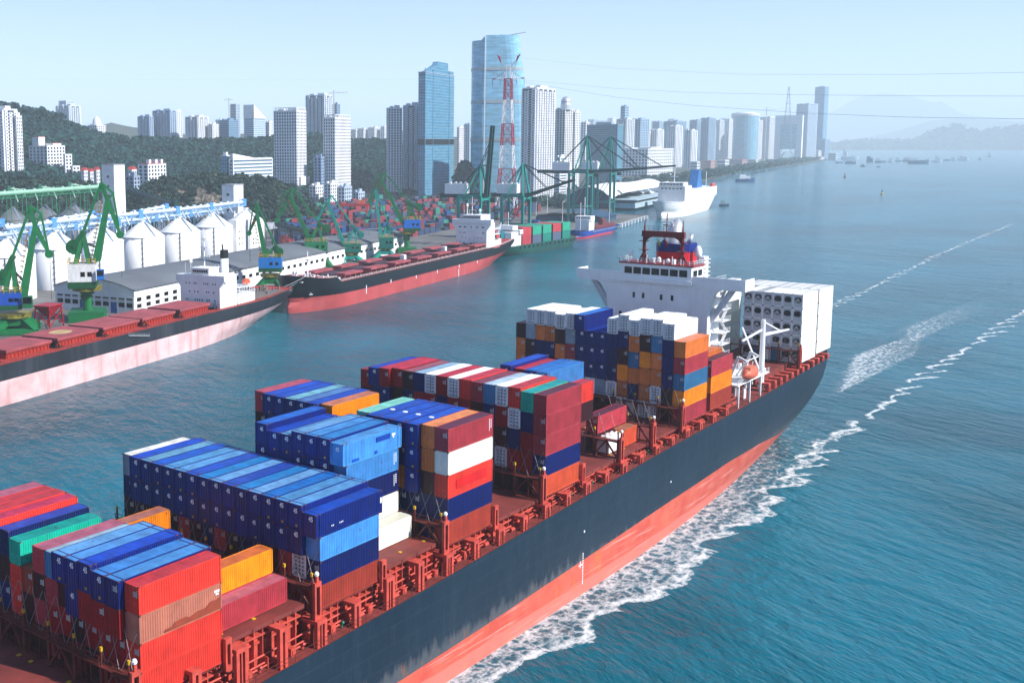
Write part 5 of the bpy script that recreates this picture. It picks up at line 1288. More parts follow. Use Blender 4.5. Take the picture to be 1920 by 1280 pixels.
# ---------------------------------------------------------------- level luffing cranes
def luffing_crane(label, base_px, az, foot, head, apex, tip, tri, mast, cw, house, hcol, cabcol, portal, col_top, s=1.0, colr=1.8, gcol=GREEN, cab=None, base=None):
    B0 = gz(base_px[0], base_px[1], LZ) if base is None else Vector(base); o = empty('harbour_crane', label, 'crane', B0, az, 'green level luffing cranes on the quay')
    inv = Matrix.Rotation(-az, 3, 'Z')
    def q(p): v = inv @ (gp(B0, az, p[0], p[1])-B0); return Vector((v.x, 0, v.z))
    F, H, A, T, Q, Ms, Cw = [q(p) for p in (foot, head, apex, tip, tri, mast, cw)]
    h0, h1 = q((house[0], house[1])), q((house[2], house[3])); xa, xb = sorted((h0.x, h1.x)); za, zb = sorted((h0.z, h1.z))
    ct = q(col_top); zt = ct.z
    wd = 2.8*s; s *= 1.6
    b = MB()
    if portal:
        g_ = portal; zl = zt*.72
        for x in (-g_, g_):
            for y in (-g_, g_):
                b.bar((x*1.15, y*1.15, .9), (x*.42, y*.42, zl), 1.5*s, 1.5*s)
        b.box(-g_*.62, g_*.62, -g_*.62, g_*.62, zl-1.0*s, zl+.6*s)
        for sg in (-1, 1):
            b.bar((-g_*1.15, sg*g_*1.15, 1.2), (g_*1.15, sg*g_*1.15, 1.2), 1.2*s, 1.0*s); b.box(-g_*1.3, -g_*.95, sg*g_*1.15-.7, sg*g_*1.15+.7, 0, 1.4); b.box(g_*.95, g_*1.3, sg*g_*1.15-.7, sg*g_*1.15+.7, 0, 1.4)
            b.bar((-g_*.9, sg*g_*.9, zl*.35), (g_*.9, sg*g_*.9, zl*.35), .6*s)
        b.tube((0, 0, zl), (0, 0, zt), 2.3*s, 14)
    else:
        b.box(-4*s, 4*s, -4*s, 4*s, 0, 2.4*s); b.tube((0, 0, 2), (0, 0, zt), colr, 18); b.tube((0, 0, zt-1.2*s), (0, 0, zt), colr*1.5, 18, colr*1.5)
        for a_ in range(10): b.bar((colr*1.05*math.cos(a_*.5), colr*1.05*math.sin(a_*.5), 3+a_*zt*.08), (colr*1.05*math.cos(a_*.5+.5), colr*1.05*math.sin(a_*.5+.5), 3+(a_+1)*zt*.08), .5*s)
    part(b, 'portal_base' if portal else 'column', M['any'], o, gcol)
    b = MB(); b.tube((0, 0, zt-.4*s), (0, 0, zt+.5*s), 3.4*s, 16)
    rail(b, [(-3.4*s, -3.4*s, zt+.3), (3.4*s, -3.4*s, zt+.3), (3.4*s, 3.4*s, zt+.3)], 1.2, 2, .12); part(b, 'slewing_ring', M['any'], o, (.28, .26, .05))
    b = MB(); hy = 3.6*s; b.box(xa, xb, -hy, hy, za+(zb-za)*.28, zb); hs = part(b, 'machinery_house', M['any'], o, hcol)
    b = MB(); b.box(xa-.05, xb+.05, -hy-.05, hy+.05, za, za+(zb-za)*.28); part(b, 'house_skirt', M['any'], o, tuple(v*.6 for v in gcol))
    for k in range(2): b = MB(); xx = xa+(xb-xa)*(.55+.25*k); b.box(xx-.5*s, xx+.5*s, -hy-.06, -hy, za+(zb-za)*.5, za+(zb-za)*.7); part(b, 'window', M['glass'], hs)
    b = MB(); rail(b, [(xa, -hy, zb), (xb, -hy, zb), (xb, hy, zb), (xa, hy, zb), (xa, -hy, zb)], 1.3*s, 2.2, .16); part(b, 'guard_rail', M['yellow'], o)
    if cab:
        c0_, c1_ = q((cab[0], cab[1])), q((cab[2], cab[3])); x0_, x1_ = sorted((c0_.x, c1_.x)); z0_, z1_ = sorted((c0_.z, c1_.z))
        b = MB(); b.box(x0_, x1_, -hy-1.6, -hy+1.2, z0_, z1_); cbn = part(b, 'operator_cab', M['any'], o, cabcol); b = MB(); b.box(x0_+.3, x1_-.3, -hy-1.7, -hy-1.6, z0_+(z1_-z0_)*.4, z1_-.3); part(b, 'window', M['glass'], cbn)
    b = MB(); top = Ms
    for y in (-wd*.7, wd*.7):
        b.bar((xa+(xb-xa)*.25, y, zb), (top.x, y*.6, top.z), .9*s, .9*s); b.bar((xa+(xb-xa)*.75, y, zb), (top.x, y*.6, top.z), .9*s, .9*s)
        for k in (.35, .65): b.bar((xa+(xb-xa)*.25*(1-k)+top.x*k, y, zb+(top.z-zb)*k), (xa+(xb-xa)*.75*(1-k)+top.x*k, y, zb+(top.z-zb)*k), .5*s)
    b.bar((top.x, -wd*.6, top.z), (top.x, wd*.6, top.z), .8*s)
    part(b, 'tower_frame', M['any'], o, gcol)
    b = MB()
    for y in (-wd*.45, wd*.45): b.bar((F.x, y*2, F.z), (H.x, y, H.z), 1.0*s, 1.7*s, .7*s, 1.0*s)
    n = 9
    for k in range(n):
        a_, c_ = F.lerp(H, k/n), F.lerp(H, (k+1)/n); ya, yc = wd*(.9-.45*k/n), wd*(.9-.45*(k+1)/n); sg = 1 if k % 2 else -1
        b.bar((a_.x, ya*sg, a_.z), (c_.x, -yc*sg, c_.z), .35*s)
    part(b, 'boom', M['any'], o, gcol)
    b = MB(); nrm_ = (H-F).normalized()
    m_ = 14
    b.bar((F.x-1.2*s*nrm_.z, -wd*.6, F.z+1.2*s*nrm_.x), (H.x-1.2*s*nrm_.z, -wd*.6, H.z+1.2*s*nrm_.x), .12*s)
    for k in range(m_): p = F.lerp(H, (k+.2)/m_); b.bar((p.x-.9*s*nrm_.z, -wd*.6, p.z+.9*s*nrm_.x), (p.x-1.7*s*nrm_.z, -wd*.6, p.z+1.7*s*nrm_.x), .25*s)
    part(b, 'boom_ladder', M['any'], o, (.32, .2, .06))
    b = MB()
    for y in (-wd*.35, wd*.35):
        b.bar((A.x, y*.8, A.z), (H.x, y, H.z), .8*s); b.bar((H.x, y, H.z), (T.x, y*.3, T.z), .9*s, 1.1*s, .5*s, .6*s)
        b.bar((A.x, y*.8, A.z), (Q.x, y*.6, Q.z), .45*s); b.bar((Q.x, y*.6, Q.z), (T.x, y*.3, T.z), .4*s); b.bar((H.x, y, H.z), (Q.x, y*.6, Q.z), .4*s)
    for k in range(5):
        p, r_ = H.lerp(T, k/5), H.lerp(T, (k+1)/5); b.bar((p.x, -wd*.3, p.z), (r_.x, wd*.25, r_.z), .25*s)
    b.lathe(0, 0, [(.2, 0)], 3) if False else None
    b.tube((T.x, -.7*s, T.z), (T.x, .7*s, T.z), .9*s, 10)
    part(b, 'jib', M['any'], o, gcol)
    b = MB()
    for y in (-wd*.3, wd*.3): b.bar((A.x, y, A.z), (Ms.x, y, Ms.z), .55*s)
    part(b, 'tie_rod', M['any'], o, gcol)
    b = MB(); mid = Ms+(Ms-Cw)*.18
    for y in (-wd*.7, wd*.7): b.bar((mid.x, y, mid.z), (Cw.x, y, Cw.z), .8*s, 1.1*s)
    b.tube((Cw.x, -wd*.8, Cw.z), (Cw.x, wd*.8, Cw.z), 1.6*s, 12); part(b, 'counterweight', M['any'], o, tuple(v*.75 for v in gcol))
    p = F.lerp(H, .45); b = MB()
    for y in (-.5*s, .5*s): b.bar((top.x, y, top.z-(top.z-zb)*.3), (p.x*.6+F.x*.4, y, p.z*.45+F.z*.55), .35*s)
    part(b, 'luffing_screw', M['any'], o, (.1, .15, .12))
    b = MB()
    for y in (-.4, .4): b.bar((T.x+.3, y, T.z), (T.x+.3, y, max(T.z-10*s, zt)), .12)
    part(b, 'hoist_rope', M['dark'], o)
    return o
b_ = Vector(gz(30, 612, LZ))
luffing_crane('green luffing crane with blue cabin at left edge of the quay', (30, 622), R(-38), (43, 560), (66, 425), (57, 387), (92, 476), (77, 401), (22, 486), (6, 521), (0, 547, 43, 576), (.02, .13, .46), (.02, .2, .1), 7.5, (30, 590), 1.2, cab=(45, 551, 64, 572))
luffing_crane('green luffing crane with white machinery house on thick green column', (165, 600), R(-42), (181.6, 488), (202, 376), (190, 343), (225, 440), (212, 362), (155, 438), (137, 462), (129, 494, 182, 537), (.70, .71, .72), (.03, .22, .55), 0, (165, 540), 1.2, 2.15, cab=(184, 502, 198, 520))
luffing_crane('green luffing crane with blue cabin behind the worn ship stern', (507, 548), R(-50), (500.6, 494), (482, 403), (481, 381), (467, 437), (474, 392), (517, 461), (523, 472), (486, 482, 529, 508), (.02, .24, .55), (.02, .2, .1), 7, (507, 516), .95)
luffing_crane('green luffing crane leaning left above the black ship bow', (599, 504), R(-48), (588, 467), (545, 369), (549.5, 353), (519, 414), (534, 361), (598, 419), (612, 428), (571, 453, 614, 473), (.015, .25, .12), (.02, .2, .1), 7, (599, 475), 1.05)
luffing_crane('teal luffing crane with small cabin between two larger green cranes', (658, 496), R(-50), (647, 463), (615, 380), (621, 366), (597, 409), (607, 382), (665, 426), (676, 440), (643, 457, 677, 472), (.01, .20, .15), (.02, .2, .1), 7, (658, 475), .9, gcol=TEAL)
luffing_crane('slender teal luffing crane with narrow upright boom before the container yard', (722, 488), R(-52), (717, 461), (704, 361), (705, 355), (691, 403), (697, 372), (727, 417), (731, 430), (711, 445, 738, 465), (.015, .22, .18), (.02, .2, .1), 7, (722, 466), .85, gcol=TEAL)
luffing_crane('largest green luffing crane with blue house and tall column by container yard', (763, 474), R(-50), (756, 418), (716, 340), (722, 325), (693, 377), (706, 331), (766, 378), (785, 388), (757, 412, 788, 432), (.02, .20, .56), (.02, .2, .1), 0, (763, 436), 1.05, 2.1)

# ---------------------------------------------------------------- ship to shore cranes
def quay_pt(px, inset):
    d = ray(px, 420); th = math.atan2(d[1], d[0])
    for a, b in zip(QUAY, QUAY[1:]):
        A = Vector((a[0], a[1], 0)); B_ = Vector((b[0], b[1], 0)); e = B_-A; n = Vector((-e.y, e.x, 0)).normalized(); A = A+n*inset; 
        den = math.cos(th)*e.y-math.sin(th)*e.x
        if abs(den) < 1e-9: continue
        rx, ry = A.x-CAM[0], A.y-CAM[1]
        k = (rx*e.y-ry*e.x)/den; s_ = (rx*math.sin(th)-ry*math.cos(th))/den
        if k > 0 and -.02 <= -s_ <= 1.02 or (k > 0 and 0 <= s_ <= 1): return Vector((CAM[0]+k*math.cos(th), CAM[1]+k*math.sin(th), LZ))
    return gz(px, 430, LZ)
def gantry(label, pxf, inset, ygird, yapex, back_px, boom_px, boom_py, raised=False, hx=None):
    B0 = quay_pt(pxf, inset); az = R(13-90)
    o = empty('gantry_crane', label, 'crane', B0, az, 'tall teal quay gantry cranes')
    inv = Matrix.Rotation(-az, 3, 'Z')
    def q(x, y): v = inv @ (gp(B0, az, x, y)-B0); return v
    zg = q(pxf, ygird).z; zap = q(pxf, yapex).z; G_ = 17.5; hw = 9.0
    bx = q(back_px, ygird).x; tip = q(boom_px, boom_py)
    for sx in (0, -G_):
        for sy in (-hw, hw):
            b = MB(); b.bar((sx, sy, 1.4), (sx, sy, zg), 2.1, 2.1); b.box(sx-1, sx+1, sy-2.6, sy+2.6, 0, 1.5); part(b, 'leg', M['any'], o, TEAL)
    b = MB()
    for sy in (-hw, hw):
        b.bar((-G_, sy, zg*.32), (0, sy, zg*.32), 1.0, 1.3); b.bar((-G_, sy, zg*.32), (0, sy, zg*.95), .6); b.bar((-G_, sy, zg), (0, sy, zg), 1.2, 2.2)
    for sx in (0, -G_): b.bar((sx, -hw, zg*.93), (sx, hw, zg*.93), 1.2, 1.8)
    b.bar((0, -hw, zg*.32), (0, hw, zg*.32), .9, 1.1)
    part(b, 'portal_frame', M['any'], o, TEAL)
    b = MB()
    for y in (-2.6, 2.6): b.bar((bx, y, zg), (1.5, y, zg), 1.5, 3.2)
    for k in range(8): x = bx+(1.5-bx)*k/7; b.bar((x, -2.6, zg), (x, 2.6, zg), .6)
    part(b, 'girder', M['any'], o, (.004, .085, .085))
    b = MB()
    for y in (-2.4, 2.4): b.bar((1.5, y, zg), (tip.x, y, tip.z), 1.4, 2.8, 1.1, 1.8)
    for k in range(10):
        f = k/9; x = 1.5+(tip.x-1.5)*f; z = zg+(tip.z-zg)*f; b.bar((x, -2.4, z), (x, 2.4, z), .5)
        if k < 9: f2 = (k+1)/9; b.bar((x, -2.4, z), (1.5+(tip.x-1.5)*f2, 2.4, zg+(tip.z-zg)*f2), .35)
    part(b, 'boom', M['any'], o, (.004, .10, .095))
    b = MB(); apx = -3.0
    for y in (-hw*.9, hw*.9): b.bar((0, y, zg), (apx, y*.18, zap), 1.4, 1.4); b.bar((-G_*.75, y, zg), (apx, y*.18, zap), 1.0, 1.0)
    b.bar((apx, -2.2, zap), (apx, 2.2, zap), 1.2); part(b, 'apex_frame', M['any'], o, TEAL)
    b = MB()
    for y in (-2.2, 2.2):
        for f in (.42, .8): b.bar((apx, y*.7, zap), (1.5+(tip.x-1.5)*f, y, zg+(tip.z-zg)*f), .5)
        b.bar((apx, y*.7, zap), (bx*.6-6, y, zg), .5)
        if raised: b.bar((apx, y*.7, zap), (-G_, y, zg), .3)
    part(b, 'stay', M['any'], o, (.005, .10, .12))
    hxx = q(hx, ygird).x if hx else bx*.6
    b = MB(); b.box(hxx-8.5, hxx+8.5, -4.2, 4.2, zg+1.2, zg+9.0); hs = part(b, 'machinery_house', M['white'], o); b = MB()
    for k in range(4): b.box(hxx-6+k*4, hxx-4.6+k*4, -1, 1, zg+9.0, zg+10.2)
    part(b, 'roof_vent', M['white'], hs)
    b = MB(); b.box(5, 9, -2, 2, zg-5, zg-1.4); part(b, 'trolley', M['any'], o, (.05, .12, .12))
    return o
gantry('teal quay gantry crane with its boom raised upright behind the black ship', 908, 12, 367, 309, 828, 924, 236, True, hx=857)
gantry('teal quay gantry crane with boom sloping up over the green feeder ship', 986, 12, 366, 307, 925, 1077, 337, hx=953)
gantry('teal quay gantry crane with level boom, nearer one of the far pair', 1103, 24, 322, 254, 1009, 1216, 315, hx=1054)
gantry('teal quay gantry crane with level boom, farther one of the far pair', 1146, 26, 320, 256, 1052, 1267, 311, hx=1107)

# ---------------------------------------------------------------- red and white pylon
PB = gd(949, 420, 1150); PB.z = LZ
py = empty('transmission_pylon', 'tall red and white lattice power pylon in front of the glass tower', 'pylon', PB, R(20))
ys_ = [(420, 27.5), (390, 24.0), (352, 20.2), (316, 17.2), (273, 14.6), (232, 12.2), (188, 9.4), (148, 8.4)]
lv = [(gd(949, y, 1150).z-LZ, w_*1150/F_PX*.72) for y, w_ in ys_]
PRED = (.50, .015, .09)
for i, ((z0, w0), (z1, w1)) in enumerate(zip(lv, lv[1:])):
    b = MB(); z0 = max(z0, 0); n = 1 if i < 3 else 2
    for k in range(n):
        za, zb = z0+(z1-z0)*k/n, z0+(z1-z0)*(k+1)/n; wa, wb = w0+(w1-w0)*k/n, w0+(w1-w0)*(k+1)/n
        C4 = [(-1, -1), (1, -1), (1, 1), (-1, 1)]
        for j in range(4):
            (sx, sy), (tx, ty) = C4[j], C4[(j+1) % 4]
            b.bar((sx*wa, sy*wa, za), (sx*wb, sy*wb, zb), .9, .9)
            b.bar((sx*wa, sy*wa, za), (tx*wb, ty*wb, zb), .55); b.bar((tx*wa, ty*wa, za), (sx*wb, sy*wb, zb), .55)
            b.bar((sx*wb, sy*wb, zb), (tx*wb, ty*wb, zb), .5)
    part(b, 'lattice_tier', M['any'], py, PRED if i % 2 == 0 else (.78, .78, .8))
zt, wt = lv[-1]; zarm = zt; ztop = gd(949, 122, 1150).z-LZ; zh = gd(949, 103, 1150).z-LZ; hwid = 29.5*1150/F_PX; hh2 = 20.5*1150/F_PX
b = MB()
for y in (-1.8, 1.8):
    for sg in (-1, 1):
        b.bar((0, sg*2, zarm+9), (0+0, sg*hwid*.85, zarm), .5)
        for k in range(5): b.bar((y, sg*(wt+(hwid*.8-wt)*k/5), zarm), (0, sg*(wt+(hwid*.8-wt)*(k+.5)/5), zarm+8*(1-(k+.5)/5)), .35)
        b.bar((y, sg*wt, zarm), (y*.3, sg*hwid*.85, zarm), .6)
        b.bar((y, sg*wt*.7, zarm), (y*.6, sg*2, ztop), .6); b.bar((0, sg*2, ztop-3), (0, sg*hh2*.75, zh-5), .6); b.bar((0, sg*5, ztop-6), (0, sg*hh2*.8, zh-6), .5)
part(b, 'cross_arm', M['any'], py, (.78, .78, .8))
b = MB()
for sg in (-1, 1):
    b.bar((0, sg*hwid*.8, zarm), (0, sg*hwid, zarm+.5), 1.2, 1.8, .6, .6); b.bar((0, sg*hh2*.72, zh-6), (0, sg*hh2, zh), 1.2); b.bar((0, sg*hh2*.7, zh-7), (0, sg*hh2*.8, zh-1), .9)
part(b, 'arm_tip', M['any'], py, PRED)
b = MB()
for sg in (-1, 1):
    for f in (.5, .98): b.tube((0, sg*hwid*f, zarm), (0, sg*hwid*f, zarm-7), .35, 6)
part(b, 'insulator', M['plain'], py, (.35, .4, .45))

# ---------------------------------------------------------------- container yard
rr = random.Random(21)
YP = [(.36, .06, .08), (.33, .055, .075), (.28, .06, .08), (.30, .05, .07), (.05, .09, .17), (.04, .07, .15), (.03, .05, .10), (.05, .26, .20), (.05, .09, .17), (.02, .10, .28), (.10, .13, .2), (.13, .05, .06), (.22, .05, .065)]
yb = {c: MB() for c in set(YP)}
u, v = uv(R(14))
def in_yard(p):
    x, y = p.x, p.y; ql = None
    for a, b in zip(QUAY, QUAY[1:]):
        if a[0] <= x <= b[0]: ql = a[1]+(b[1]-a[1])*(x-a[0])/(b[0]-a[0])
    return ql is not None and y > ql+78 and math.atan2(y-CAM[1], x) < R(43.6)
org = gz(560, 470, LZ)
for bi in range(-1, 10):
    for bj in range(0, 7):
        for r_ in range(9):
            for c_ in range(5):
                p = org+u*(bi*74+c_*13.2)+v*(bj*36-30+r_*2.9)
                if not in_yard(p) or rr.random() < .12: continue
                if p.x < 560 and p.y < 520: continue
                nh = max(0, min(5, int(rr.gauss(3.3 if (bi*7+bj*3) % 4 else 1.6, 1.2))))
                colc = rr.choice(YP)
                for k in range(nh):
                    if rr.random() < .3: colc = rr.choice(YP)
                    b = yb[colc]; n0 = len(b.v); b.box(-6, 6, -1.25, 1.25, k*2.75, k*2.75+2.65)
                    ca, sa = math.cos(R(14)), math.sin(R(14))
                    b.v[n0:] = [(p.x+x*ca-y*sa, p.y+x*sa+y*ca, LZ+z) for x, y, z in b.v[n0:]]
yard = MB(); cols = []
for c, b in yb.items():
    k = len(yard.v); yard.v += b.v; yard.f += [tuple(i+k for i in f) for f in b.f]; cols += [c]*len(b.v)
m, t, N, L, P = nodes('yard_container_paint')
at = N.new('ShaderNodeAttribute'); at.attribute_name = 'paint'; gm = N.new('ShaderNodeGamma'); gm.inputs[1].default_value = 1.3; L.new(at.outputs['Color'], gm.inputs[0]); L.new(gm.outputs[0], P.inputs['Base Color']); P.inputs['Roughness'].default_value = .6
yo = yard.build('yard_containers', m); a = yo.data.attributes.new('paint', 'FLOAT_COLOR', 'POINT'); a.data.foreach_set('color', [x for c in cols for x in (*c, 1.0)])
struct(yo, 'stuff')
def rtg(label, px0, px1, pyb, pyt, n=1):
    A = gz(px0, pyb, LZ); B_ = gz(px1, pyb, LZ); D = (A+B_)/2; h = gp(A, angle(A, B_), px0, pyt).z-LZ; L_ = (B_-A).length
    o = empty('yard_gantry', label, 'crane', A, angle(A, B_), 'red yard gantry cranes')
    b = MB()
    for x in (0, L_):
        for y in (-5, 5): b.bar((x, y, 0), (x, y*.8, h), 1.1)
        b.bar((x, -5, 1), (x, 5, 1), 1.0)
    part(b, 'leg', M['any'], o, (.50, .05, .05))
    b = MB()
    for y in (-3.5, 3.5): b.bar((-3, y, h), (L_+3, y, h), 1.2, 2.2)
    part(b, 'bridge', M['any'], o, (.42, .05, .05)); b = MB(); b.box(L_*.6, L_*.9, -3, 3, h+1, h+4.5); part(b, 'trolley', M['any'], o, (.6, .2, .14))
rtg('red rail gantry straddling stacked containers left of the tallest green crane', 641, 688, 424, 384)
rtg('red rail gantry behind elevator annex at left end of container yard', 478, 514, 424, 391)

# ---------------------------------------------------------------- passenger terminal
P0 = gd(1062, 376, 1330); P0.z = LZ
tm = empty('ferry_terminal', 'passenger terminal with white curved shell roof behind the far gantry cranes', 'terminal', P0, R(12))
def tl(px, py_, D): p = gd(px, py_, D); d = p-P0; a = -R(12); return Vector((d.x*math.cos(a)-d.y*math.sin(a), d.x*math.sin(a)+d.y*math.cos(a), p.z-LZ))
e = tl(1160, 376, 1345); W_ = abs(e.y); 
b = MB(); nA = 17; rows = []
for i in range(13):
    x = i*26.0; row = []
    for j in range(nA):
        f = j/(nA-1); y = -W_*f*1.0; z = 7+19*math.sin(math.pi*min(1, f*.78+.12))**.9+ (3.5*math.sin(i*.52) if True else 0)*f
        if f > .86: z += 2.2*abs(math.sin(x/26*math.pi*.5))-1.0
        row.append((x, y, z))
    rows.append(row)
b.grid(rows); b.grid([[(p[0], p[1], p[2]-1.0) for p in r] for r in rows][::-1]); b.grid([rows[0], [(p[0], p[1], p[2]-1.0) for p in rows[0]]])
part(b, 'shell_roof', M['white'], tm, smooth=True)
b = MB(); b.prismx([(0-1, 0)]+[(p[1]*.97, p[2]-1.2) for p in rows[0]]+[(-W_*.97, 0)], 4, 5); part(b, 'glass_front', M['any'], tm, (.01, .06, .13))
b = MB(); b.box(6, 300, -W_*.88, -2, 0, 8); part(b, 'hall', M['any'], tm, (.10, .22, .3))
b = MB(); b.box(20, 330, -W_-22, -W_*.9, 0, 6); b.box(20, 330, -W_-24, -W_*.9, 9, 10); part(b, 'pier_building', M['any'], tm, (.45, .55, .6))
b = MB()
for k in range(5):
    x0_ = 40+k*58; b.grid([[(x0_+56*i/8, -W_-2-16*math.sin(math.pi*i/8), 19+3*math.sin(math.pi*i/8)-2.0*(j)) if j else (x0_+56*i/8, -W_+4, 22) for j in range(2)] for i in range(9)])
part(b, 'canopy', M['white'], tm)
P1 = gd(1000, 400, 1100); P1.z = LZ
lr = empty('curved_shed', 'low dark shed with curved roof on the quay between the gantry crane pairs', 'shed', P1, R(12)); b = MB()
b.grid([[(x, -70*f, 5+5*math.sin(math.pi*f)) for f in [k/10 for k in range(11)]] for x in (0, 60)]); b.box(2, 58, -68, -2, 0, 5); part(b, 'roof', M['any'], lr, (.05, .12, .2))
# ---------------------------------------------------------------- hills and woods
def leaf_mat(name, a, b_):
    m, t, N, L, P = nodes(name)
    at = N.new('ShaderNodeAttribute'); at.attribute_name = 'tint'
    c = mixc(N, L, at.outputs['Fac'], a, b_); L.new(c, P.inputs['Base Color']); P.inputs['Roughness'].default_value = .8; P.inputs['Specular IOR Level'].default_value = .15
    return m
M['leaf'] = leaf_mat('leaves', (.003, .026, .032), (.016, .072, .058))
M['leafdry'] = leaf_mat('dry_leaves', (.006, .026, .026), (.040, .066, .042))
M['bark'] = paint('bark', (.08, .055, .04), .9, .3)
M['soil'] = paint('wooded_soil', (.028, .042, .022), .9, .4, .02)
def rock_mat():
    m, t, N, L, P = nodes('rock_face'); v = coords(N, L)
    n1 = noise(N, L, v, .09, 8, .65); n2 = noise(N, L, coords(N, L, (1, 1, .35)), .25, 6, .7)
    c = mixc(N, L, ramp(N, L, n1, .35, .65), (.13, .10, .08), (.42, .33, .28)); c = mixc(N, L, ramp(N, L, n2, .45, .62), (.04, .045, .035), c)
    L.new(c, P.inputs['Base Color']); P.inputs['Roughness'].default_value = .9
    b = N.new('ShaderNodeBump'); b.inputs['Distance'].default_value = 3; L.new(n2, b.inputs['Height']); L.new(b.outputs[0], P.inputs['Normal']); return m
M['rock'] = rock_mat()
def crowns(name, pts, m, nleaf=16, seed=3, quad=.42):
    # pts: (x, y, z, radius) -> one mass of leaf clumps
    g_ = np.random.default_rng(seed); pts = np.array(pts); n = len(pts)
    ct = np.repeat(pts, nleaf, 0); k = len(ct)
    d = g_.normal(size=(k, 3)); d /= np.linalg.norm(d, axis=1)[:, None]; d[:, 2] = np.abs(d[:, 2])*1.1-.25
    rad = ct[:, 3:4]*g_.uniform(.55, 1.05, (k, 1)); c = ct[:, :3]+d*rad*np.array([1, 1, .95])+np.array([0, 0, .9])*ct[:, 3:4]
    nn = d+g_.normal(size=(k, 3))*.55; nn /= np.linalg.norm(nn, axis=1)[:, None]
    a = np.cross(nn, g_.normal(size=(k, 3))); a /= np.linalg.norm(a, axis=1)[:, None]; b = np.cross(nn, a)
    s_ = ct[:, 3:4]*quad*g_.uniform(.7, 1.3, (k, 1)); s2 = s_*g_.uniform(.6, 1.0, (k, 1))
    V = np.stack([c-a*s_-b*s2*.6, c+a*s_*.6-b*s2, c+a*s_+b*s2*.7, c-a*s_*.7+b*s2], 1).reshape(-1, 3)
    me = bpy.data.meshes.new(name); me.vertices.add(len(V)); me.vertices.foreach_set('co', V.ravel().astype(np.float32))
    me.loops.add(k*4); me.loops.foreach_set('vertex_index', np.arange(k*4, dtype=np.int32)); me.polygons.add(k); me.polygons.foreach_set('loop_start', np.arange(0, k*4, 4, dtype=np.int32))
    me.update(calc_edges=True); me.validate()
    tint = np.repeat(np.clip(g_.normal(.4, .28, n), 0, 1), nleaf)+g_.uniform(-.15, .15, k)
    at = me.attributes.new('tint', 'FLOAT', 'POINT'); at.data.foreach_set('value', np.clip(np.repeat(tint, 4), 0, 1).astype(np.float32))
    return struct(put(name, me, m), 'stuff')
def hill(name, sky, foot, ridge, m, p0, p1, step, pw=1.4, rows=14, rough=3.0, seed=1, back=600, zf=LZ):
    rr = random.Random(seed); P = []; px = p0
    while px <= p1+.1:
        Df, Dr = interp(foot, px), interp(ridge, px); zr = gd(px, interp(sky, px), Dr).z; col_ = []
        for j in range(rows+1):
            v_ = j/rows; D = Df+(Dr-Df)*v_; q = gd(px, 300, D); z = zf+(max(zr, zf+.5)-zf)*v_**pw+ (rr.uniform(-rough, rough) if 0 < j < rows else 0)
            col_.append(Vector((q.x, q.y, z)))
        q = gd(px, 300, Dr+back); col_.append(Vector((q.x, q.y, zf-1)))
        P.append(col_); px += step
    b = MB(); b.grid([c[::-1] for c in P]); o = struct(b.build(name, m, smooth=True)); return P
def scatter(P, n, rmin, rmax, seed, keep=None, vmax=None, sink=.3):
    rr = random.Random(seed); out = []; a = len(P); b_ = (len(P[0])-1) if vmax is None else vmax
    for _ in range(n):
        i = rr.uniform(0, a-1.001); j = rr.uniform(0, b_-1.001); i0, j0 = int(i), int(j); fi, fj = i-i0, j-j0
        p = P[i0][j0].lerp(P[i0+1][j0], fi).lerp(P[i0][j0+1].lerp(P[i0+1][j0+1], fi), fj)
        if keep and not keep(p, i, j, rr): continue
        r_ = rr.uniform(rmin, rmax); out.append((p.x, p.y, p.z-r_*sink, r_))
    return out
SKY1 = [(-90, 190), (0, 199), (25, 200), (45, 208), (80, 214), (110, 226), (150, 242), (190, 255), (240, 262), (330, 266), (430, 266), (520, 262), (575, 256), (606, 256), (660, 267), (730, 266), (790, 290), (840, 318)]
FT1 = [(-90, 1080), (400, 1120), (560, 1250), (650, 1480), (840, 1620)]; RG1 = [(-90, 1700), (400, 1780), (560, 1900), (650, 2000), (840, 2150)]
P1_ = hill('hills', SKY1, FT1, RG1, M['soil'], -90, 840, 10, 1.25)
crowns('hill_forest', scatter(P1_, 15000, 3.6, 6.6, 5), M['leaf'], 15, 5)
tall = []
rr = random.Random(9)
for px, y, r_ in ((2, 197, 8), (14, 199, 7), (30, 201, 8), (48, 207, 7), (55, 210, 8), (75, 213, 9), (88, 215, 8), (104, 219, 7), (112, 222, 9), (120, 228, 6)):
    q = gd(px, y+4, 1690)
    for k in range(3): tall.append((q.x+rr.uniform(-4, 4), q.y+rr.uniform(-6, 6), q.z+rr.uniform(-8, 2), r_*rr.uniform(.6, 1)))
crowns('ridge_trees', tall, M['leaf'], 40, 8, .3)
SKY2 = [(258, 362), (280, 350), (300, 343), (340, 336), (400, 330), (430, 338), (470, 336), (505, 340), (530, 352), (555, 372), (585, 392), (610, 404)]
P2_ = hill('rocky_knoll', SKY2, [(258, 1000), (610, 990)], [(258, 1080), (610, 1100)], M['rock'], 258, 610, 6, .62, 14, 2.2, 2, back=140)
def kn(p, i, j, rr_):
    s_ = math.sin(i*.31+1)*math.sin(j*.55+i*.1)+.5*math.sin(i*.83); return j > 10 or s_ > .45 or rr_.random() < .05 or i > 30
crowns('knoll_trees', scatter(P2_, 2100, 2.2, 4.6, 6, kn), M['leafdry'], 18, 6)
P3_ = hill('low_rise', [(-90, 332), (0, 338), (60, 342), (120, 346), (180, 352), (265, 362)], [(-90, 990), (265, 1010)], [(-90, 1090), (265, 1110)], M['soil'], -90, 265, 9, .9, 8, 1.5, 3, back=200)
crowns('scrub', scatter(P3_, 1900, 2.2, 5.0, 7), M['leafdry'], 16, 7)
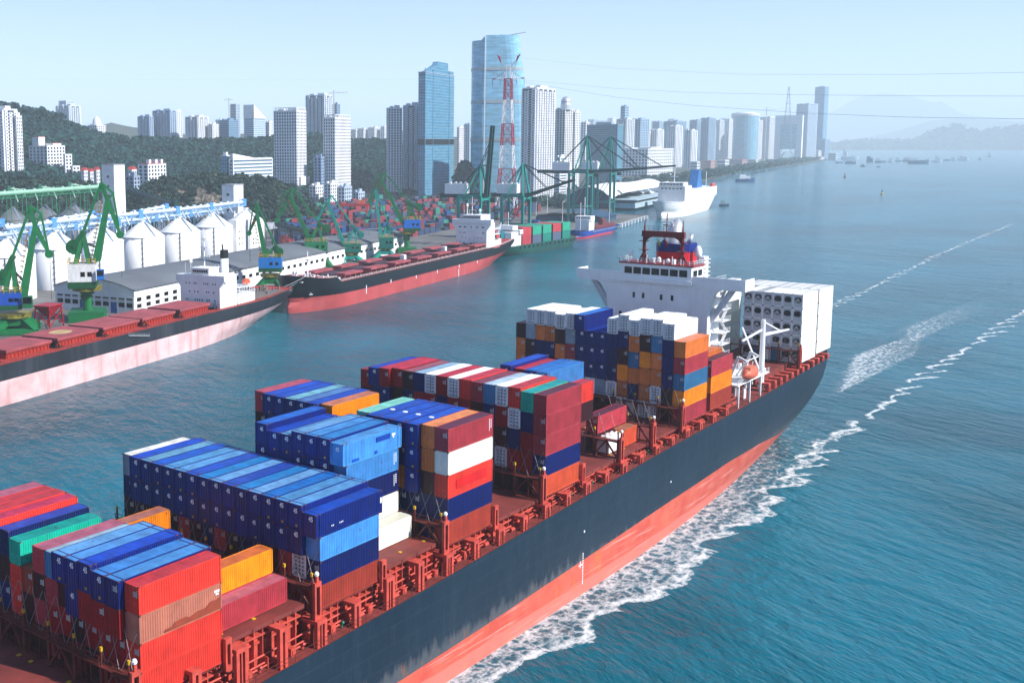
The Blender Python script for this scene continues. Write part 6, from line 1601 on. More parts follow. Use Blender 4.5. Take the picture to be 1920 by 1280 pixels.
q = [(gd(px, y, D), r_) for px, y, D, r_ in ((866, 318, 1560, 10), (872, 312, 1560, 11), (880, 322, 1565, 10), (860, 330, 1560, 9), (885, 332, 1560, 9), (870, 332, 1550, 12), (878, 340, 1550, 10), (858, 342, 1540, 9))]
crowns('park_trees', [(p.x, p.y, p.z-r_, r_) for p, r_ in q for _ in range(2)]+[(p.x+4, p.y, p.z-r_*2.4, r_) for p, r_ in q], M['leaf'], 60, 11, .25)
# belt of trees on the far shore and behind the yard
out = []
rr = random.Random(13)
for k in range(900):
    s_ = rr.random(); p = Vector((1560+s_*3600, 640+s_*800, LZ)); n = rr.uniform(5, 110); out.append((p.x-n*.3, p.y+n, LZ, rr.uniform(4, 8)))
for k in range(700):
    p = gz(rr.uniform(640, 1060), rr.uniform(372, 392), LZ); out.append((p.x, p.y, LZ, rr.uniform(2.5, 5.5)))
crowns('shore_trees', out, M['leaf'], 12, 12)
# far hills and mountains
M['farhill'] = paint('far_hill', (.05, .075, .05), .9, .3, .002)
def ridge(name, sky, D, p0, p1, step, depth):
    P = []; px = p0
    while px <= p1:
        zt = gd(px, interp(sky, px), D).z; a, c, e = gd(px, 283, D-depth*.5), gd(px, 283, D), gd(px, 283, D+depth)
        jit = depth*.01*math.sin(px*.9)
        P.append([Vector((a.x, a.y, -1)), a.lerp(c, .5).xy.to_3d()+Vector((0, 0, zt*.42+jit)), Vector((c.x, c.y, zt)), Vector((e.x, e.y, -1))]); px += step
    b = MB(); b.grid([c[::-1] for c in P]); return struct(b.build(name, M['farhill'], smooth=True)), P
o, PI_ = ridge('hills', [(1540, 276), (1600, 268), (1640, 267), (1700, 268), (1720, 262), (1745, 250), (1765, 243), (1780, 237), (1795, 235), (1810, 243), (1830, 248), (1850, 248), (1870, 243), (1890, 244), (1905, 240), (1940, 243), (2100, 262)], 12500, 1540, 2100, 6, 900)
crowns('island_woods', scatter(PI_, 2600, 18, 34, 15, vmax=3), M['leaf'], 8, 15)
ridge('mountains', [(1300, 250), (1550, 214), (1590, 190), (1615, 179), (1650, 175), (1690, 179), (1720, 186), (1745, 193), (1760, 190), (1775, 200), (1800, 214), (1840, 219), (1900, 224), (2100, 230)], 26000, 1300, 2100, 10, 3500)
ridge('mountains', [(1600, 262), (1680, 246), (1740, 226), (1800, 222), (1900, 228), (2100, 240)], 19000, 1600, 2100, 12, 2000)
ridge('hills', [(150, 246), (190, 236), (210, 230), (235, 236), (260, 240), (350, 252), (560, 250), (640, 246), (680, 240), (720, 242), (760, 246), (900, 262), (1100, 268)], 4200, 150, 1100, 10, 700)

# ---------------------------------------------------------------- city
def facade(name, col, lines, rough=.22, spec=.4):
    m, t, N, L, P = nodes(name)
    tc = N.new('ShaderNodeTexCoord'); sp_ = N.new('ShaderNodeSeparateXYZ'); L.new(tc.outputs['Object'], sp_.inputs[0])
    oi = N.new('ShaderNodeObjectInfo')
    def stripe(src, period, width):
        d = N.new('ShaderNodeMath'); d.operation = 'DIVIDE'; d.inputs[1].default_value = period; L.new(src, d.inputs[0])
        f = N.new('ShaderNodeMath'); f.operation = 'FRACT'; L.new(d.outputs[0], f.inputs[0])
        g = N.new('ShaderNodeMath'); g.operation = 'LESS_THAN'; g.inputs[1].default_value = width; L.new(f.outputs[0], g.inputs[0]); return g.outputs[0]
    ad = N.new('ShaderNodeMath'); L.new(sp_.outputs[0], ad.inputs[0]); L.new(sp_.outputs[1], ad.inputs[1])
    a = stripe(sp_.outputs[2], 4.0, .22); b = stripe(ad.outputs[0], 3.2, .16)
    mx = N.new('ShaderNodeMath'); mx.operation = 'MAXIMUM'; L.new(a, mx.inputs[0]); L.new(b, mx.inputs[1])
    v = coords(N, L, (.05, .05, .25)); n1 = noise(N, L, v, 1.0, 3)
    hs = N.new('ShaderNodeHueSaturation'); L.new(oi.outputs['Color'], hs.inputs['Color']); L.new(ramp(N, L, n1, .3, .7, .7, 1.35), hs.inputs['Value'])
    
    fc = N.new('ShaderNodeMath'); fc.operation = 'MULTIPLY'; fc.inputs[1].default_value = .5; L.new(mx.outputs[0], fc.inputs[0])
    c = mixc(N, L, fc.outputs[0], hs.outputs[0], lines)
    L.new(c, P.inputs['Base Color']); P.inputs['Roughness'].default_value = rough; P.inputs['Specular IOR Level'].default_value = spec; P.inputs['Metallic'].default_value = 0.0
    return m
M['wallc'] = paint('rendered_tower_wall', None, .8, .06, .05)
M['curtain'] = facade('curtain_wall_glass', None, (.30, .42, .5))
WHT = (.74, .76, .79)
def tower(label, px0, px1, pyt, D, k, style='grid', col=WHT, glass=(.02, .05, .09), cat='tower block', base=0.0, rot=None, fl=4.0, pier=5.0, grp=None, top=None, name='apartment_tower', parent=None):
    pc = px0+(px1-px0)*k; c = gd(pc, pyt, D); th = math.atan2(c.y-CAM[1], c.x-CAM[0])
    if rot is None: rot = R(14) if px1 < 700 else th-R(33)
    o, wu, wv, h = block(name, label, cat, px0, px1, pyt, D, k, base, rot, grp=grp)
    n = max(2, int(h/fl)); f_ = h/n
    if style == 'glass':
        b = MB(); b.box(0, wu, 0, wv, 0, h); part(b, 'curtain_wall', M['curtain'], o, glass)
        b = MB(); b.box(-.5, wu+.5, -.5, wv+.5, h, h+1.2); b.box(wu*.25, wu*.75, wv*.25, wv*.75, h+1.2, h+5); part(b, 'roof', M['any'], o, tuple(v*.8+.1 for v in col))
        return o, wu, wv, h
    b = MB(); b.box(.5, wu-.5, .5, wv-.5, 0, h-.5); part(b, 'glazing', M['curtain'] if style == 'bands' else M['any'], o, glass)
    b = MB()
    if style == 'grid':
        for i in range(n+1): b.box(0, wu, 0, wv, i*f_-f_*.19, i*f_+f_*.19)
        for L_, ax in ((wu, 0), (wv, 1)):
            m_ = max(2, int(L_/pier))
            for i in range(m_+1):
                p = i*L_/m_; w_ = L_/m_*.21
                if ax == 0: b.box(max(0, p-w_), min(wu, p+w_), -.12, .6, 0, h); b.box(max(0, p-w_), min(wu, p+w_), wv-.6, wv+.12, 0, h)
                else: b.box(-.12, .6, max(0, p-w_), min(wv, p+w_), 0, h); b.box(wu-.6, wu+.12, max(0, p-w_), min(wv, p+w_), 0, h)
    elif style == 'bands':
        for i in range(n+1): b.box(-.2, wu+.2, -.2, wv+.2, i*f_-f_*.26, i*f_+f_*.2)
        for x in (0, wu):
            for y in (0, wv): b.box(x-.6, x+.6, y-.6, y+.6, 0, h)
    elif style == 'bays':
        for i in range(n+1): b.box(.1, wu-.1, .1, wv-.1, i*f_-f_*.14, i*f_+f_*.14)
        for L_, ax in ((wu, 0), (wv, 1)):
            m_ = max(2, int(L_/7.0))
            for i in range(m_):
                p = (i+.08)*L_/m_; w_ = L_/m_*.56
                if ax == 0: b.box(p, p+w_, -1.5, .8, 0, h-(i % 2)*2.5); b.box(p, p+w_, wv-.8, wv+1.5, 0, h)
                else: b.box(-1.5, .8, p, p+w_, 0, h-(i % 2)*2.5); b.box(wu-.8, wu+1.5, p, p+w_, 0, h)
    nf = len(b.f)
    if style == 'bays':
        for L_, ax in ((wu, 0), (wv, 1)):
            m_ = max(2, int(L_/7.0))
            for i in range(m_):
                p = (i+.08)*L_/m_; w_ = L_/m_*.56
                for j in range(1, n):
                    if ax == 0: b.box(p+w_*.25, p+w_*.75, -1.55, -1.4, j*f_-.7, j*f_+.8)
                    else: b.box(-1.55, -1.4, p+w_*.25, p+w_*.75, j*f_-.7, j*f_+.8)
    ow = part(b, 'wall', M['wallc'], o, col)
    if style == 'bays': second(ow, M['glass'], nf)
    b = MB(); b.box(-.2, wu+.2, -.2, wv+.2, h, h+1.4)
    if top != 'flat':
        b.box(wu*.3, wu*.7, wv*.15, wv*.5, h+1.4, h+5); b.box(wu*.1, wu*.35, wv*.6, wv*.85, h+1.4, h+3.6)
    part(b, 'roof', M['any'], o, tuple(v*.9 for v in col))
    if top == 'crown':
        b = MB()
        for i in range(9): b.box(wu*i/9, wu*i/9+.8, -.1, .7, h, h+5); b.box(-.1, .7, wv*i/9, wv*i/9+.8, h, h+5)
        b.box(0, wu, -.1, .5, h+4.6, h+5.2); b.box(-.1, .5, 0, wv, h+4.6, h+5.2); part(b, 'roof_crown', M['wall'], o, col)
    return o, wu, wv, h
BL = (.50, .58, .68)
# left part, on and before the wooded hill
tower('tall white apartment tower with blue balconies at far left edge', -22, 30, 206, 1330, .55, 'bays')
tower('lower right wing of white apartment tower at left edge', 28, 40, 219, 1335, .2, 'grid', pier=3)
o, wu, wv, h = tower('white stepped apartment block with red roof edges on hillside at left', 56, 120, 275, 1380, .5, 'grid', cat='building', top='flat')
b = MB(); b.box(wu*.0, wu*.35, wv*.45, wv*.8, h, h+12); b.box(wu*.35, wu*.8, 0, wv*.4, h, h+4); part(b, 'stair_tower', M['wall'], o, WHT)
b = MB(); b.box(-.3, wu*.36, wv*.44, wv*.81, h+12, h+12.6); b.box(wu*.34, wu*.81, -.3, wv*.41, h+4, h+4.6); part(b, 'roof_edge', M['any'], o, (.5, .12, .1))
tower('middle step of white stepped apartment block at left', 119, 134, 291, 1375, .2, 'grid', cat='building', top='flat')
tower('lowest step of white stepped apartment block beside small houses', 133, 149, 313, 1370, .2, 'grid', cat='building', top='flat')
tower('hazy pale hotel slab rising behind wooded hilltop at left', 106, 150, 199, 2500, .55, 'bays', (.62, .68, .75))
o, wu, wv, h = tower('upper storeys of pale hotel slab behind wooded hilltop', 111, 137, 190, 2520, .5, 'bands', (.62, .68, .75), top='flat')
o, wu, wv, h = tower('small white domed building on hilltop right of hotel slab', 165, 198, 236, 2100, .5, 'grid', cat='building')
b = MB(); b.lathe(wu*.4, wv*.4, [(8, h), (8, h+6), (6.5, h+12), (3, h+17), (0, h+18)], 14); part(b, 'dome', M['wall'], o, WHT)
tower('blue grey apartment slab, left one of twin group on hill skyline', 259, 287, 219, 2300, .8, 'bays', (.45, .55, .68))
tower('taller blue grey apartment slab, right one of twin group on hill skyline', 287, 331, 208, 2300, .75, 'bays', (.45, .55, .68))
tower('thin white tower against right side of the twin apartment group', 329, 341, 209, 2320, .2, 'grid')
tower('white apartment group with blue strips on skyline above the knoll', 348, 391, 220, 2250, .55, 'bays')
tower('small white block at right shoulder of the skyline apartment group', 390, 410, 234, 2260, .4, 'grid')
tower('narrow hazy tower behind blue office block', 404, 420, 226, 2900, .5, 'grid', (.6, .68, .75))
tower('dark blue office block below the construction crane on skyline', 412, 446, 226, 2300, .5, 'bands', (.25, .4, .55))
o, wu, wv, h = tower('unfinished blue grey tower with construction crane on its left', 432, 449, 196, 2800, .6, 'bands', (.5, .58, .66), top='flat')
def site_crane(label, px, y0, y1, xa, xb, yj, D):
    B0 = gd(px, y0, D); B0.z = 0; z1 = gd(px, y1, D).z; zj = gd(px, yj, D).z; o = empty('tower_crane', label, 'crane', B0, R(-40), 'tower cranes on the skyline'); s_ = D/F_PX
    b = MB(); b.bar((0, 0, 0), (0, 0, z1), 2.4); part(b, 'mast', M['any'], o, (.5, .52, .55)); b = MB(); b.bar(((xa-px)*s_*1.1, 0, zj), ((xb-px)*s_*1.1, 0, zj+(2 if xb-px > 20 else 0)), 1.8); b.bar((0, 0, z1), ((xb-px)*s_*.8, 0, zj), .5); part(b, 'jib', M['any'], o, (.5, .52, .55))
site_crane('pale tower crane beside unfinished tower on left skyline', 430, 250, 184, 422, 437, 187, 2790)
o, wu, wv, h = tower('white office block with steeply slanted roof edge and blue glass', 458, 497, 222, 2350, .45, 'bands', (.62, .7, .78), (.02, .12, .22), top='flat')
b = MB(); b.prismy([(-1, h), (-1, h+29), (1, h+29), (wu+1, h+2), (wu+1, h)], -1, 1.2); b.prismx([(-1, h), (-1, h+29), (wv+1, h+29), (wv+1, h)], -1, 1); part(b, 'slanted_crown', M['wall'], o, WHT)
b = MB(); b.prismy([(1, h), (1, h+27), (wu, h+1), (wu, h)], 1, 1.5+wv*.6); part(b, 'glass_wedge', M['curtain'], o, (.02, .14, .25))
tower('small white block right of the slant roofed office', 497, 512, 230, 2400, .5, 'grid')
# two big apartment towers near the knoll, with wings
o, wu, wv, h = tower('broad white apartment tower with roof crown, left of the pair above the green cranes', 513, 574, 209, 1420, .70, 'grid', pier=3.6, top='crown')
b = MB(); b.box(wu*.2, wu+2, -3, wv*.35, 0, h*.32); part(b, 'podium_wing', M['wall'], o, WHT)
o, wu, wv, h = tower('white apartment tower with latticed crown, right of the pair above the green cranes', 606, 658, 222, 1430, .42, 'grid', pier=3.2, top='crown')
tower('low blue wing against the left side of right apartment tower', 588, 608, 296, 1425, .7, 'grid', (.35, .45, .6), cat='building')
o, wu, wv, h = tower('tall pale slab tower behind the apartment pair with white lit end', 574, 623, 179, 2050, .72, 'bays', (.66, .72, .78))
tower('dark small tower right of the pale slab tower', 623, 637, 196, 2500, .6, 'bands', (.3, .42, .55))
site_crane('thin tower crane right of the pale slab tower', 626, 250, 170, 618, 650, 175, 2300)
# long white hospital-like building on the knoll
o, wu, wv, h = tower('long white institute building with slanted left roof on the wooded rise', 430, 514, 299, 1320, .08, 'bands', WHT, (.03, .09, .16), cat='building', base=12, top='flat', fl=4.2)
b = MB(); b.prismy([(0, h), (0, h+7), (wu*.62, h+.5), (wu*.62, h)], 0, wv*.8); part(b, 'slanted_roof', M['wall'], o, WHT)
tower('glassy blue end pavilion of the long institute building', 414, 432, 293, 1325, .6, 'glass', glass=(.03, .16, .26), cat='building', base=12)
o, wu, wv, h = tower('five storey white apartment house with red roof edge and roof huts', 259, 311, 310, 1180, .35, 'grid', cat='building', top='flat')
b = MB(); b.box(-.4, wu+.4, -.4, wv+.4, h+1.4, h+2.0); part(b, 'roof_edge', M['any'], o, (.45, .1, .12)); b = MB()
for f in (.15, .5, .8): b.box(wu*f, wu*f+4, 2, 6, h+2, h+6)
part(b, 'roof_hut', M['wall'], o, WHT)
tower('grey blue older apartment block left of red edged apartment house', 234, 262, 332, 1150, .6, 'grid', (.36, .43, .53), cat='building')
for i, (a, b__, y) in enumerate(((152, 164, 322), (164, 175, 324), (176, 187, 321), (240, 256, 320))):
    o, wu, wv, h = tower('small white house with red roof, '+['leftmost', 'second', 'third', 'rightmost'][i]+' of those behind the tall elevator tower', a, b__, y, 1250+i*8, .45, 'grid', cat='house', top='flat', name='small_house')
    b = MB(); b.prismy([(-.8, h+1.4), (wu/2, h+5), (wu+.8, h+1.4)], -.5, wv+.5); part(b, 'pitched_roof', M['any'], o, (.5, .1, .09))
for i, (a, b__, y, s_) in enumerate(((608, 634, 346, 'white'), (634, 660, 352, 'blue shaded'), (580, 606, 350, 'small old'), (662, 684, 362, 'pale low'), (560, 582, 372, 'low grey'))):
    tower(f'{s_} walk up apartment block at the foot of the apartment towers behind green cranes', a, b__, y, 1330+i*12, .45, 'grid', WHT if i % 2 == 0 else BL, cat='building')
# centre
tower('white slab tower with window strips left of the blue glass tower', 728, 757, 204, 1560, .9, 'grid', fl=3.6, pier=4, rot=R(52))
tower('dark blue and white striped tower touching left side of blue glass tower', 757, 790, 198, 1600, .82, 'bays', (.55, .62, .70), (.01, .04, .09), fl=3.2)
o, wu, wv, h = tower('blue glass office tower with stepped crown left of the tallest tower', 785, 854, 136, 1500, .18, 'glass', (.3, .4, .5), (.035, .16, .27), cat='office tower', rot=R(14), name='glass_tower', top='flat')
zt2 = gd(820, 111, 1500).z; zt3 = gd(848, 124, 1500).z
b = MB(); b.prismy([(0, h), (wu*.15, h+4), (wu*.42, zt2-4), (wu*.45, zt2), (wu*.80, zt2), (wu*.80, zt3-1), (wu, zt3-1), (wu, h)], 1, wv-1); part(b, 'stepped_crown', M['curtain'], o, (.04, .17, .28))
b = MB(); zb = gd(820, 266, 1500).z; b.box(-.25, wu+.25, -.25, wv+.25, zb-4, zb+4); part(b, 'plant_floor', M['dark'], o)
b = MB()
for f in (.0, .26, .82): b.box(wu*f-.4, wu*f+.4, -.6, .4, 0, zt3-2)
part(b, 'mullion', M['any'], o, (.2, .38, .5))
tower('pale narrow apartment tower seen in the gap between the two glass towers', 857, 870, 240, 2500, .3, 'grid', (.7, .7, .72))
tower('bluish tower behind, right side of gap between the glass towers', 870, 885, 234, 2900, .7, 'grid', (.5, .6, .7))
for i, (a, b__, y) in enumerate(((662, 672, 244), (673, 690, 242), (690, 714, 240), (714, 727, 238))):
    tower('faint far white block on horizon left of the white slab tower, '+['leftmost', 'second', 'third', 'rightmost'][i], a, b__, y, 3600, .5, 'grid', (.7, .72, .76))
# tallest tower: curved plan, leaning right edge
Dg = 1620; c = gd(938, 70, Dg); ta = math.atan2(c.y-CAM[1], c.x-CAM[0]); o = empty('glass_tower', 'tallest curved glass tower with tapering right side and roof crane', 'office tower', (c.x, c.y, 0), ta-math.pi/2, None)
s_ = Dg/F_PX; zs = [gd(938, y, Dg).z for y in (392, 320, 240, 160, 110, 78)]; zs[0] = 0
lx = [(y_) for y_ in (-51*s_,)*6]; rx = [53*s_, 52.5*s_, 50*s_, 46*s_, 39*s_, 34*s_]
b = MB(); rows = []
for z, r_ in zip(zs, rx):
    row = []
    for i in range(33):
        t_ = math.pi*2*i/32; cx_ = (r_-51*s_)/2; hw_ = (r_+51*s_)/2; ct, sn = math.cos(t_), math.sin(t_)
        x = cx_+hw_*math.copysign(abs(ct)**.55, ct); y = 26*math.copysign(abs(sn)**.75, sn); row.append((x, y, z))
    rows.append(row)
ztop = gd(938, 69, Dg).z
rows.append([(p[0], p[1], ztop if p[0] > -26*s_ else p[2]) for p in rows[-1]])
b.grid([r_[::-1] for r_ in rows]); part(b, 'curtain_wall', M['curtain'], o, (.15, .36, .50))
b = MB(); b.bar((-26*s_, -27.5, 0), (-26*s_, -26.0, ztop), 1.4, 1.4); part(b, 'edge_fin', M['any'], o, (.75, .8, .84))
b = MB()
for y_ in (262, 192, 131):
    z = gd(938, y_, Dg).z; f = interp([(a_, b__) for a_, b__ in zip(zs, rx)], z); cx_ = (f-51*s_)/2; hw_ = (f+51*s_)/2
    P = [(cx_+(hw_+.5)*math.copysign(abs(math.cos(t_))**.55, math.cos(t_)), 26.6*math.copysign(abs(math.sin(t_))**.75, math.sin(t_))) for t_ in [math.pi*2*i/32 for i in range(32)]]; b.prism(P, z-2.2, z+2.2)
part(b, 'plant_floor', M['any'], o, (.40, .44, .46))
b = MB(); b.prism([(p[0]*.97, p[1]*.97) for p in rows[-2][:-1]], zs[-1]-4, zs[-1]); part(b, 'roof', M['any'], o, (.4, .45, .5))
b = MB(); b.bar((2*s_, 0, ztop), (46*s_, -4, ztop+5), 1.6, 1.6, .9, .9); b.bar((2*s_, 0, zs[-1]), (2*s_, 0, ztop+3), 2); part(b, 'roof_crane', M['any'], o, (.4, .45, .5))
# right of it
tower('white apartment tower with blue strips beside right edge of tallest tower', 981, 1041, 166, 1480, .42, 'bays', fl=3.2, rot=R(6))
o, wu, wv, h = tower('beige office tower with silver dome on its roof', 1040, 1076, 206, 1900, .55, 'grid', (.66, .66, .66), cat='office tower')
b = MB(); b.lathe(wu*.3, wv*.2, [(9, h), (9, h+9), (8, h+12), (8.5, h+14), (7, h+19), (3.5, h+22), (0, h+23)], 16); part(b, 'dome', M['silver'], o)
tower('white hotel wing right of the domed office tower', 1074, 1088, 211, 1920, .35, 'grid')
tower('dark teal glass block directly behind the far pair of gantry cranes', 1104, 1168, 234, 2100, .85, 'glass', (.3, .4, .5), (.01, .12, .19), cat='office building', name='glass_block')
tower('white banded hall roofed building at foot of the domed tower', 1042, 1062, 296, 1700, .4, 'bands', cat='building')
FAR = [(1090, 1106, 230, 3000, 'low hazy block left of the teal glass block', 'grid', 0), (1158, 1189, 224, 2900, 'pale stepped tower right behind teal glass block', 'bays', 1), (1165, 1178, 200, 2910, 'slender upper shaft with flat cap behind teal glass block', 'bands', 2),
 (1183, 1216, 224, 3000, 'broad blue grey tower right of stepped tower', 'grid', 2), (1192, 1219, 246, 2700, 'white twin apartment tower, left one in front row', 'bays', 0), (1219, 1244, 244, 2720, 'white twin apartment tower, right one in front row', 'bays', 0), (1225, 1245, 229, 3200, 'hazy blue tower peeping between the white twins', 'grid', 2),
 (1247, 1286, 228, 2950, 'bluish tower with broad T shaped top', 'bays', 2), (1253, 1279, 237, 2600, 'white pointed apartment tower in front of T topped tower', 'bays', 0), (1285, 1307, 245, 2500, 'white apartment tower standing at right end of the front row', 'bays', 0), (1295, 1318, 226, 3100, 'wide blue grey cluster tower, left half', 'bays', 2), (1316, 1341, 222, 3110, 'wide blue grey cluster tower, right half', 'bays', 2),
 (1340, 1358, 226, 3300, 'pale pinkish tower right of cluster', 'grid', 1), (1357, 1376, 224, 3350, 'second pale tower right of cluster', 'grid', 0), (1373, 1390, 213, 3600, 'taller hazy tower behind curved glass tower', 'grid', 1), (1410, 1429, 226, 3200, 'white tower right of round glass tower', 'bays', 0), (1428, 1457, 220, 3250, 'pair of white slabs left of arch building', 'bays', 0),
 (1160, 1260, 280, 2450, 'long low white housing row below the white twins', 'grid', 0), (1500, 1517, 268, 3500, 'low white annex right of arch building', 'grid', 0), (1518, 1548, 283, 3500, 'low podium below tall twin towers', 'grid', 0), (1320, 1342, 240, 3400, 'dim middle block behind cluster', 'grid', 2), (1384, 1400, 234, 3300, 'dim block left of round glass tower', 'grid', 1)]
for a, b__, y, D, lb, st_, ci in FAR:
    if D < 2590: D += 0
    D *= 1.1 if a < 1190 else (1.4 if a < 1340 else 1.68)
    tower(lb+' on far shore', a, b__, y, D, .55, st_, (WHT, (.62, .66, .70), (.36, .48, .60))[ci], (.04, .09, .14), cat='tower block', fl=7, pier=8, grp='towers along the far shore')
# round glass tower, arch building, twin tall towers
c = gd(1399, 218, 5100); o = empty('round_glass_tower', 'round blue glass tower with ringed top on far shore', 'office tower', (c.x, c.y, 0)); r_ = 20.5*5100/F_PX; zt = c.z
b = MB(); b.lathe(0, 0, [(r_, 0), (r_, zt)], 24); part(b, 'curtain_wall', M['curtain'], o, (.10, .28, .40)); b = MB(); b.lathe(0, 0, [(r_*1.03, zt), (r_*1.06, zt+10), (r_*.8, zt+11), (r_*.7, zt+16), (0, zt+16)], 24); part(b, 'roof', M['wall'], o, WHT)
c = gd(1454, 217, 5300); th = math.atan2(c.y-CAM[1], c.x-CAM[0]); o = empty('arch_building', 'white arch shaped building with glass centre on far shore', 'building', (c.x, c.y, 0), th-math.pi/2-R(8)); s_ = 5300/F_PX; W_ = 43*s_; H_ = c.z
b = MB(); b.box(0, W_, 0, 40, H_*.80, H_); b.box(0, W_*.2, 0, 40, 0, H_*.8); b.box(W_*.8, W_, 0, 40, 0, H_*.8); part(b, 'wall', M['wall'], o, WHT)
b = MB(); b.box(W_*.2, W_*.8, 4, 36, H_*.25, H_*.8); part(b, 'glazing', M['curtain'], o, (.30, .45, .55))
b = MB(); b.grid([[(W_*.2+W_*.6*i/8, y, H_*.25*(1-abs(i/4-1)**2)*.85) for y in (-6, 36)] for i in range(9)]); part(b, 'arch_base', M['curtain'], o, (.12, .3, .42))
tower('dark blue tower with white stripes, shorter one of two tallest at far right', 1498, 1531, 195, 5700, .55, 'bays', (.55, .64, .74), (.02, .09, .18), cat='office tower', fl=5)
tower('tallest blue slab tower at right end of the far skyline', 1532, 1553, 163, 6000, .72, 'glass', (.4, .5, .6), (.07, .2, .34), cat='office tower', name='glass_tower')
tower('dark low block at foot of tallest slab tower at far right', 1530, 1555, 262, 5900, .7, 'grid', (.34, .46, .6), cat='building')
site_crane('faint tower crane above white slabs near arch building', 1436, 240, 201, 1428, 1452, 206, 5000)
# second pylon on the far shore
B0 = gd(1473, 300, 4400); B0.z = 0; o = empty('transmission_pylon', 'slender grey lattice pylon on far shore in front of the arch building', 'pylon', B0, R(10)); zt = gd(1473, 163, 4400).z
b = MB(); n = 12
for i in range(n):
    a_, c_ = i/n, (i+1)/n; wa, wb = 20*(1-a_)**1.1+2, 20*(1-c_)**1.1+2
    for sx, sy, tx, ty in ((-1, -1, 1, -1), (1, -1, 1, 1), (1, 1, -1, 1), (-1, 1, -1, -1)): b.bar((sx*wa, sy*wa, zt*a_), (sx*wb, sy*wb, zt*c_), .9); b.bar((sx*wa, sy*wa, zt*a_), (tx*wb, ty*wb, zt*c_), .6)
part(b, 'lattice_mast', M['any'], o, (.4, .42, .46)); b = MB()
for z, y_ in ((.9, 7), (.78, 9)): b.bar((0, -y_, zt*z), (0, y_, zt*z), .9)
part(b, 'cross_arm', M['any'], o, (.5, .2, .2))
# power lines crossing the sky to the right
def wire(pts, Da, Db, label, r_=.22):
    x0_, x1_ = pts[0][0], pts[-1][0]; prev = None; b = MB()
    for i in range(41):
        px = x0_+(x1_-x0_)*i/40; py_ = interp(pts, px); D = 1/((1/Da)+(1/Db-1/Da)*i/40); p = gd(px, py_, D)
        if prev is not None: b.tube(prev, p, r_, 4, cap=False)
        prev = p
    tag(part(b, 'power_line', M['any'], None, (.55, .62, .68)), label, 'power line', 'power lines crossing the sky')
wire([(979, 150), (1150, 166), (1300, 174), (1500, 178), (1700, 180), (1920, 180.5), (2400, 178)], 1150, 520, 'upper power line running from the red pylon across sky to right', .08)
wire([(979, 154), (1150, 182), (1300, 198), (1500, 212), (1700, 220), (1920, 223), (2400, 224)], 1150, 520, 'middle power line crossing in front of the far mountain', .10)
wire([(971, 108), (1150, 128), (1400, 140), (1700, 140), (1920, 136), (2400, 124)], 1150, 520, 'highest faint power line from top of the red pylon', .06)
wire([(922, 150), (800, 172), (650, 192), (420, 205), (150, 205), (-200, 195)], 1150, 800, 'faint power line running left from the red pylon over the hill', .05)

# low buildings along the far shore road and at its tip
for i, (a, b__, y, D, c_, lb) in enumerate(((1296, 1312, 304, 3300, WHT, 'low white shore building with flat roof, first from left'), (1316, 1340, 302, 3500, (.55, .3, .28), 'long low shore building with reddish roof, second from left'), (1346, 1366, 301, 3900, WHT, 'low white shore building, third from left'), (1372, 1400, 300, 4200, (.5, .28, .26), 'long reddish shore building below the round glass tower'), (1405, 1422, 300, 4400, WHT, 'low white shore building right of the round glass tower'), (1440, 1462, 299, 4700, (.6, .66, .72), 'grey shore hall below the arch building'), (1470, 1492, 298, 4900, WHT, 'low white shore hall below the far pylon'), (1556, 1572, 288, 5500, (.5, .6, .68), 'small block at the very tip of the far shore'), (1520, 1544, 295, 5300, WHT, 'low white quay shed below the tallest far tower'))):
    tower(lb, a, b__, y, D, .7, 'bands', c_, (.1, .15, .2), cat='building', top='flat', name='shore_building', fl=8)
# lorries and lamp posts on the terminal apron
for i, (px, py_, c_, lb) in enumerate(((1019, 437, (.75, .76, .78), 'white box lorry parked on the apron left of the coaster'), (1043, 431, (.72, .74, .76), 'second white box lorry nearer the far gantry cranes'), (1003, 421, (.05, .2, .45), 'blue box lorry on the apron behind the green feeder ship'), (1034, 412, (.6, .62, .65), 'grey lorry farther inland on the terminal apron'), (872, 398, (.7, .7, .7), 'pale lorry on the road behind the container yard'))):
    q_ = gz(px, py_, LZ); o = empty('lorry', lb, 'lorry', q_, R(14+i*31), 'lorries on the terminal apron')
    b = MB(); b.box(-5.5, 3.2, -1.3, 1.3, 1.1, 4.2); b.build('box_body', M['any'], o, c_); b = MB(); b.box(3.5, 5.7, -1.25, 1.25, .7, 3.2); b.build('cab', M['any'], o, (.7, .7, .72) if i != 3 else (.4, .05, .05))
    for x in (-4, -2.6, 4.4):
        for y in (-1.2, 1.2): b = MB(); b.tube((x, y-.2, .55), (x, y+.2, .55), .55, 8); b.build('wheel', M['dark'], o)
for i, (px, py_, top_) in enumerate(((1026, 400, 330), (1054, 432, 379), (1005, 412, 372), (1142, 420, 372))):
    q_ = gz(px, py_, LZ); H_ = gp(q_, YAW-R(90), px, top_).z-LZ; o = empty('lamp_post', 'tall pale lamp post on the terminal apron, '+ORD[(2, 3, 1, 4)[i]-1 if i != 3 else 3]+' from the left', 'lamp post', q_, 0, 'lamp posts on the apron')
    b = MB(); b.tube((0, 0, 0), (0, 0, H_), .35, 6, .2); b.build('pole', M['any'], o, (.7, .72, .74)); b = MB(); b.bar((0, 0, H_), (2.6, 0, H_+.4), .25); b.box(2.0, 3.4, -.3, .3, H_+.2, H_+.5); b.build('lamp_head', M['any'], o, (.75, .75, .75))

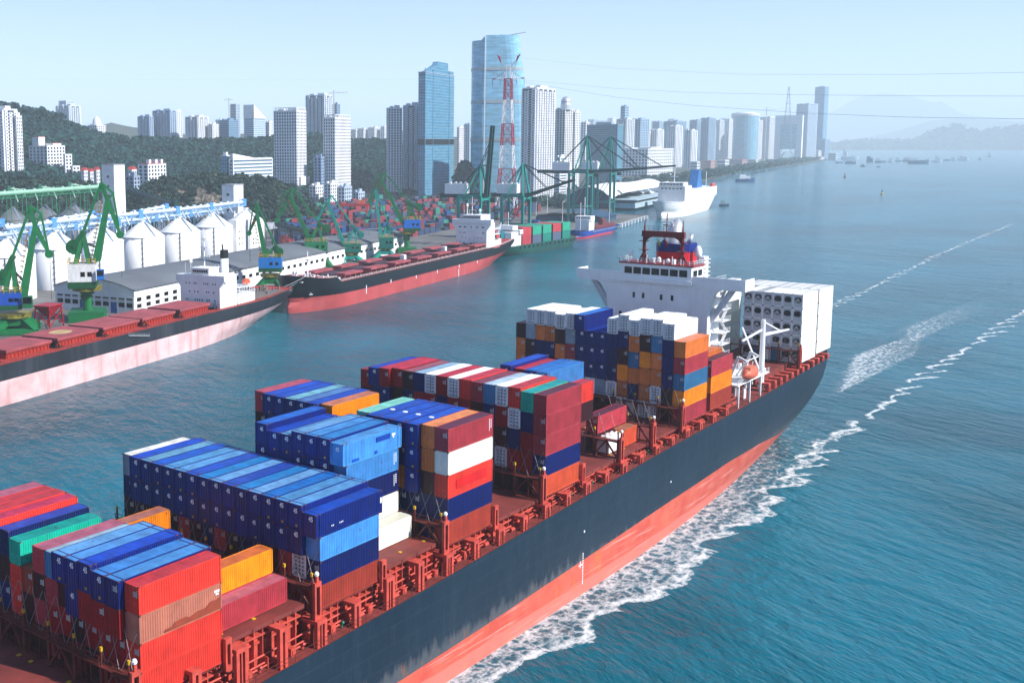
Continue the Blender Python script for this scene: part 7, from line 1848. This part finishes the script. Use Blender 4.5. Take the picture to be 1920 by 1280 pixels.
rr = random.Random(77)
SL_ = ['slim', 'broad', 'tall', 'short', 'narrow', 'squat']
xs_ = [1092, 1112, 1130, 1148, 1170, 1196, 1208, 1230, 1240, 1262, 1276, 1290, 1304, 1322, 1334, 1346, 1362, 1380, 1408, 1420, 1436, 1448]
for i, px in enumerate(xs_):
    w_ = rr.uniform(11, 19); y = rr.uniform(222, 246) if px < 1380 else rr.uniform(230, 250)
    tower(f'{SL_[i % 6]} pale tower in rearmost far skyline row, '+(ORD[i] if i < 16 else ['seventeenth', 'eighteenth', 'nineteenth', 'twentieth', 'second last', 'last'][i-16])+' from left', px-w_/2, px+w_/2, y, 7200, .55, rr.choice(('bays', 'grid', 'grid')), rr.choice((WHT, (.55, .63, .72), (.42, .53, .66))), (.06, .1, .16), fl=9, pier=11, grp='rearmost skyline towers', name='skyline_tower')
# ---------------------------------------------------------------- boats and buoys far off
def boat(label, px0, px1, pyb, hc, cabin=None, cat='boat', name='boat', cabc=(.78, .79, .8), h=.16, bowr=True, mast=True):
    A, B_ = gz(px0, pyb), gz(px1, pyb); a = angle(A, B_); L = max((B_-A).length, 4); W_ = L*.24; D = (A-Vector(CAM)).length
    o = empty(name, label, cat, (A+B_)/2, a, 'boats far out on the water'); f = L*h; n = 10; P = []
    for i in range(n+1):
        u_ = i/n; w_ = W_/2*min(1, (1-u_)**.55*1.5)*(1 if u_ > .08 else .8); z = f*(1+.5*u_**3); x = -L/2+L*u_
        P.append([(x, -w_*.8, -.3), (x, -w_, z), (x, w_, z), (x, w_*.8, -.3)])
    b = MB(); b.grid(P); b.quad(*P[0]); b.build('hull', M['any'], o, hc)
    if cabin:
        x0_, x1_, hh = cabin; b = MB(); b.box(-L/2+L*x0_, -L/2+L*x1_, -W_*.36, W_*.36, f*.8, f+L*hh); b.box(-L/2+L*(x0_+.03), -L/2+L*(x0_+(x1_-x0_)*.6), -W_*.28, W_*.28, f+L*hh, f+L*hh*1.5); b.build('deckhouse', M['any'], o, cabc)
        if mast: b = MB(); b.tube((-L/2+L*(x0_+x1_)/2, 0, f), (-L/2+L*(x0_+x1_)/2, 0, f+L*hh*2.2), L*.008, 5); b.build('mast', M['any'], o, (.7, .7, .7))
    return o
boat('white and blue harbour ferry boat alone on the water right of big white ferry', 1379, 1415, 341, (.03, .12, .3), (.2, .75, .16))
boat('white cargo ship moored at end of the far shore', 1577, 1610, 299, (.75, .76, .78), (.1, .35, .3), 'ship', 'cargo_ship')
boat('blue grey barge beside the white cargo ship at far shore', 1566, 1580, 306, (.12, .25, .35), (.1, .4, .2))
boat('low dark barge with boxes right of the far shore tip', 1584, 1605, 307, (.06, .2, .3), (.1, .9, .12), cabc=(.5, .55, .6))
boat('tiny dark boat below the far shore tip', 1612, 1623, 312.5, (.02, .1, .2), (.3, .7, .2), cabc=(.1, .2, .3))
boat('tiny blue boat with white cabin right of the tiny dark boat', 1643, 1651, 313.5, (.03, .14, .3), (.4, .8, .3))
boat('blue box shaped work barge in the moored row', 1624, 1637, 304, (.04, .16, .28), (.05, .95, .5), cabc=(.05, .2, .33), mast=False)
for i, (a, b__, y, c_, cb, s_) in enumerate(((1640, 1662, 305, (.3, .42, .52), (.1, .5, .2), 'grey boat, first'), (1664, 1676, 304, (.7, .72, .75), (.2, .7, .4), 'white boat, second'), (1678, 1690, 303, (.5, .6, .7), (.2, .6, .4), 'pale boat, third'), (1692, 1720, 303, (.3, .4, .5), (.1, .9, .12), 'long grey barge, fourth'))):
    boat(s_+' in the row moored left of the long blue barge', a, b__, y, c_, cb)
boat('long blue barge with dark hull in the middle of moored row', 1702, 1741, 307, (.05, .20, .30), (.05, .3, .08))
boat('bright white tugboat right of long blue barge', 1747, 1766, 304, (.75, .77, .8), (.3, .75, .35), 'tugboat', 'tugboat')
boat('blue barge between the two white boats at right', 1768, 1781, 301.5, (.08, .24, .36), (.2, .8, .1))
boat('small white launch right of the blue barge', 1782, 1792, 301, (.7, .72, .75), (.2, .8, .35))
boat('white passenger boat at right end of the moored row', 1795, 1816, 301, (.78, .8, .82), (.15, .85, .2))
boat('tiny dark fishing boat alone near right horizon', 1834, 1840, 300, (.03, .12, .2), (.3, .7, .5), cabc=(.2, .3, .4))
boat('tiny pale sailing boat near right horizon', 1850, 1861, 294, (.6, .66, .7), (.3, .7, .5))
boat('dark tug lying at stern of the big white ferry', 1348, 1367, 386, (.03, .10, .18), (.2, .6, .3), 'tugboat', 'tugboat', cabc=(.3, .35, .4))
for i, (px, py_, c_, lb) in enumerate(((1584, 333, (.25, .03, .06), 'small dark red buoy farther out on open water'), (1653.5, 364, (.03, .08, .22), 'dark blue and yellow buoy nearer on open water'))):
    p = gz(px, py_); o = empty('buoy', lb, 'buoy', p); s_ = (p-Vector(CAM)).length/F_PX
    b = MB(); b.lathe(0, 0, [(2.6*s_*.8, -.2), (2.8*s_*.8, 1.4*s_), (1.2*s_, 2.6*s_), (0, 2.7*s_)], 10); b.build('float', M['any'], o, (.6, .5, .1) if i else c_); b = MB(); b.tube((0, 0, 2.4*s_), (0, 0, 8*s_), 1.1*s_, 6, .5*s_); b.build('mast', M['any'], o, c_)
# white fender blocks along the end of the quay and a mooring dolphin tower
for k in range(9):
    p = gz(1163+k*6.0, 426-k*1.9); o = tag(MB().box(-2.4, 2.4, -2, 2, 0, 3.4).build('quay_fender', M['wall'], loc=p, rz=R(20)), 'white fender block, '+ORD[k]+' from the left along the quay end', 'fender', 'white fender blocks along the quay end')
# ---------------------------------------------------------------- air
hz = MB(); hz.box(-3000, 33000, -15000, 26000, -3.0, 1150.0)
m, t, N, L, P = nodes('haze_air')
for l in list(L):
    if l.to_socket.name == 'Surface': L.remove(l)
pv = N.new('ShaderNodeVolumePrincipled')
pv.inputs['Color'].default_value = (0.80, 0.93, 1.0, 1)
pv.inputs['Density'].default_value = HAZE_D
pv.inputs['Anisotropy'].default_value = 0.0
L.new(pv.outputs[0], N['Material Output'].inputs['Volume'])
hzo = struct(hz.build('haze', m), 'stuff')
